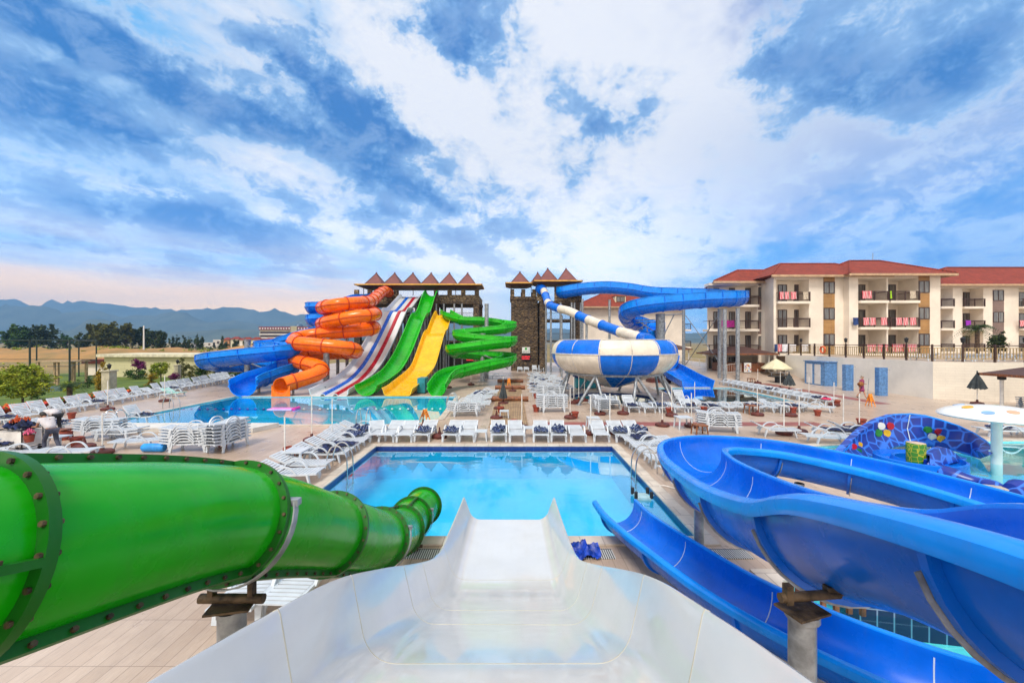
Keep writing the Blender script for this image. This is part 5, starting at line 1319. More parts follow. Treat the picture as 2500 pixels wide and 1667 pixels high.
for k,u,v,s,lab in (('w',1175,1075,1,'white plastic side table left of the towel lounger with the rounded heap'),('w',1293,1066,1,'white plastic side table between the eighth and ninth far bank loungers'),('w',1231,1021,1,'white plastic side table left of the boardwalk beside red pots'),('w',1448,1044,1.2,'white plastic table on the left end of the red path'),('w',1668,1046,1.35,'tall white table on the red path'),('b',1708,1061,1.1,'reddish wooden stool in front of the right stack'),('b',1834,1010,1.2,'reddish wooden stool in front of the side pool row'),('w',1910,1008,1.1,'white plastic table below the side pool row at right'),('w',1946,962,1.0,'white table behind the right bank of the side pool'),('w',724,1139,1.35,'tall white table beside the pot on the left bank'),('w',2018,994,1.1,'white table at the end of the right bank, under a pink towel'),('w',146,1090,1.0,'white plastic table behind the bending man'),('b',150,1072,1.0,'reddish wooden stool behind the bending man'),('w',404,976,1,'white table beside the mint lounger'),('b',1834,935,1.1,'wooden stool on the far diagonal red path')):
    p = G(u,v)
    if k not in TB: TB[k] = o = table_proto(M_plastic if k == 'w' else M_wood)
    else: o = copy_tree(TB[k])
    o.location = p; o.scale = (s,)*3; tag(o, lab, 'table' if k == 'w' else 'stool', 'small poolside tables' if k == 'w' else 'wooden stools')
p = G(2018,994); o = towel_mesh(8,.6,.5,.16).build('towel', mat('pink towelling',(.65,.03,.12,1),.9,.3,8), None, smooth=80); o.location = (p.x,p.y,.5); tag(o,'pink towel heaped on the white table at the end of the right bank','towel')
o = towel_mesh(5,.7,.5,.2).build('tarpaulin', mat('bright blue plastic sheet',(.01,.06,.5,1),.35,.3,5,bump=.3), None, smooth=60); p = G(1422,1352); o.location = p; tag(o,'crumpled bright blue plastic sheet beside the white slide at the pool edge','plastic sheet')
t = thing('foam_roll','bright blue foam roll lying beside the stacks at front left','roll',(-14.2,15.9,0))
MB().lathe([(.001,-.45),(.12,-.44),(.165,-.38),(.165,.38),(.12,.44),(.001,.45)],16).xform(Matrix.Translation((-14.3,15.9,.17)) @ Matrix.Rotation(PI/2,4,'Y')).build('roll', mat('sky blue foam',(.02,.28,.75,1),.5,.15,4), t)

# ---------------------------------------------------------------- parasols and warning boards
def closed_parasol(x, y, z0, zb, zt, label, r=.26, z=0):
    t = thing('closed_parasol', label, 'parasol', (x,y,z), 'folded grey parasols')
    MB().lathe([(.001,z),(.33,z),(.36,z+.05),(.33,z+.14),(.07,z+.2),(.05,z+.34),(.001,z+.34)],18,(x,y,0)).build('base', M_base, t)
    MB().cyl((x,y,z+.2),(x,y,zt),.025,n=8).build('pole', M_pole, t)
    m = MB(); n = 32; vs = []; prof = [(0,zt),(.06,zt-.04),(.1,zt-.25),(.62,zb+.5),(.92,zb+.12),(1.0,zb)]
    for f, zz in prof:
        for i in range(n):
            q = 2*PI*i/n; k = r*f*(1+.22*math.cos(8*q)); vs.append((x+k*math.cos(q), y+k*math.sin(q), zz+(.05*math.cos(8*q) if f == 1 else 0)))
    m.add(vs, [(j*n+i,j*n+(i+1)%n,(j+1)*n+(i+1)%n,(j+1)*n+i) for j in range(len(prof)-1) for i in range(n)]); m.build('canopy', M_grey, t, smooth=70)
closed_parasol(-.62,28,0,.42,1.95,'folded grey parasol standing left of the boardwalk')
closed_parasol(24.5,35.2,0,.55,1.8,'folded grey parasol behind the right bank of the side pool',.42)
closed_parasol(32.6,27.9,0,1.1,2.4,'folded grey parasol in front of the white brick wall',.42)
t = thing('open_parasol','low cream parasol opened near the corner of the smooth white wall','parasol',(30.0,45.2,.85))
MB().cyl((30.0,45.2,.85),(30.0,45.2,2.5),.03,n=8).build('pole', M_pole, t)
m = MB(); n = 8; vs = [(30.0,45.2,2.45)]
for f, zz in ((.5,2.0),(1.0,1.4),(1.0,1.28)):
    for i in range(n): vs.append((30.0+1.55*f*math.cos(2*PI*i/n), 45.2+1.55*f*math.sin(2*PI*i/n), zz))
fs = [(0,1+i,1+(i+1)%n) for i in range(n)]+[(1+j*n+i,1+(j+1)*n+i,1+(j+1)*n+(i+1)%n,1+j*n+(i+1)%n) for j in range(2) for i in range(n)]
m.add(vs, fs).build('canopy', mat('cream canvas',(.72,.66,.45,1),.8,.06,2), t, smooth=0)
t = thing('folded_table','black low table with spread top near the blue cabin','table',(28.3,41.9,.0))
z_ = max(0,rh(28.3,42.2))+.0
MB().box(27.3,29.3,41.6,42.5,z_+.62,z_+.72).build('table_top', M_black, t, smooth=0); MB().box(27.9,28.7,41.8,42.3,z_,z_+.62).build('pedestal', M_black, t, smooth=0)
M_org = mat('orange warning plastic',(.85,.27,.01,1),.45,.1,5)
def a_board(x, y, rz, h, label, open_=.2):
    t = thing('warning_board', label, 'warning board', (0,0,0), 'orange folding warning boards')
    for s in (-1,1):
        m = MB(); k = s*open_
        for sx in (-1,1): m.add([(sx*.14-.03,k,0),(sx*.14+.03,k,0),(sx*.09+.03,0,h),(sx*.09-.03,0,h),(sx*.14-.03,k+.02,0),(sx*.14+.03,k+.02,0),(sx*.09+.03,.02,h),(sx*.09-.03,.02,h)],[(0,1,2,3),(7,6,5,4),(0,4,5,1),(1,5,6,2),(2,6,7,3),(3,7,4,0)])
        m.add([(-.12,k*.62,h*.38),(.12,k*.62,h*.38),(.1,k*.04,h*.97),(-.1,k*.04,h*.97),(-.12,k*.62+.018,h*.38),(.12,k*.62+.018,h*.38),(.1,k*.04+.018,h*.97),(-.1,k*.04+.018,h*.97)],[(0,1,2,3),(7,6,5,4),(0,4,5,1),(1,5,6,2),(2,6,7,3),(3,7,4,0)])
        m.build('panel', M_org, t, smooth=0)
    m = MB(); r = random.Random(2)
    for j in range(3): m.rbox((r.uniform(-.01,.01),-open_*.62*(1-j*.28)-.012,h*(.47+.15*j)),.13-.02*j,.006,.035,0,0,-.3)
    m.build('lettering', mat('red brown print',(.2,.03,.01,1),.6), t, smooth=0)
    t.location = (x,y,0); t.rotation_euler = (0,0,rz)
a_board(-4.75,21.75,1.1,.72,'orange folding warning board at the chamfered corner of the big pool',.3)
a_board(-.3,38.6,.1,.85,'orange warning board standing behind the folded parasol by the boardwalk',.15)
a_board(24.4,27.1,.2,.85,'orange warning board at the near end of the diagonal red path',.22)
m = MB()

# ---------------------------------------------------------------- pool fittings
def ladder(x, y, rz, label):
    t = thing('pool_ladder', label, 'ladder', (0,0,0), 'chrome pool ladders')
    for s in (-.25,.25):
        MB().tube(spline([(-.55,s,0),(-.52,s,.45),(-.36,s,.78),(-.1,s,.78),(.12,s,.45),(.16,s,-.1),(.16,s,-.9)],6),.024,8).build('handrail', M_chrome, t)
    for z in (-.3,-.6): MB().box(.1,.22,-.25,.25,z-.015,z+.015).build('step', M_chrome, t)
    t.location = (x,y,.04); t.rotation_euler = (0,0,rz)
ladder(-5.75,13.75,0,'chrome ladder on the left edge of the near pool')
ladder(4.25,13.4,PI,'chrome ladder on the right edge of the near pool')
ladder(-7.7,20.85,PI/2,'chrome ladder on the front edge of the big pool, by the loungers')
ladder(-20.6,20.9,PI/2,'chrome ladder at the front left corner of the big pool')
ladder(-22.05,26.0,0,'chrome ladder on the left edge of the big pool')
ladder(-4.3,27.3,PI,'chrome ladder on the right edge of the big pool, half hidden by stacked loungers')
t = thing('lane_rope','float rope across the big pool, purple floats left and white ones right','rope',(-13,26.3,-.1))
MB().tube([V((-22,26.3,-.09)),V((-4.35,26.3,-.09))],.012,5).build('line', M_navy, t)
for i in range(33):
    x = -21.7+i*.53; m = MB().lathe([(.001,-.09),(.06,-.07),(.08,0),(.06,.07),(.001,.09)],8).xform(Matrix.Translation((x,26.3,-.085)) @ Matrix.Rotation(PI/2,4,'Y'))
    m.build('float', mat('purple float',(.10,.02,.2,1),.5) if i < 15 else mat('white float',(.7,.72,.74,1),.5), t)
t = thing('air_mattress','pink and lilac striped air mattress floating in the big pool','air mattress',(-14.9,26.2,-.1))
M_lilac = mat('lilac vinyl',(.45,.36,.7,1),.35); M_pink = mat('pink vinyl',(.7,.03,.35,1),.35)
m = MB()
for k in range(6): m.tube([V((-15.9,25.85+.13*k,-.05)),V((-14.3,25.85+.13*k,-.05))],.07,8,m=k%2)
m.build('ribs', [M_lilac,M_pink], t); MB().tube([V((-14.18,25.85,.0)),V((-14.18,26.5,.0))],.11,8).build('pillow', M_pink, t)
t = thing('pool_cleaner','grey pool cleaning robot with four black rollers floating near the right edge','pool cleaner',(3.75,11.5,-.1))
MB().rbox((3.75,11.5,-.1),.42,.4,.12).build('body', mat('pale blue casing',(.35,.55,.62,1),.3), t)
for sx in (-1,1):
    for sy in (-1,1): MB().cyl((3.75+sx*.22,11.5+sy*.17,-.06),(3.75+sx*.22,11.5+sy*.17,.12),.05,n=8).build('roller', M_black, t)
MB().tube(spline([(3.8,11.5,-.08),(4.2,11.7,-.1),(4.5,12.0,.06),(4.9,11.8,.03)],6),.015,5).build('cable', M_pole, t)

# ================================================================ splash pool figures
def voro_mat(name, c1, c2, edge, sc_, w0=.05, w1=.1, rough=.3):
    m = bpy.data.materials.new(name); m.use_nodes = True; nt = m.node_tree; b = nt.nodes['Principled BSDF']
    v = tex(nt,'ShaderNodeTexVoronoi',sc_,'World'); v.feature = 'DISTANCE_TO_EDGE'; v.inputs['Randomness'].default_value = .62
    v2 = tex(nt,'ShaderNodeTexNoise',1.5,'World')
    base = mixc(nt, S_(nt,v2.outputs[0]).sm(.35,.65), c1, c2)
    nt.links.new(mixc(nt, S_(nt,v.outputs['Distance']).sm(w0,w1), edge, base), b.inputs['Base Color']); b.inputs['Roughness'].default_value = rough; return m
M_hex = voro_mat('blue scales', (.004,.022,.24,1),(.004,.03,.33,1),(.03,.17,.75,1),2.3,.04,.11)
t = thing('snake_slide','blue scaled snake slide with coloured spots curling through the splash pool','children slide',(15,14.5,0))
top = [(2055,1103),(2078,1078),(2104,1052),(2143,1027),(2182,1014),(2222,1012),(2258,1016),(2298,1027),(2340,1041),(2376,1058),(2405,1077),(2424,1096)]
bot = [(2066,1112),(2095,1119),(2128,1112),(2160,1098),(2192,1087),(2224,1083),(2260,1084),(2298,1088),(2338,1096),(2374,1106),(2402,1114),(2424,1106)]
n = len(top); vs = []
dep = [14.3+2.3*math.sin(PI*(i+.15)/(n-.7)) for i in range(n)]
for i in range(n):
    a = W(*top[i],dep[i]+.25); b = W(*bot[i],dep[i]-.1); c = (a+b)/2+V((0,.16,-.02))
    vs += [a,c,b,b+V((0,.12,-.12)),c+V((0,.28,-.1)),a+V((0,.30,0))]
m = MB(); m.add(vs,[(i*6+j,i*6+(j+1)%6,(i+1)*6+(j+1)%6,(i+1)*6+j) for i in range(n-1) for j in range(6)]+[(5,4,3,2,1,0),tuple(range((n-1)*6,n*6))])
m.build('hood', M_hex, t, smooth=50)
m = MB(); m.tube([W(u,v,d+.4) for (u,v),d in zip(top,dep)],.06,8); m.build('rim', M_bluerim, t)
k = 5; MB().tube([W(*top[k],dep[k]+.2),(W(*top[k],dep[k]+.25)+W(*bot[k],dep[k]-.1))/2+V((0,.14,0)),W(*bot[k],dep[k]-.12)],.018,6).build('joint_seam', M_caulk, t)
sc5 = lambda zx,zy: (1850+zx*.2764, 950+zy*.2764)
cols = {'w':M_pole,'r':mat('spot red',(.5,.01,.02,1),.35),'g':mat('spot green',(.02,.22,.03,1),.35),'y':mat('spot yellow',(.8,.45,.01,1),.35),'o':mat('spot peach',(.8,.4,.25,1),.4),'b':mat('spot blue',(.25,.45,.75,1),.4)}
def depth_at(u):
    for i in range(n-1):
        if top[i][0] <= u <= top[i+1][0]: return dep[i]+(dep[i+1]-dep[i])*(u-top[i][0])/(top[i+1][0]-top[i][0])
    return dep[0]
def surf(u,v):
    for i in range(n-1):
        if top[i][0] <= u <= top[i+1][0]:
            f = (u-top[i][0])/(top[i+1][0]-top[i][0]); vt = top[i][1]+(top[i+1][1]-top[i][1])*f; vb = bot[i][1]+(bot[i+1][1]-bot[i][1])*f; g = (v-vt)/max(1,vb-vt)
            return depth_at(u)+.19-.35*g+.16*(1-abs(2*g-1))
    return dep[0]
for zx,zy,c_ in ((1090,325,'w'),(1170,325,'r'),(1065,385,'g'),(1140,388,'y'),(1505,360,'g'),(1605,380,'r'),(1545,422,'w'),(1625,440,'y'),(848,505,'r'),(898,490,'y'),(890,548,'g')):
    u,v = sc5(zx,zy); p = W(u,v,surf(u,v)); s = .15 if zx > 950 else .11
    MB().lathe([(.001,.03),(s,.03),(s,-.06),(.001,-.06)][::-1],12).xform(Matrix.Translation(p) @ Matrix.Rotation(PI/2,4,'X')).build('spot', cols[c_], t, smooth=30)
c0 = W(2243,1118,14.3); c0.z = .1
ring_ = [c0+V((1.0*math.cos(2*PI*i/32),.85*math.sin(2*PI*i/32),.12)) for i in range(33)]
MB().sweep(ring_, [(-.3,-.35),(.3,-.35),(.3,.02),(.22,.04),(.16,-.12),(-.16,-.12),(-.22,.04),(-.3,.02)], caps=False).build('lower_flume', M_blue, t)
vs = []; n2 = 9
for i in range(n2):
    f = i/(n2-1); u = 2270+90*f; vt = 1118-26*math.sin(PI*min(1,f*1.1+.08)); vb = 1142-20*f; d_ = 13.4+.9*f
    a, b = W(u,vt,d_+.15), W(u,vb,d_-.1); vs += [a,b,b+V((0,.2,0)),a+V((0,.2,0))]
MB().add(vs,[(i*4+j,i*4+(j+1)%4,(i+1)*4+(j+1)%4,(i+1)*4+j) for i in range(n2-1) for j in range(4)]).build('inner_bank', M_hex, t, smooth=50)
body = spline([W(2262,1128,13.6),W(2300,1146,13.3),W(2350,1162,12.9),W(2392,1172,12.6),W(2420,1184,12.3),W(2450,1196,12.0),W(2476,1203,11.8),W(2506,1210,11.5),W(2540,1216,11.2)],5)
L = len(body); MB().sweep([p-V((0,0,.1)) for p in body], circ(.24,16), scales=[.8+.35*math.sin(PI*i/L*3)**2+(.35 if i > L*.72 else 0) for i in range(L)]).build('body', M_hex, t)
hp = W(2478,1200,11.75); h_ = MB().lathe([(.001,-.4),(.24,-.32),(.36,-.08),(.34,.14),(.2,.32),(.001,.38)],16).xform(Matrix.Translation(hp+V((.2,0,.0))) @ Matrix.Rotation(PI/2,4,'Y')).build('head', M_hex, t)
e_ = MB().lathe([(.001,-.03),(.15,-.02),(.16,.02),(.12,.07),(.001,.09)],14).xform(Matrix.Translation(hp+V((.12,-.31,.03))) @ Matrix.Rotation(PI/2,4,'X')).build('eye', cols['r'], t)
MB().lathe([(.001,.08),(.085,.08),(.07,.12),(.001,.13)],12).xform(Matrix.Translation(hp+V((.12,-.31,.03))) @ Matrix.Rotation(PI/2,4,'X')).build('eye_white', M_pole, e_)
t = thing('tree_stump','green cracked tree stump column in the middle of the snake slide','column',(14.1,13.9,0))
st = W(2236,1141,13.9); st.z = -.4
MB().lathe([(.27,-.0),(.255,.5),(.265,1.24),(.25,1.27)],20,st).build('trunk', voro_mat('green bark',(.02,.16,.01,1),(.03,.20,.015,1),(.38,.36,.02,1),7,.03,.07,.5), t)
MB().lathe([(.25,1.27),(.001,1.285)],20,st).build('cut_top', mat('pale cut wood',(.6,.45,.35,1),.6), t); MB().lathe([(.001,-.1),(.08,-.06),(.1,0),(.08,.06),(.001,.1)],12,st+V((.36,-.06,.78))).build('spout', cols['o'], t)
t = thing('mushroom_fountain','white mushroom fountain with coloured oval spots standing in the splash pool','fountain',(17.65,14.5,-.4))
MB().cyl((17.65,14.5,-.45),(17.65,14.5,1.75),.15,.14,n=20).build('stem', mat('glossy white paint',(.78,.80,.8,1),.25,.03), t)
cz = [(0,2.06),(.5,2.04),(.95,1.97),(1.3,1.86),(1.5,1.74),(1.54,1.67),(1.48,1.62),(.9,1.66),(.13,1.68)]
MB().lathe([(max(r_,.001),z_) for r_,z_ in cz][::-1],40,(17.65,14.5,0)).build('cap', mat('glossy white paint',(.78,.80,.8,1),.25,.03), t)
for q,rr,c_,s in ((-150,1.15,'b',.16),(-118,.95,'o',.15),(-88,1.1,'g',.18),(-55,.95,'y',.17),(-20,1.1,'r',.17),(40,1.0,'g',.16),(110,1.0,'b',.16),(170,.9,'y',.15)):
    zz = 1.97-(rr-.95)*.33; p = V((17.65+rr*math.cos(rad(q)),14.5+rr*math.sin(rad(q)),zz+.012))
    tl = Matrix.Rotation(rad(q),4,'Z') @ Matrix.Rotation(rad(15),4,'Y')
    MB().lathe([(.001,.015),(s,.006),(s,-.08),(.001,-.08)][::-1],16).xform(Matrix.Translation(p) @ tl).build('spot', cols[c_], t)

# low tiled wall and little fence by the stair pool
M_ntile = brick_mat('navy wall tile',(.012,.014,.075,1),(.01,.012,.06,1),(.22,.25,.38,1),1,.24,1.4,.012,.25,.2,(PI/2,0,0),var=.1)
for n_ in [n_ for n_ in M_ntile.node_tree.nodes if n_.type == 'TEX_BRICK']: n_.offset = 0
t = MB().prism([(5.55,6.62),(9.6,5.9),(9.65,6.15),(5.6,6.87)],-.45,.32).build('tiled_wall', M_ntile, None, loc=(7.5,6.3,0), smooth=0); tag(t,'low navy tiled wall standing in the turquoise pool under the blue flume','wall')
t = thing('picket_fence','short brown picket fence with a small white sign below the blue flume','fence',(5.0,6.6,0))
for i in range(6): x = 4.72+i*.17; MB().box(x-.035,x+.035,6.55-i*.05,6.6-i*.05,.05,.62).build('picket', M_wood, t, smooth=0)
MB().rbox((5.15,6.51,.18),.95,.03,.05,-.285).build('rail', M_wood, t, smooth=0)
b_ = MB().rbox((5.2,6.42,.48),.3,.012,.3,-.285).build('sign_board', M_pole, t, smooth=0)
MB().lathe([(.04,0),(.075,0),(.075,.006),(.04,.006)],16).xform(Matrix.Translation((5.2,6.412,.46)) @ Matrix.Rotation(-.285,4,'Z') @ Matrix.Rotation(PI/2,4,'X')).build('emblem', mat('pale blue print',(.1,.25,.5,1),.5), b_, smooth=0)
# ================================================================ trees and plants
def leaf_mat(name, c1, c2, sc_=1.2):
    m = mat(name, c1, .75, .3, sc_, col2=c2, spec=.25, detail=7); return m
L_dark = leaf_mat('dark evergreen leaf', (.060,.085,.018,1),(.020,.034,.010,1),.5)
L_olive = leaf_mat('olive leaf', (.13,.13,.022,1),(.04,.05,.012,1),.35)
L_mid = leaf_mat('mid green leaf', (.055,.12,.012,1),(.02,.05,.008,1),1.5)
L_lime = leaf_mat('yellow green leaf', (.36,.38,.025,1),(.09,.17,.014,1),1.6)
L_gold = leaf_mat('golden leaf', (.42,.26,.02,1),(.16,.15,.015,1),2.5)
L_palm = leaf_mat('palm frond', (.045,.085,.02,1),(.02,.04,.012,1),2)
L_purple = leaf_mat('purple flower', (.20,.012,.13,1),(.10,.02,.07,1),3)
M_trunk = mat('bark', (.12,.075,.045,1), .9, .4, 6, bump=.4)
def crown_mesh(blobs, n, size, seed, flat=.5):
    r = random.Random(seed); m = MB(); tot = sum(b[3]*b[4]*b[5] for b in blobs)
    for (x,y,z,a,b,c) in blobs:
        k = int(n*a*b*c/tot)
        # clumps inside each blob
        cl = []
        for _ in range(max(6, k//28)):
            d = V((r.gauss(0,1),r.gauss(0,1),r.gauss(0,1))).normalized()*(r.random()**.35)*.88
            cl.append((d, r.uniform(.16,.34)))
        for _ in range(k):
            d, w_ = r.choice(cl)
            q = d+V((r.gauss(0,1),r.gauss(0,1),r.gauss(0,1)))*w_*.55
            p = V((x+q.x*a, y+q.y*b, z+q.z*c)); s = size*r.uniform(.6,1.35)
            u = V((r.gauss(0,1),r.gauss(0,1),r.gauss(0,1)*flat)).normalized(); w2 = u.cross(V((r.gauss(0,1),r.gauss(0,1),r.gauss(0,1)))).normalized()
            m.add([p-u*s, p+w2*s*.55, p+u*s, p-w2*s*.55], [(0,1,2,3)])
    return m
def tree(label, x, y, z, h, blobs, n, size, leaf, seed, tr=.15, group=None, name='broadleaf_tree', cat='tree'):
    """blobs are given relative to the foot of the trunk"""
    t = thing(name, label, cat, (x,y,z), group)
    m = MB(); r = random.Random(seed)
    m.cyl((x,y,z-.1),(x+r.uniform(-.1,.1)*h*.1,y,z+h*.55),tr,tr*.55,n=8)
    for b in blobs[:5]: m.cyl((x,y,z+h*.3),(x+b[0]*.8,y+b[1]*.8,z+b[2]),tr*.5,tr*.15,n=6)
    m.build('trunk', M_trunk, t)
    crown_mesh([(x+b[0],y+b[1],z+b[2],b[3],b[4],b[5]) for b in blobs], n, size, seed).build('crown', leaf, t, smooth=0)
    return t
def px(u, D): return (u-1250)*D/F
# far trees on the plain
gr = 'trees on the plain before the mountains'
def big(label, u0, u1, vt, D, leaf, seed, n=2600, dz=0):
    x0, x1 = px(u0,D), px(u1,D); h = H+(833.5-vt)*D/F; c = (x0+x1)/2; w_ = (x1-x0)/2; r = random.Random(seed); bl = []
    for k in range(7): bl.append((r.uniform(-.62,.62)*w_, r.uniform(-.4,.4)*w_, h*r.uniform(.45,.78), w_*r.uniform(.3,.5), w_*r.uniform(.3,.5), h*r.uniform(.2,.3)))
    bl.append((0,0,h*.42,w_*.8,w_*.6,h*.3))
    tree(label, c, D, 0, h, bl, n, h*.05, leaf, seed, h*.03, gr)
big('broad dark green tree at the far left edge, behind the court frame',0,70,787,150,L_mid,1)
big('rounded tree overlapping the far left one on its right',52,132,788,155,L_dark,2)
big('small pale tree standing between the two far groups',144,182,812,170,L_mid,3,900)
big('lower dark tree at the left end of the middle group',186,226,808,140,L_dark,4,1500)
big('tall olive tree in the middle group on the plain',216,292,783,140,L_olive,5,3200)
big('olive brown tree right of the tallest one',280,332,788,145,L_olive,6,2200)
big('dark tree beside the pale utility pole',318,372,792,150,L_dark,7,2000)
big('dark rounded tree at the right end of the middle group',356,408,794,148,L_dark,8,2000)
for i,(u,vt) in enumerate(((418,818),(432,820),(446,817),(462,819),(478,812),(490,816),(540,818),(548,824),(575,818),(600,826))):
    D = 170; x = px(u,D); h = H+(833.5-vt)*D/F
    tree(f'dark narrow cypress, {ORD[i]} from the left in the far row',x,D,0,h,[(0,0,h*.5,1.15,1.1,h*.5),(.5,0,h*.35,1.3,1.2,h*.34)],420,.42,L_dark,40+i,.15,'far row of cypresses','cypress_tree')
# scrub along the dry field
r = random.Random(9); m = MB()
for k in range(90):
    x = r.uniform(-200,-60); y = r.uniform(118,150)
    if k < 30: x = px(r.uniform(240,330),130); y = 130
    s = r.uniform(.6,1.9); g = crown_mesh([(x,y,1.2+s*.3,s*1.5,s*1.2,s*.8)],46,.32,k); m.add(g.v,g.f)
tag(m.build('scrub', L_lime, smooth=0), kind='stuff')
r = random.Random(19); m = MB()
for k in range(70):
    x = r.uniform(-260,-60); y = r.uniform(152,178); s = r.uniform(1.5,3.2); g = crown_mesh([(x,y,s*.6,s*1.6,s*1.2,s*.8)],40,.5,k+300); m.add(g.v,g.f)
tag(m.build('hedgerow', L_dark, smooth=0), kind='stuff')
for u,vt,vb,D,lab in ((351,795,862,110,'tall pale utility pole in front of the dark trees'),(390,820,842,150,'short pale post before the dark trees')):
    z0 = -.1; t = tag(MB().cyl((px(u,D),D,z0),(px(u,D),D,H+(833.5-vt)*D/F),.22,.14,n=8).build('utility_pole', M_pole, None, loc=(px(u,D),D,0)), lab, 'pole')
# garden on the left
tree('leafy yellow green tree at the left edge behind the loungers',-32.2,26.2,0,3.1,[(-.2,0,2.15,1.25,1.2,.85),(.9,.1,1.7,.95,.9,.75),(-1.0,-.2,1.5,1.0,.9,.8),(.3,-.4,1.3,1.2,.9,.6),(-.1,.3,2.6,.7,.7,.45)],5200,.085,L_lime,61,.07)
tree('golden conical shrub left of the stone lamp pillar',-35.2,34.2,0,2.75,[(0,0,1.0,.55,.55,1.0),(0,0,1.9,.33,.33,.8),(.05,0,2.4,.2,.2,.45)],2200,.07,L_gold,62,.05,None,'conical_shrub','shrub')
tree('golden ball topiary right of the stone lamp pillar',-34.6,38.2,0,1.45,[(0,0,1.05,.5,.5,.4),(0,0,.35,.45,.45,.35)],1400,.06,L_gold,63,.05,None,'topiary_shrub','shrub')
tree('purple flowering shrub by the cream building',-44.6,47.5,0,2.4,[(0,0,1.75,.75,.6,.6),(.5,0,1.2,.5,.5,.5)],1300,.09,L_purple,64,.06,None,'flowering_shrub','shrub')
tree('green undergrowth beneath the purple flowering shrub',-44.0,46.6,0,1.3,[(0,0,.6,1.3,.7,.6)],1200,.09,L_mid,65,.05,None,'green_shrub','shrub')
tree('yellow green shrub in front of the cream building',-37.2,42.2,0,2.4,[(0,0,1.6,.85,.7,.7),(-.5,0,1.1,.6,.6,.5)],2200,.08,L_lime,66,.06,None,'green_shrub','shrub')
tree('bushy shrub with magenta flowers beside the second lamp pillar',-35.2,41.5,0,1.25,[(0,0,.7,.5,.5,.5)],900,.06,L_purple,67,.04,None,'flowering_shrub','shrub')
tree('pointed bush growing behind the second lamp pillar',-37.5,45.5,0,2.9,[(0,0,1.9,.5,.5,.9),(.3,0,.9,1.1,.7,.8)],1700,.08,L_olive,68,.05,None,'conical_shrub','shrub')
for i in range(9):
    x,y = -38.6+i*.95, 49.0+i*.55
    tree(f'dark hedge bush, {ORD[i]} from the left behind the far loungers',x,y,0,1.8,[(0,0,.9,.85,.7,.85),(.4,.1,.6,.7,.7,.6)],900,.09,L_dark if i%2 else L_mid,70+i,.05,'hedge behind the far loungers','hedge_bush','shrub')
for i,(x,y,s) in enumerate(((-36.8,30.5,1.0),(-38.5,34.5,1.1),(-33.3,22.3,.9),(-40.5,38,1.2),(-31.0,31.5,.5),(-31.6,34.5,.5))):
    tree(f'low garden bush, {ORD[i]} in the planting behind the loungers',x,y,0,1.0*s,[(0,0,.5*s,.6*s,.6*s,.5*s),(.4*s,.1,.35*s,.5*s,.5*s,.35*s)],700,.06,[L_mid,L_lime,L_olive][i%3],90+i,.04,'low bushes behind the loungers','garden_bush','shrub')
def palm(label, x, y, z, h, n, ln, seed, droop=.8, tr=.14):
    t = thing('palm_tree', label, 'palm', (x,y,z)); r = random.Random(seed)
    m = MB(); m.tube([V((x,y,z+h*k/6)) for k in range(7)],tr,8); m.build('trunk', M_trunk, t)
    m = MB()
    for k in range(n):
        q = 2*PI*k/n+r.uniform(-.2,.2); e = r.uniform(.15,1.2); d = V((math.cos(q),math.sin(q),0)); pts = []
        for i in range(8):
            f = i/7; pts.append(V((x,y,z+h))+d*ln*f*math.cos(e*(1-f*.3))+V((0,0,ln*(math.sin(e)*f-droop*f*f))))
        for i in range(1,8):
            tt = (pts[i]-pts[i-1]).normalized(); sd = tt.cross(V((0,0,1))).normalized()
            for s in (-1,1):
                for k2 in (0,.5):
                    b = pts[i-1].lerp(pts[i],k2); w_ = ln*.26*(1-abs(i/7-.45)); tip = b+sd*s*w_+tt*w_*.5-V((0,0,w_*.35)); m.add([b,b+tt*ln*.035,tip],[(0,1,2)])
    m.build('crown', L_palm, t, smooth=0); return t
palm('squat fan palm left of the stone lamp pillar',-34.0,30.6,0,.95,26,1.15,1,.7,.16)
palm('palm in front of the second hotel block',55.5,47.5,2.8,3.1,26,2.2,2,.9,.2)
tree('dark pine beside the palm in front of the second hotel block',58.6,48,2.8,3.2,[(0,0,1.2,1.1,1,1.0),(0,0,2.2,.7,.7,.8)],1300,.14,L_dark,111,.1)
for i in range(14):
    x = 47.5+i*1.15; tree(f'flowering terrace bush, {ORD[i]} from the left behind the fence',x,33.5-.06*i,2.8,.9,[(0,0,.5,.6,.5,.45)],420,.07,[L_mid,L_mid,L_purple,L_lime][i%4],120+i,.03,'bushes behind the terrace fence','terrace_bush','shrub')
# flower beds
def beds(name, pts, cols_, n, seed):
    r = random.Random(seed)
    for ci, mt in enumerate(cols_):
        m = MB()
        for k in range(n):
            f = r.random(); i = min(len(pts)-2, int(f*(len(pts)-1))); g = f*(len(pts)-1)-i; a, b = V(pts[i]), V(pts[i+1]); p = a.lerp(b,g); x,y = p.x+r.uniform(-.8,.5), p.y+r.uniform(-.3,.3); z = r.uniform(.12,.5)
            s = r.uniform(.08,.16); q = r.uniform(0,PI); u = V((math.cos(q),math.sin(q),r.uniform(-.4,.4)))*s; w_ = V((-math.sin(q),math.cos(q),r.uniform(0,.8)))*s
            c = V((x,y,z)); m.add([c-u,c-w_,c+u,c+w_],[(0,1,2,3)])
        tag(m.build(name, mt, smooth=0), kind='stuff')
beds('flower_bed',[(-29.9,20.5),(-30.2,24),(-31.2,32.5)],[mat('orange petals',(.75,.16,.01,1),.8),mat('red petals',(.55,.03,.02,1),.8),L_mid],2600,4)
beds('flower_bed',[(-31.5,18.5),(-32.2,22.5)],[mat('yellow petals',(.75,.42,.02,1),.8),L_lime],1100,5)
beds('ground_cover',[(-31.4,33),(-34.9,50)],[L_mid,L_olive],1500,6)
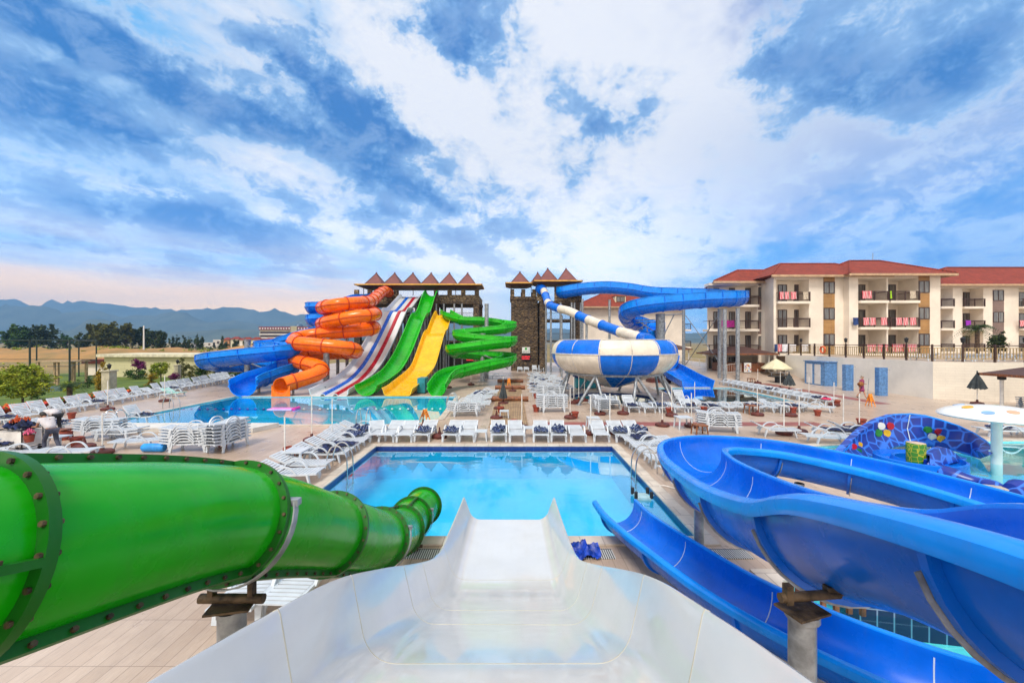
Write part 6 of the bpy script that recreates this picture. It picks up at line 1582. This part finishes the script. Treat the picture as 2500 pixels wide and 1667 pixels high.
M_kerb = mat('beige kerb stone',(.52,.44,.35,1),.8,.15,2)
kb = [(-29.0,14),(-29.2,24),(-30.8,36),(-34.5,50),(-36,62)]
tag(MB().prism(kb+[(x-.22,y) for x,y in kb[::-1]],-.02,.2).build('garden_kerb', M_kerb, smooth=0), kind='structure')
# lamp pillars
for x,y,w_,h,lab in ((-34.4,34.0,.33,1.85,'cream stone pillar with a lantern, nearer one in the planting'),(-36.8,43.8,.22,1.75,'slim cream pillar with a lantern, farther one by the far loungers')):
    t = thing('lamp_pillar',lab,'lamp pillar',(x,y,0),'lantern pillars in the garden')
    MB().box(x-w_,x+w_,y-w_,y+w_,-.03,h).build('pillar', mat('cream stone',(.52,.46,.34,1),.8,.15,2), t, smooth=0); MB().box(x-w_*1.25,x+w_*1.25,y-w_*1.25,y+w_*1.25,h,h+.1).build('cap', mat('cream stone',(.52,.46,.34,1),.8,.15,2), t, smooth=0)
    MB().lathe([(.02,h+.1),(.03,h+.22),(.1,h+.25),(.14,h+.5),(.17,h+.52),(.02,h+.68)],8,(x,y,0)).build('lantern', M_black, t)
# court cage
t = thing('court_cage','tall dark green steel frame of a ball court at the far left','fence',(-46,42,0))
M_cage = mat('dark green steel',(.012,.03,.022,1),.5,.2,3)
cp = [(-40.0,36),(-43.6,36),(-47.5,36),(-52,36),(-52.2,50),(-54.4,50),(-59.7,50),(-66,50)]
for x,y in cp: MB().cyl((x,y,-.05),(x,y,4.55),.07,n=8).build('post', M_cage, t)
for a,b in (((-40,36),(-52,36)),((-40,36),(-52.2,50)),((-52.2,50),(-66,50))):
    for z in (4.5,2.15,.12): MB().cyl((*a,z),(*b,z),.045 if z > 4 else .035,n=6).build('rail', M_cage, t)
MB().prism([(-40.2,35.4),(-56,35.4),(-56,35.6),(-40.2,35.6)],-.03,.4).build('base_wall', mat('grey green court wall',(.12,.19,.20,1),.8), t, smooth=0)
t = thing('garden_pergola','small cream timber pergola with a slatted rail in the garden behind the fan palm','pergola',(-46.5,41,0))
for x in (-48.2,-46.2,-44.9):
    for y in (40.5,42): MB().box(x-.09,x+.09,y-.09,y+.09,-.03,2.3).build('post', mat('cream timber',(.42,.30,.17,1),.7,.2,3), t, smooth=0)
m = MB(); m.box(-48.4,-44.7,40.35,42.2,2.3,2.42); m.build('roof_beam', mat('cream timber',(.42,.30,.17,1),.7,.2,3), t, smooth=0)
railing(t,-48.1,-46.2,40.5,0,.95,.14,mat('cream timber',(.42,.30,.17,1),.7,.2,3))

# ================================================================ towels on the balconies
def towel_stripes(name, c1, c2, sc_):
    m = bpy.data.materials.new(name); m.use_nodes = True; nt = m.node_tree; b = nt.nodes['Principled BSDF']; b.inputs['Roughness'].default_value = .9
    wv = tex(nt,'ShaderNodeTexWave',sc_,'World'); nt.links.new(mixc(nt, S_(nt,wv.outputs[1]).sm(.45,.55), c1, c2), b.inputs['Base Color']); return m
M_tr = towel_stripes('red and white striped towelling',(.60,.008,.04,1),(.72,.5,.5,1),1.9)
M_tw = mat('white towelling',(.74,.74,.78,1),.9,.1,5); M_pk = mat('magenta towelling',(.55,.03,.3,1),.9,.2,5); M_tb = mat('dark blue towelling',(.02,.05,.18,1),.9,.3,5); M_ty = mat('lime towelling',(.35,.6,.02,1),.9,.2,5)
def hang(x0,x1,y,z,dr,mt,label):
    m = MB(); n = 10; vs = []
    for j in range(5):
        for i in range(n+1):
            f = i/n; zz = z+.03-dr*j/4; vs.append((x0+(x1-x0)*f, y-.05-.025*math.sin(f*9+j)-.012*j, zz-(.03*math.sin(f*5) if j == 4 else 0)))
    k = len(vs); vs += [(x,yy+.02,zz) for x,yy,zz in vs]
    fs = [(j*(n+1)+i+1,j*(n+1)+i,(j+1)*(n+1)+i,(j+1)*(n+1)+i+1) for j in range(4) for i in range(n)]; fs += [tuple(k+q for q in f[::-1]) for f in fs]
    m.add(vs,fs); tag(m.build('hanging_towel',mt,None,loc=((x0+x1)/2,y,z),smooth=60),label,'towel','towels drying on the balconies')
yb = 45.7
bx = lambda zx: ((1700+zx/2.94)-1250)*yb/F
for i,(a,b,z,mt,lab) in enumerate(((1188,1228,9.1,M_tr,'striped red towel on the top double balcony'),(1230,1256,9.1,M_tr,'narrow striped towel beside it on the top double balcony'),(1530,1572,9.1,mat('cream print towelling',(.6,.5,.38,1),.9,.3,14),'cream patterned towel at the right end of the top balcony'),(1388,1400,9.1,M_ty,'lime green cloth at the divider of the top double balcony'),
   (1122,1160,6.05,M_tb,'dark blue towel at the left end of the middle double balcony'),(1196,1238,6.05,M_tr,'left red striped towel of the middle balcony, left bay'),(1244,1284,6.05,M_tr,'second red striped towel of the middle balcony, left bay'),(1322,1366,6.05,M_tr,'third red striped towel of the middle balcony, next the divider'),(1430,1474,6.05,M_tr,'first red striped towel right of the divider, middle balcony'),(1480,1518,6.05,M_tr,'second red striped towel right of the divider, middle balcony'),(1530,1574,6.05,M_tr,'red striped towel at the right end of the middle balcony'),
   (1222,1288,3.0,M_tr,'wide red striped towel low on the ground floor balcony, far left'),(1298,1374,3.0,M_tr,'wide red striped towel left of the divider on the ground floor'),(1404,1482,3.0,M_tr,'wide red striped towel right of the divider on the ground floor'),(1490,1580,3.0,M_tr,'widest red striped towel at the right end of the ground floor'))):
    hang(bx(a),bx(b),yb,z+1.05,.85,mt,lab)
yb = 46.5
for a,b,z,mt,lab in ((596,626,9.1,M_tr,'red striped towel on the top single balcony, left'),(632,664,9.1,M_tr,'second red striped towel on the top single balcony'),(676,716,9.1,M_tr,'third red striped towel on the top single balcony'),(764,800,9.1,mat('cream print towelling',(.6,.5,.38,1),.9,.3,14),'brown patterned towel at the right end of the top single balcony'),
   (558,580,3.0,M_tb,'blue towel on the lowest single balcony'),(582,612,3.0,M_tr,'red striped towel on the lowest single balcony'),(614,662,3.0,M_tw,'left white sheet on the lowest single balcony'),(666,714,3.0,M_tw,'middle white sheet on the lowest single balcony'),(752,800,3.0,M_tw,'right white sheet on the lowest single balcony')):
    hang(bx(a),bx(b),yb,z+1.05,.85,mt,lab)
yb = 49.7
hang(bx(210),bx(272),yb,5.95+1.05,.85,M_pk,'magenta towel on the middle balcony behind the steel posts'); hang(bx(172),bx(190),yb,5.95+1.05,.8,M_pk,'narrow pink towel on the balcony behind the steel posts')
yb = 54.7; hang(bx(1930),bx(1968),yb,6.2+1.05,.7,mat('violet towelling',(.3,.02,.45,1),.9),'violet towel on the second hotel block'); yb = 54.5; hang(bx(2318),bx(2352),yb,6.2+1.05,.8,M_tr,'red striped towel at the right edge of the picture')
t = thing('wall_lamp','lit warm wall lamp on the second hotel block','wall lamp',(62.8,56.4,4.8))
lm = bpy.data.materials.new('lit lamp glass'); lm.use_nodes = True; b_ = lm.node_tree.nodes['Principled BSDF']; b_.inputs['Emission Color'].default_value = (1,.55,.15,1); b_.inputs['Emission Strength'].default_value = 9
MB().lathe([(.001,4.6),(.12,4.66),(.15,4.85),(.001,4.95)],10,(63.2,56.38,0)).build('glass', lm, t); MB().box(63.1,63.3,56.45,56.6,4.65,4.95).build('bracket', M_black, t, smooth=0)

# ================================================================ people
M_skin = mat('skin', (.50,.25,.16,1), .55, .1, 8); M_skin2 = mat('tanned skin', (.34,.16,.09,1), .55, .1, 8)
M_hair = mat('dark hair', (.012,.009,.008,1), .6, .3, 20); M_hair2 = mat('grey fair hair', (.42,.33,.24,1), .7, .3, 20)
M_tee = mat('pale grey tee shirt', (.62,.58,.60,1), .85, .08, 6); M_trou = mat('grey trousers', (.06,.065,.10,1), .85, .2, 8)
def skin(name, pts, edges, mt, parent, sub=2, root=0):
    me = bpy.data.meshes.new(name+'_cage'); o_ = org(parent)
    me.from_pydata([tuple(V(p[:3])-o_) for p in pts], edges, [])
    ob = bpy.data.objects.new(name+'_cage', me); COL.objects.link(ob)
    sm = ob.modifiers.new('skin','SKIN'); sm.use_smooth_shade = True
    sv = me.skin_vertices[0].data
    for i,p in enumerate(pts): q = p[3] if isinstance(p[3],tuple) else (p[3],p[3]); sv[i].radius = q; sv[i].use_root = (i == root)
    s2 = ob.modifiers.new('sub','SUBSURF'); s2.levels = s2.render_levels = sub
    dg = bpy.context.evaluated_depsgraph_get(); nm = bpy.data.meshes.new_from_object(ob.evaluated_get(dg)); bpy.data.objects.remove(ob)
    nm.name = name; nm.materials.clear(); nm.materials.append(mt)
    for p in nm.polygons: p.use_smooth = True
    o = bpy.data.objects.new(name, nm); COL.objects.link(o); o.parent = parent; ORG[o.name] = o_; return o
def person(label, base, fy, J, skin_m, shirt, trous, hair, skirt=False, sleeve=.5, shirt_len=None):
    """J: joint positions in body space (x right, y forward, z up), turned by fy and moved to base"""
    t = thing('person', label, 'person', base)
    Mx = Matrix.Translation(base) @ Matrix.Rotation(fy,4,'Z')
    P = {k: tuple(Mx @ V(v)) for k,v in J.items()}
    def q(k, r): return (*P[k], r)
    mid = lambda a,b,f: tuple(V(P[a]).lerp(V(P[b]),f))
    pts = []; ed = []
    def add(p, r, par=None): pts.append((*p,r)); i = len(pts)-1; 
    def node(p, r, par):
        pts.append((p[0],p[1],p[2],r)); i = len(pts)-1
        if par is not None: ed.append((par,i))
        return i
    pel = node(P['pel'],(.15,.11),None); ch = node(P['chest'],(.16,.11),pel); nk = node(P['neck'],.055,ch)
    h0 = node(mid('neck','head',.45),.075,nk); h1 = node(P['head'],(.088,.10),h0); h2 = node(tuple(V(P['head'])+(V(P['head'])-V(P['neck'])).normalized()*.1),.065,h1)
    for s in 'lr':
        a = node(P['sh'+s],.055,ch); b = node(P['el'+s],.042,a); c = node(P['wr'+s],.03,b)
        d_ = (V(P['wr'+s])-V(P['el'+s])).normalized(); c2 = node(tuple(V(P['wr'+s])+d_*.07),(.036,.02),c)
        sd = d_.cross(V((0,0,1))).normalized() if abs(d_.z) < .95 else V((1,0,0))
        for k,(o_,l_) in enumerate(((-.03,.075),(-.011,.09),(.011,.085),(.03,.065))): 
            f1 = node(tuple(V(pts[c2][:3])+d_*l_*.55+sd*o_),.011,c2); node(tuple(V(pts[c2][:3])+d_*l_+sd*o_*1.1-V((0,0,.02))),.009,f1)
        th = node(tuple(V(P['wr'+s])+d_*.06-sd*.05),.012,c)
        a = node(P['hip'+s],.085,pel); b = node(P['kn'+s],.058,a); c = node(P['an'+s],.038,b); d = node(P['to'+s],(.04,.025),c)
    skin('body', pts, ed, skin_m, t)
    # shirt
    sp = [(*P['pel'],(.18,.15)),(*mid('pel','chest',.5),(.18,.15)),(*P['chest'],(.205,.165)),(*mid('chest','neck',.7),(.10,.09))]; se = [(0,1),(1,2),(2,3)]
    for s in 'lr': k = len(sp); sp += [(*P['sh'+s],.085),(*mid('sh'+s,'el'+s,sleeve),.07)]; se += [(2,k),(k,k+1)]
    if skirt: sp += [(*(V(P['pel'])*.5+V(mid('knl','knr',.5))*.5),(.21,.17)),(*V(mid('knl','knr',.5)),(.24,.2))]; se += [(0,len(sp)-2),(len(sp)-2,len(sp)-1)]
    skin('dress' if skirt else 'shirt', sp, se, shirt, t)
    if not skirt:
        sp = [(*P['pel'],(.16,.12))]; se = []
        for s in 'lr': k = len(sp); sp += [(*P['hip'+s],.098),(*P['kn'+s],.075),(*mid('kn'+s,'an'+s,.92),.06)]; se += [(0,k),(k,k+1),(k+1,k+2)]
        skin('trousers', sp, se, trous, t)
    up_ = (V(P['head'])-V(P['neck'])).normalized(); bk = (Mx.to_3x3() @ V((0,-1,0)))
    skin('hair', [(*(V(P['head'])+up_*.03+bk*.04),.092),(*(V(P['head'])+up_*.11+bk*.01),.075),(*(V(P['head'])-up_*.04+bk*.07),.06)], [(0,1),(0,2)], hair, t)
    for s in 'lr': skin('shoe', [(*P['an'+s],.045),(*P['to'+s],(.05,.032))], [(0,1)], M_black, t, 1)
    return t
stand_j = dict(pel=(0,0,.92),chest=(0,.02,1.28),neck=(0,.03,1.47),head=(0,.06,1.6),shl=(-.19,.02,1.4),shr=(.19,.02,1.4),ell=(-.27,-.02,1.12),elr=(.28,-.06,1.12),wrl=(-.2,.14,1.12),wrr=(.3,-.02,.88),hipl=(-.1,0,.86),hipr=(.1,0,.86),knl=(-.1,.13,.5),knr=(.1,-.03,.48),anl=(-.1,.24,.08),anr=(.1,-.26,.13),tol=(-.1,.4,.03),tor=(.1,-.13,.03))
# face the viewer and to the right, mid stride
bw = G(2103,972)
t = person('woman in a purple flowered dress walking past the white wall with a basket', (bw.x,bw.y,0), rad(-150), stand_j, M_skin, mat('purple flowered cotton',(.10,.02,.16,1),.85,.3,9,col2=(.42,.06,.10,1)), None, M_hair2, True)
bb = V((bw.x,bw.y,0))+Matrix.Rotation(rad(-150),3,'Z') @ V((.34,.06,1.12))
o = MB().lathe([(.001,-.15),(.15,-.13),(.18,.04),(.15,.15),(.001,.16)],14).xform(Matrix.Translation(bb) @ Matrix.Rotation(rad(70),4,'Y')).build('basket', mat('woven orange brown basket',(.34,.13,.03,1),.8,.4,18,bump=.5), None, loc=tuple(bb)); tag(o,'round orange brown basket held on the arm of the walking woman','basket')
o = tag(MB().cyl((bw.x+1.0,bw.y+.6,0),(bw.x+1.12,bw.y+.6,1.5),.02,n=6).build('broom_handle', M_galv, None, loc=(bw.x+1.0,bw.y+.6,0)),'thin grey rod leaning by the white wall right of the woman','rod')
lean = dict(pel=(0,-.12,.9),chest=(0,.16,1.2),neck=(0,.32,1.35),head=(0,.43,1.45),shl=(-.19,.22,1.29),shr=(.19,.22,1.29),ell=(-.22,.34,1.02),elr=(.23,.36,1.0),wrl=(-.18,.6,1.0),wrr=(.2,.62,.98),hipl=(-.1,-.1,.85),hipr=(.1,-.1,.85),knl=(-.12,.1,.48),knr=(.12,-.14,.46),anl=(-.12,.08,.08),anr=(.12,-.38,.1),tol=(-.12,.24,.03),tor=(.12,-.24,.03))
person('man in pale tee shirt and grey trousers leaning over the white linen cart', (px(122,15.9),15.9,0), rad(75), lean, M_skin2, M_tee, M_trou, M_hair)
bend = dict(pel=(0,-.2,.9),chest=(0,.18,1.05),neck=(0,.36,1.08),head=(0,.47,1.05),shl=(-.19,.26,1.04),shr=(.19,.26,1.04),ell=(-.22,.33,.76),elr=(.23,.33,.76),wrl=(-.16,.45,.55),wrr=(.18,.45,.55),hipl=(-.1,-.16,.84),hipr=(.1,-.16,.84),knl=(-.12,-.02,.47),knr=(.12,-.1,.47),anl=(-.12,-.08,.08),anr=(.12,-.2,.08),tol=(-.12,.08,.03),tor=(.12,-.04,.03))
person('second man in pale tee shirt and black trousers bending down behind the first', (px(132,19.2),19.2,0), rad(80), bend, M_skin2, M_tee, mat('black trousers',(.012,.012,.016,1),.85), M_hair)
cx = px(50,16.1)
t = thing('linen_cart','white linen cart with dark frame piled with dark bundles beside the leaning man','cart',(cx,16.1,0))
MB().box(cx-.5,cx+.5,15.75,16.4,.22,.82).build('linen_bag', mat('white canvas',(.72,.68,.64,1),.9,.1,3), t, smooth=0)
m = MB()
for sx in (-.52,.52):
    for y in (15.72,16.43): m.cyl((cx+sx,y,.12),(cx+sx,y,.95),.02,n=6)
for z in (.18,.9):
    for y in (15.72,16.43): m.cyl((cx-.52,y,z),(cx+.52,y,z),.018,n=6)
    for sx in (-.52,.52): m.cyl((cx+sx,15.72,z),(cx+sx,16.43,z),.018,n=6)
m.build('frame', M_black, t)
for sx in (-.45,.45):
    for y in (15.78,16.38): MB().cyl((cx+sx-.03,y,.07),(cx+sx+.03,y,.07),.07,n=10).build('wheel', M_black, t)
o = towel_mesh(21,1.0,.6,.4).build('linen_bundle', M_navy, None, smooth=80); o.location = (cx+.05,16.05,.86); tag(o,'heap of dark navy linen on top of the white cart','linen')
o = towel_mesh(22,.45,.4,.3).build('linen_bundle', mat('orange cloth',(.5,.08,.02,1),.9), None, smooth=80); o.location = (cx-.12,16.2,1.08); tag(o,'small orange cloth on top of the dark linen heap','linen')
t = thing('red_bucket','red bucket with pink cloth hanging at the right end of the linen cart','bucket',(cx+.72,15.8,.5))
MB().lathe([(.001,.42),(.12,.42),(.16,.7),(.14,.7),(.001,.5)],14,(cx+.72,15.8,0)).build('pail', M_terra, t); MB().cyl((cx+.5,15.8,.72),(cx+.9,15.8,.72),.015,n=6).build('hook_rod', M_black, t)
o = towel_mesh(23,.26,.24,.24).build('pink_cloth', mat('pink cloth',(.7,.12,.25,1),.9), None, smooth=80); o.location = (cx+.72,15.8,.7); tag(o,'pink cloth stuffed in the red bucket of the cart','cloth')
t = thing('display_easel','small colourful notice easel by the white fence of the bar','sign',(27.6,46.9,.9))
z_ = rh(27.4,46.2)+.02
MB().box(26.9,27.7,46.1,46.18,z_+.05,z_+1.15).build('panel', M_pole, t, smooth=0)
m = MB(); r = random.Random(6)
for k in range(26): x = r.uniform(26.95,27.55); zz = z_+r.uniform(.12,.95); m.box(x,x+r.uniform(.05,.14),46.08-.0004*k,46.099,zz,zz+r.uniform(.04,.14),m=k%3)
m.build('picture_blocks', [cols['b'],cols['r'],cols['y']], t, smooth=0)
for i,x in enumerate((24.7,25.4,26.1)):
    z_ = rh(x,50.5); o = tag(MB().tube(spline([(x,50.5,z_),(x,50.5,z_+1.6),(x+.15,50.2,z_+2.0),(x+.45,49.8,z_+2.05)],5),.05,6).build('hoop_post', M_pole, None, loc=(x,50.5,z_)),f'white bent hoop post, {ORD[i]} from the left beyond the tall flume posts','post','white hoop posts by the bar')
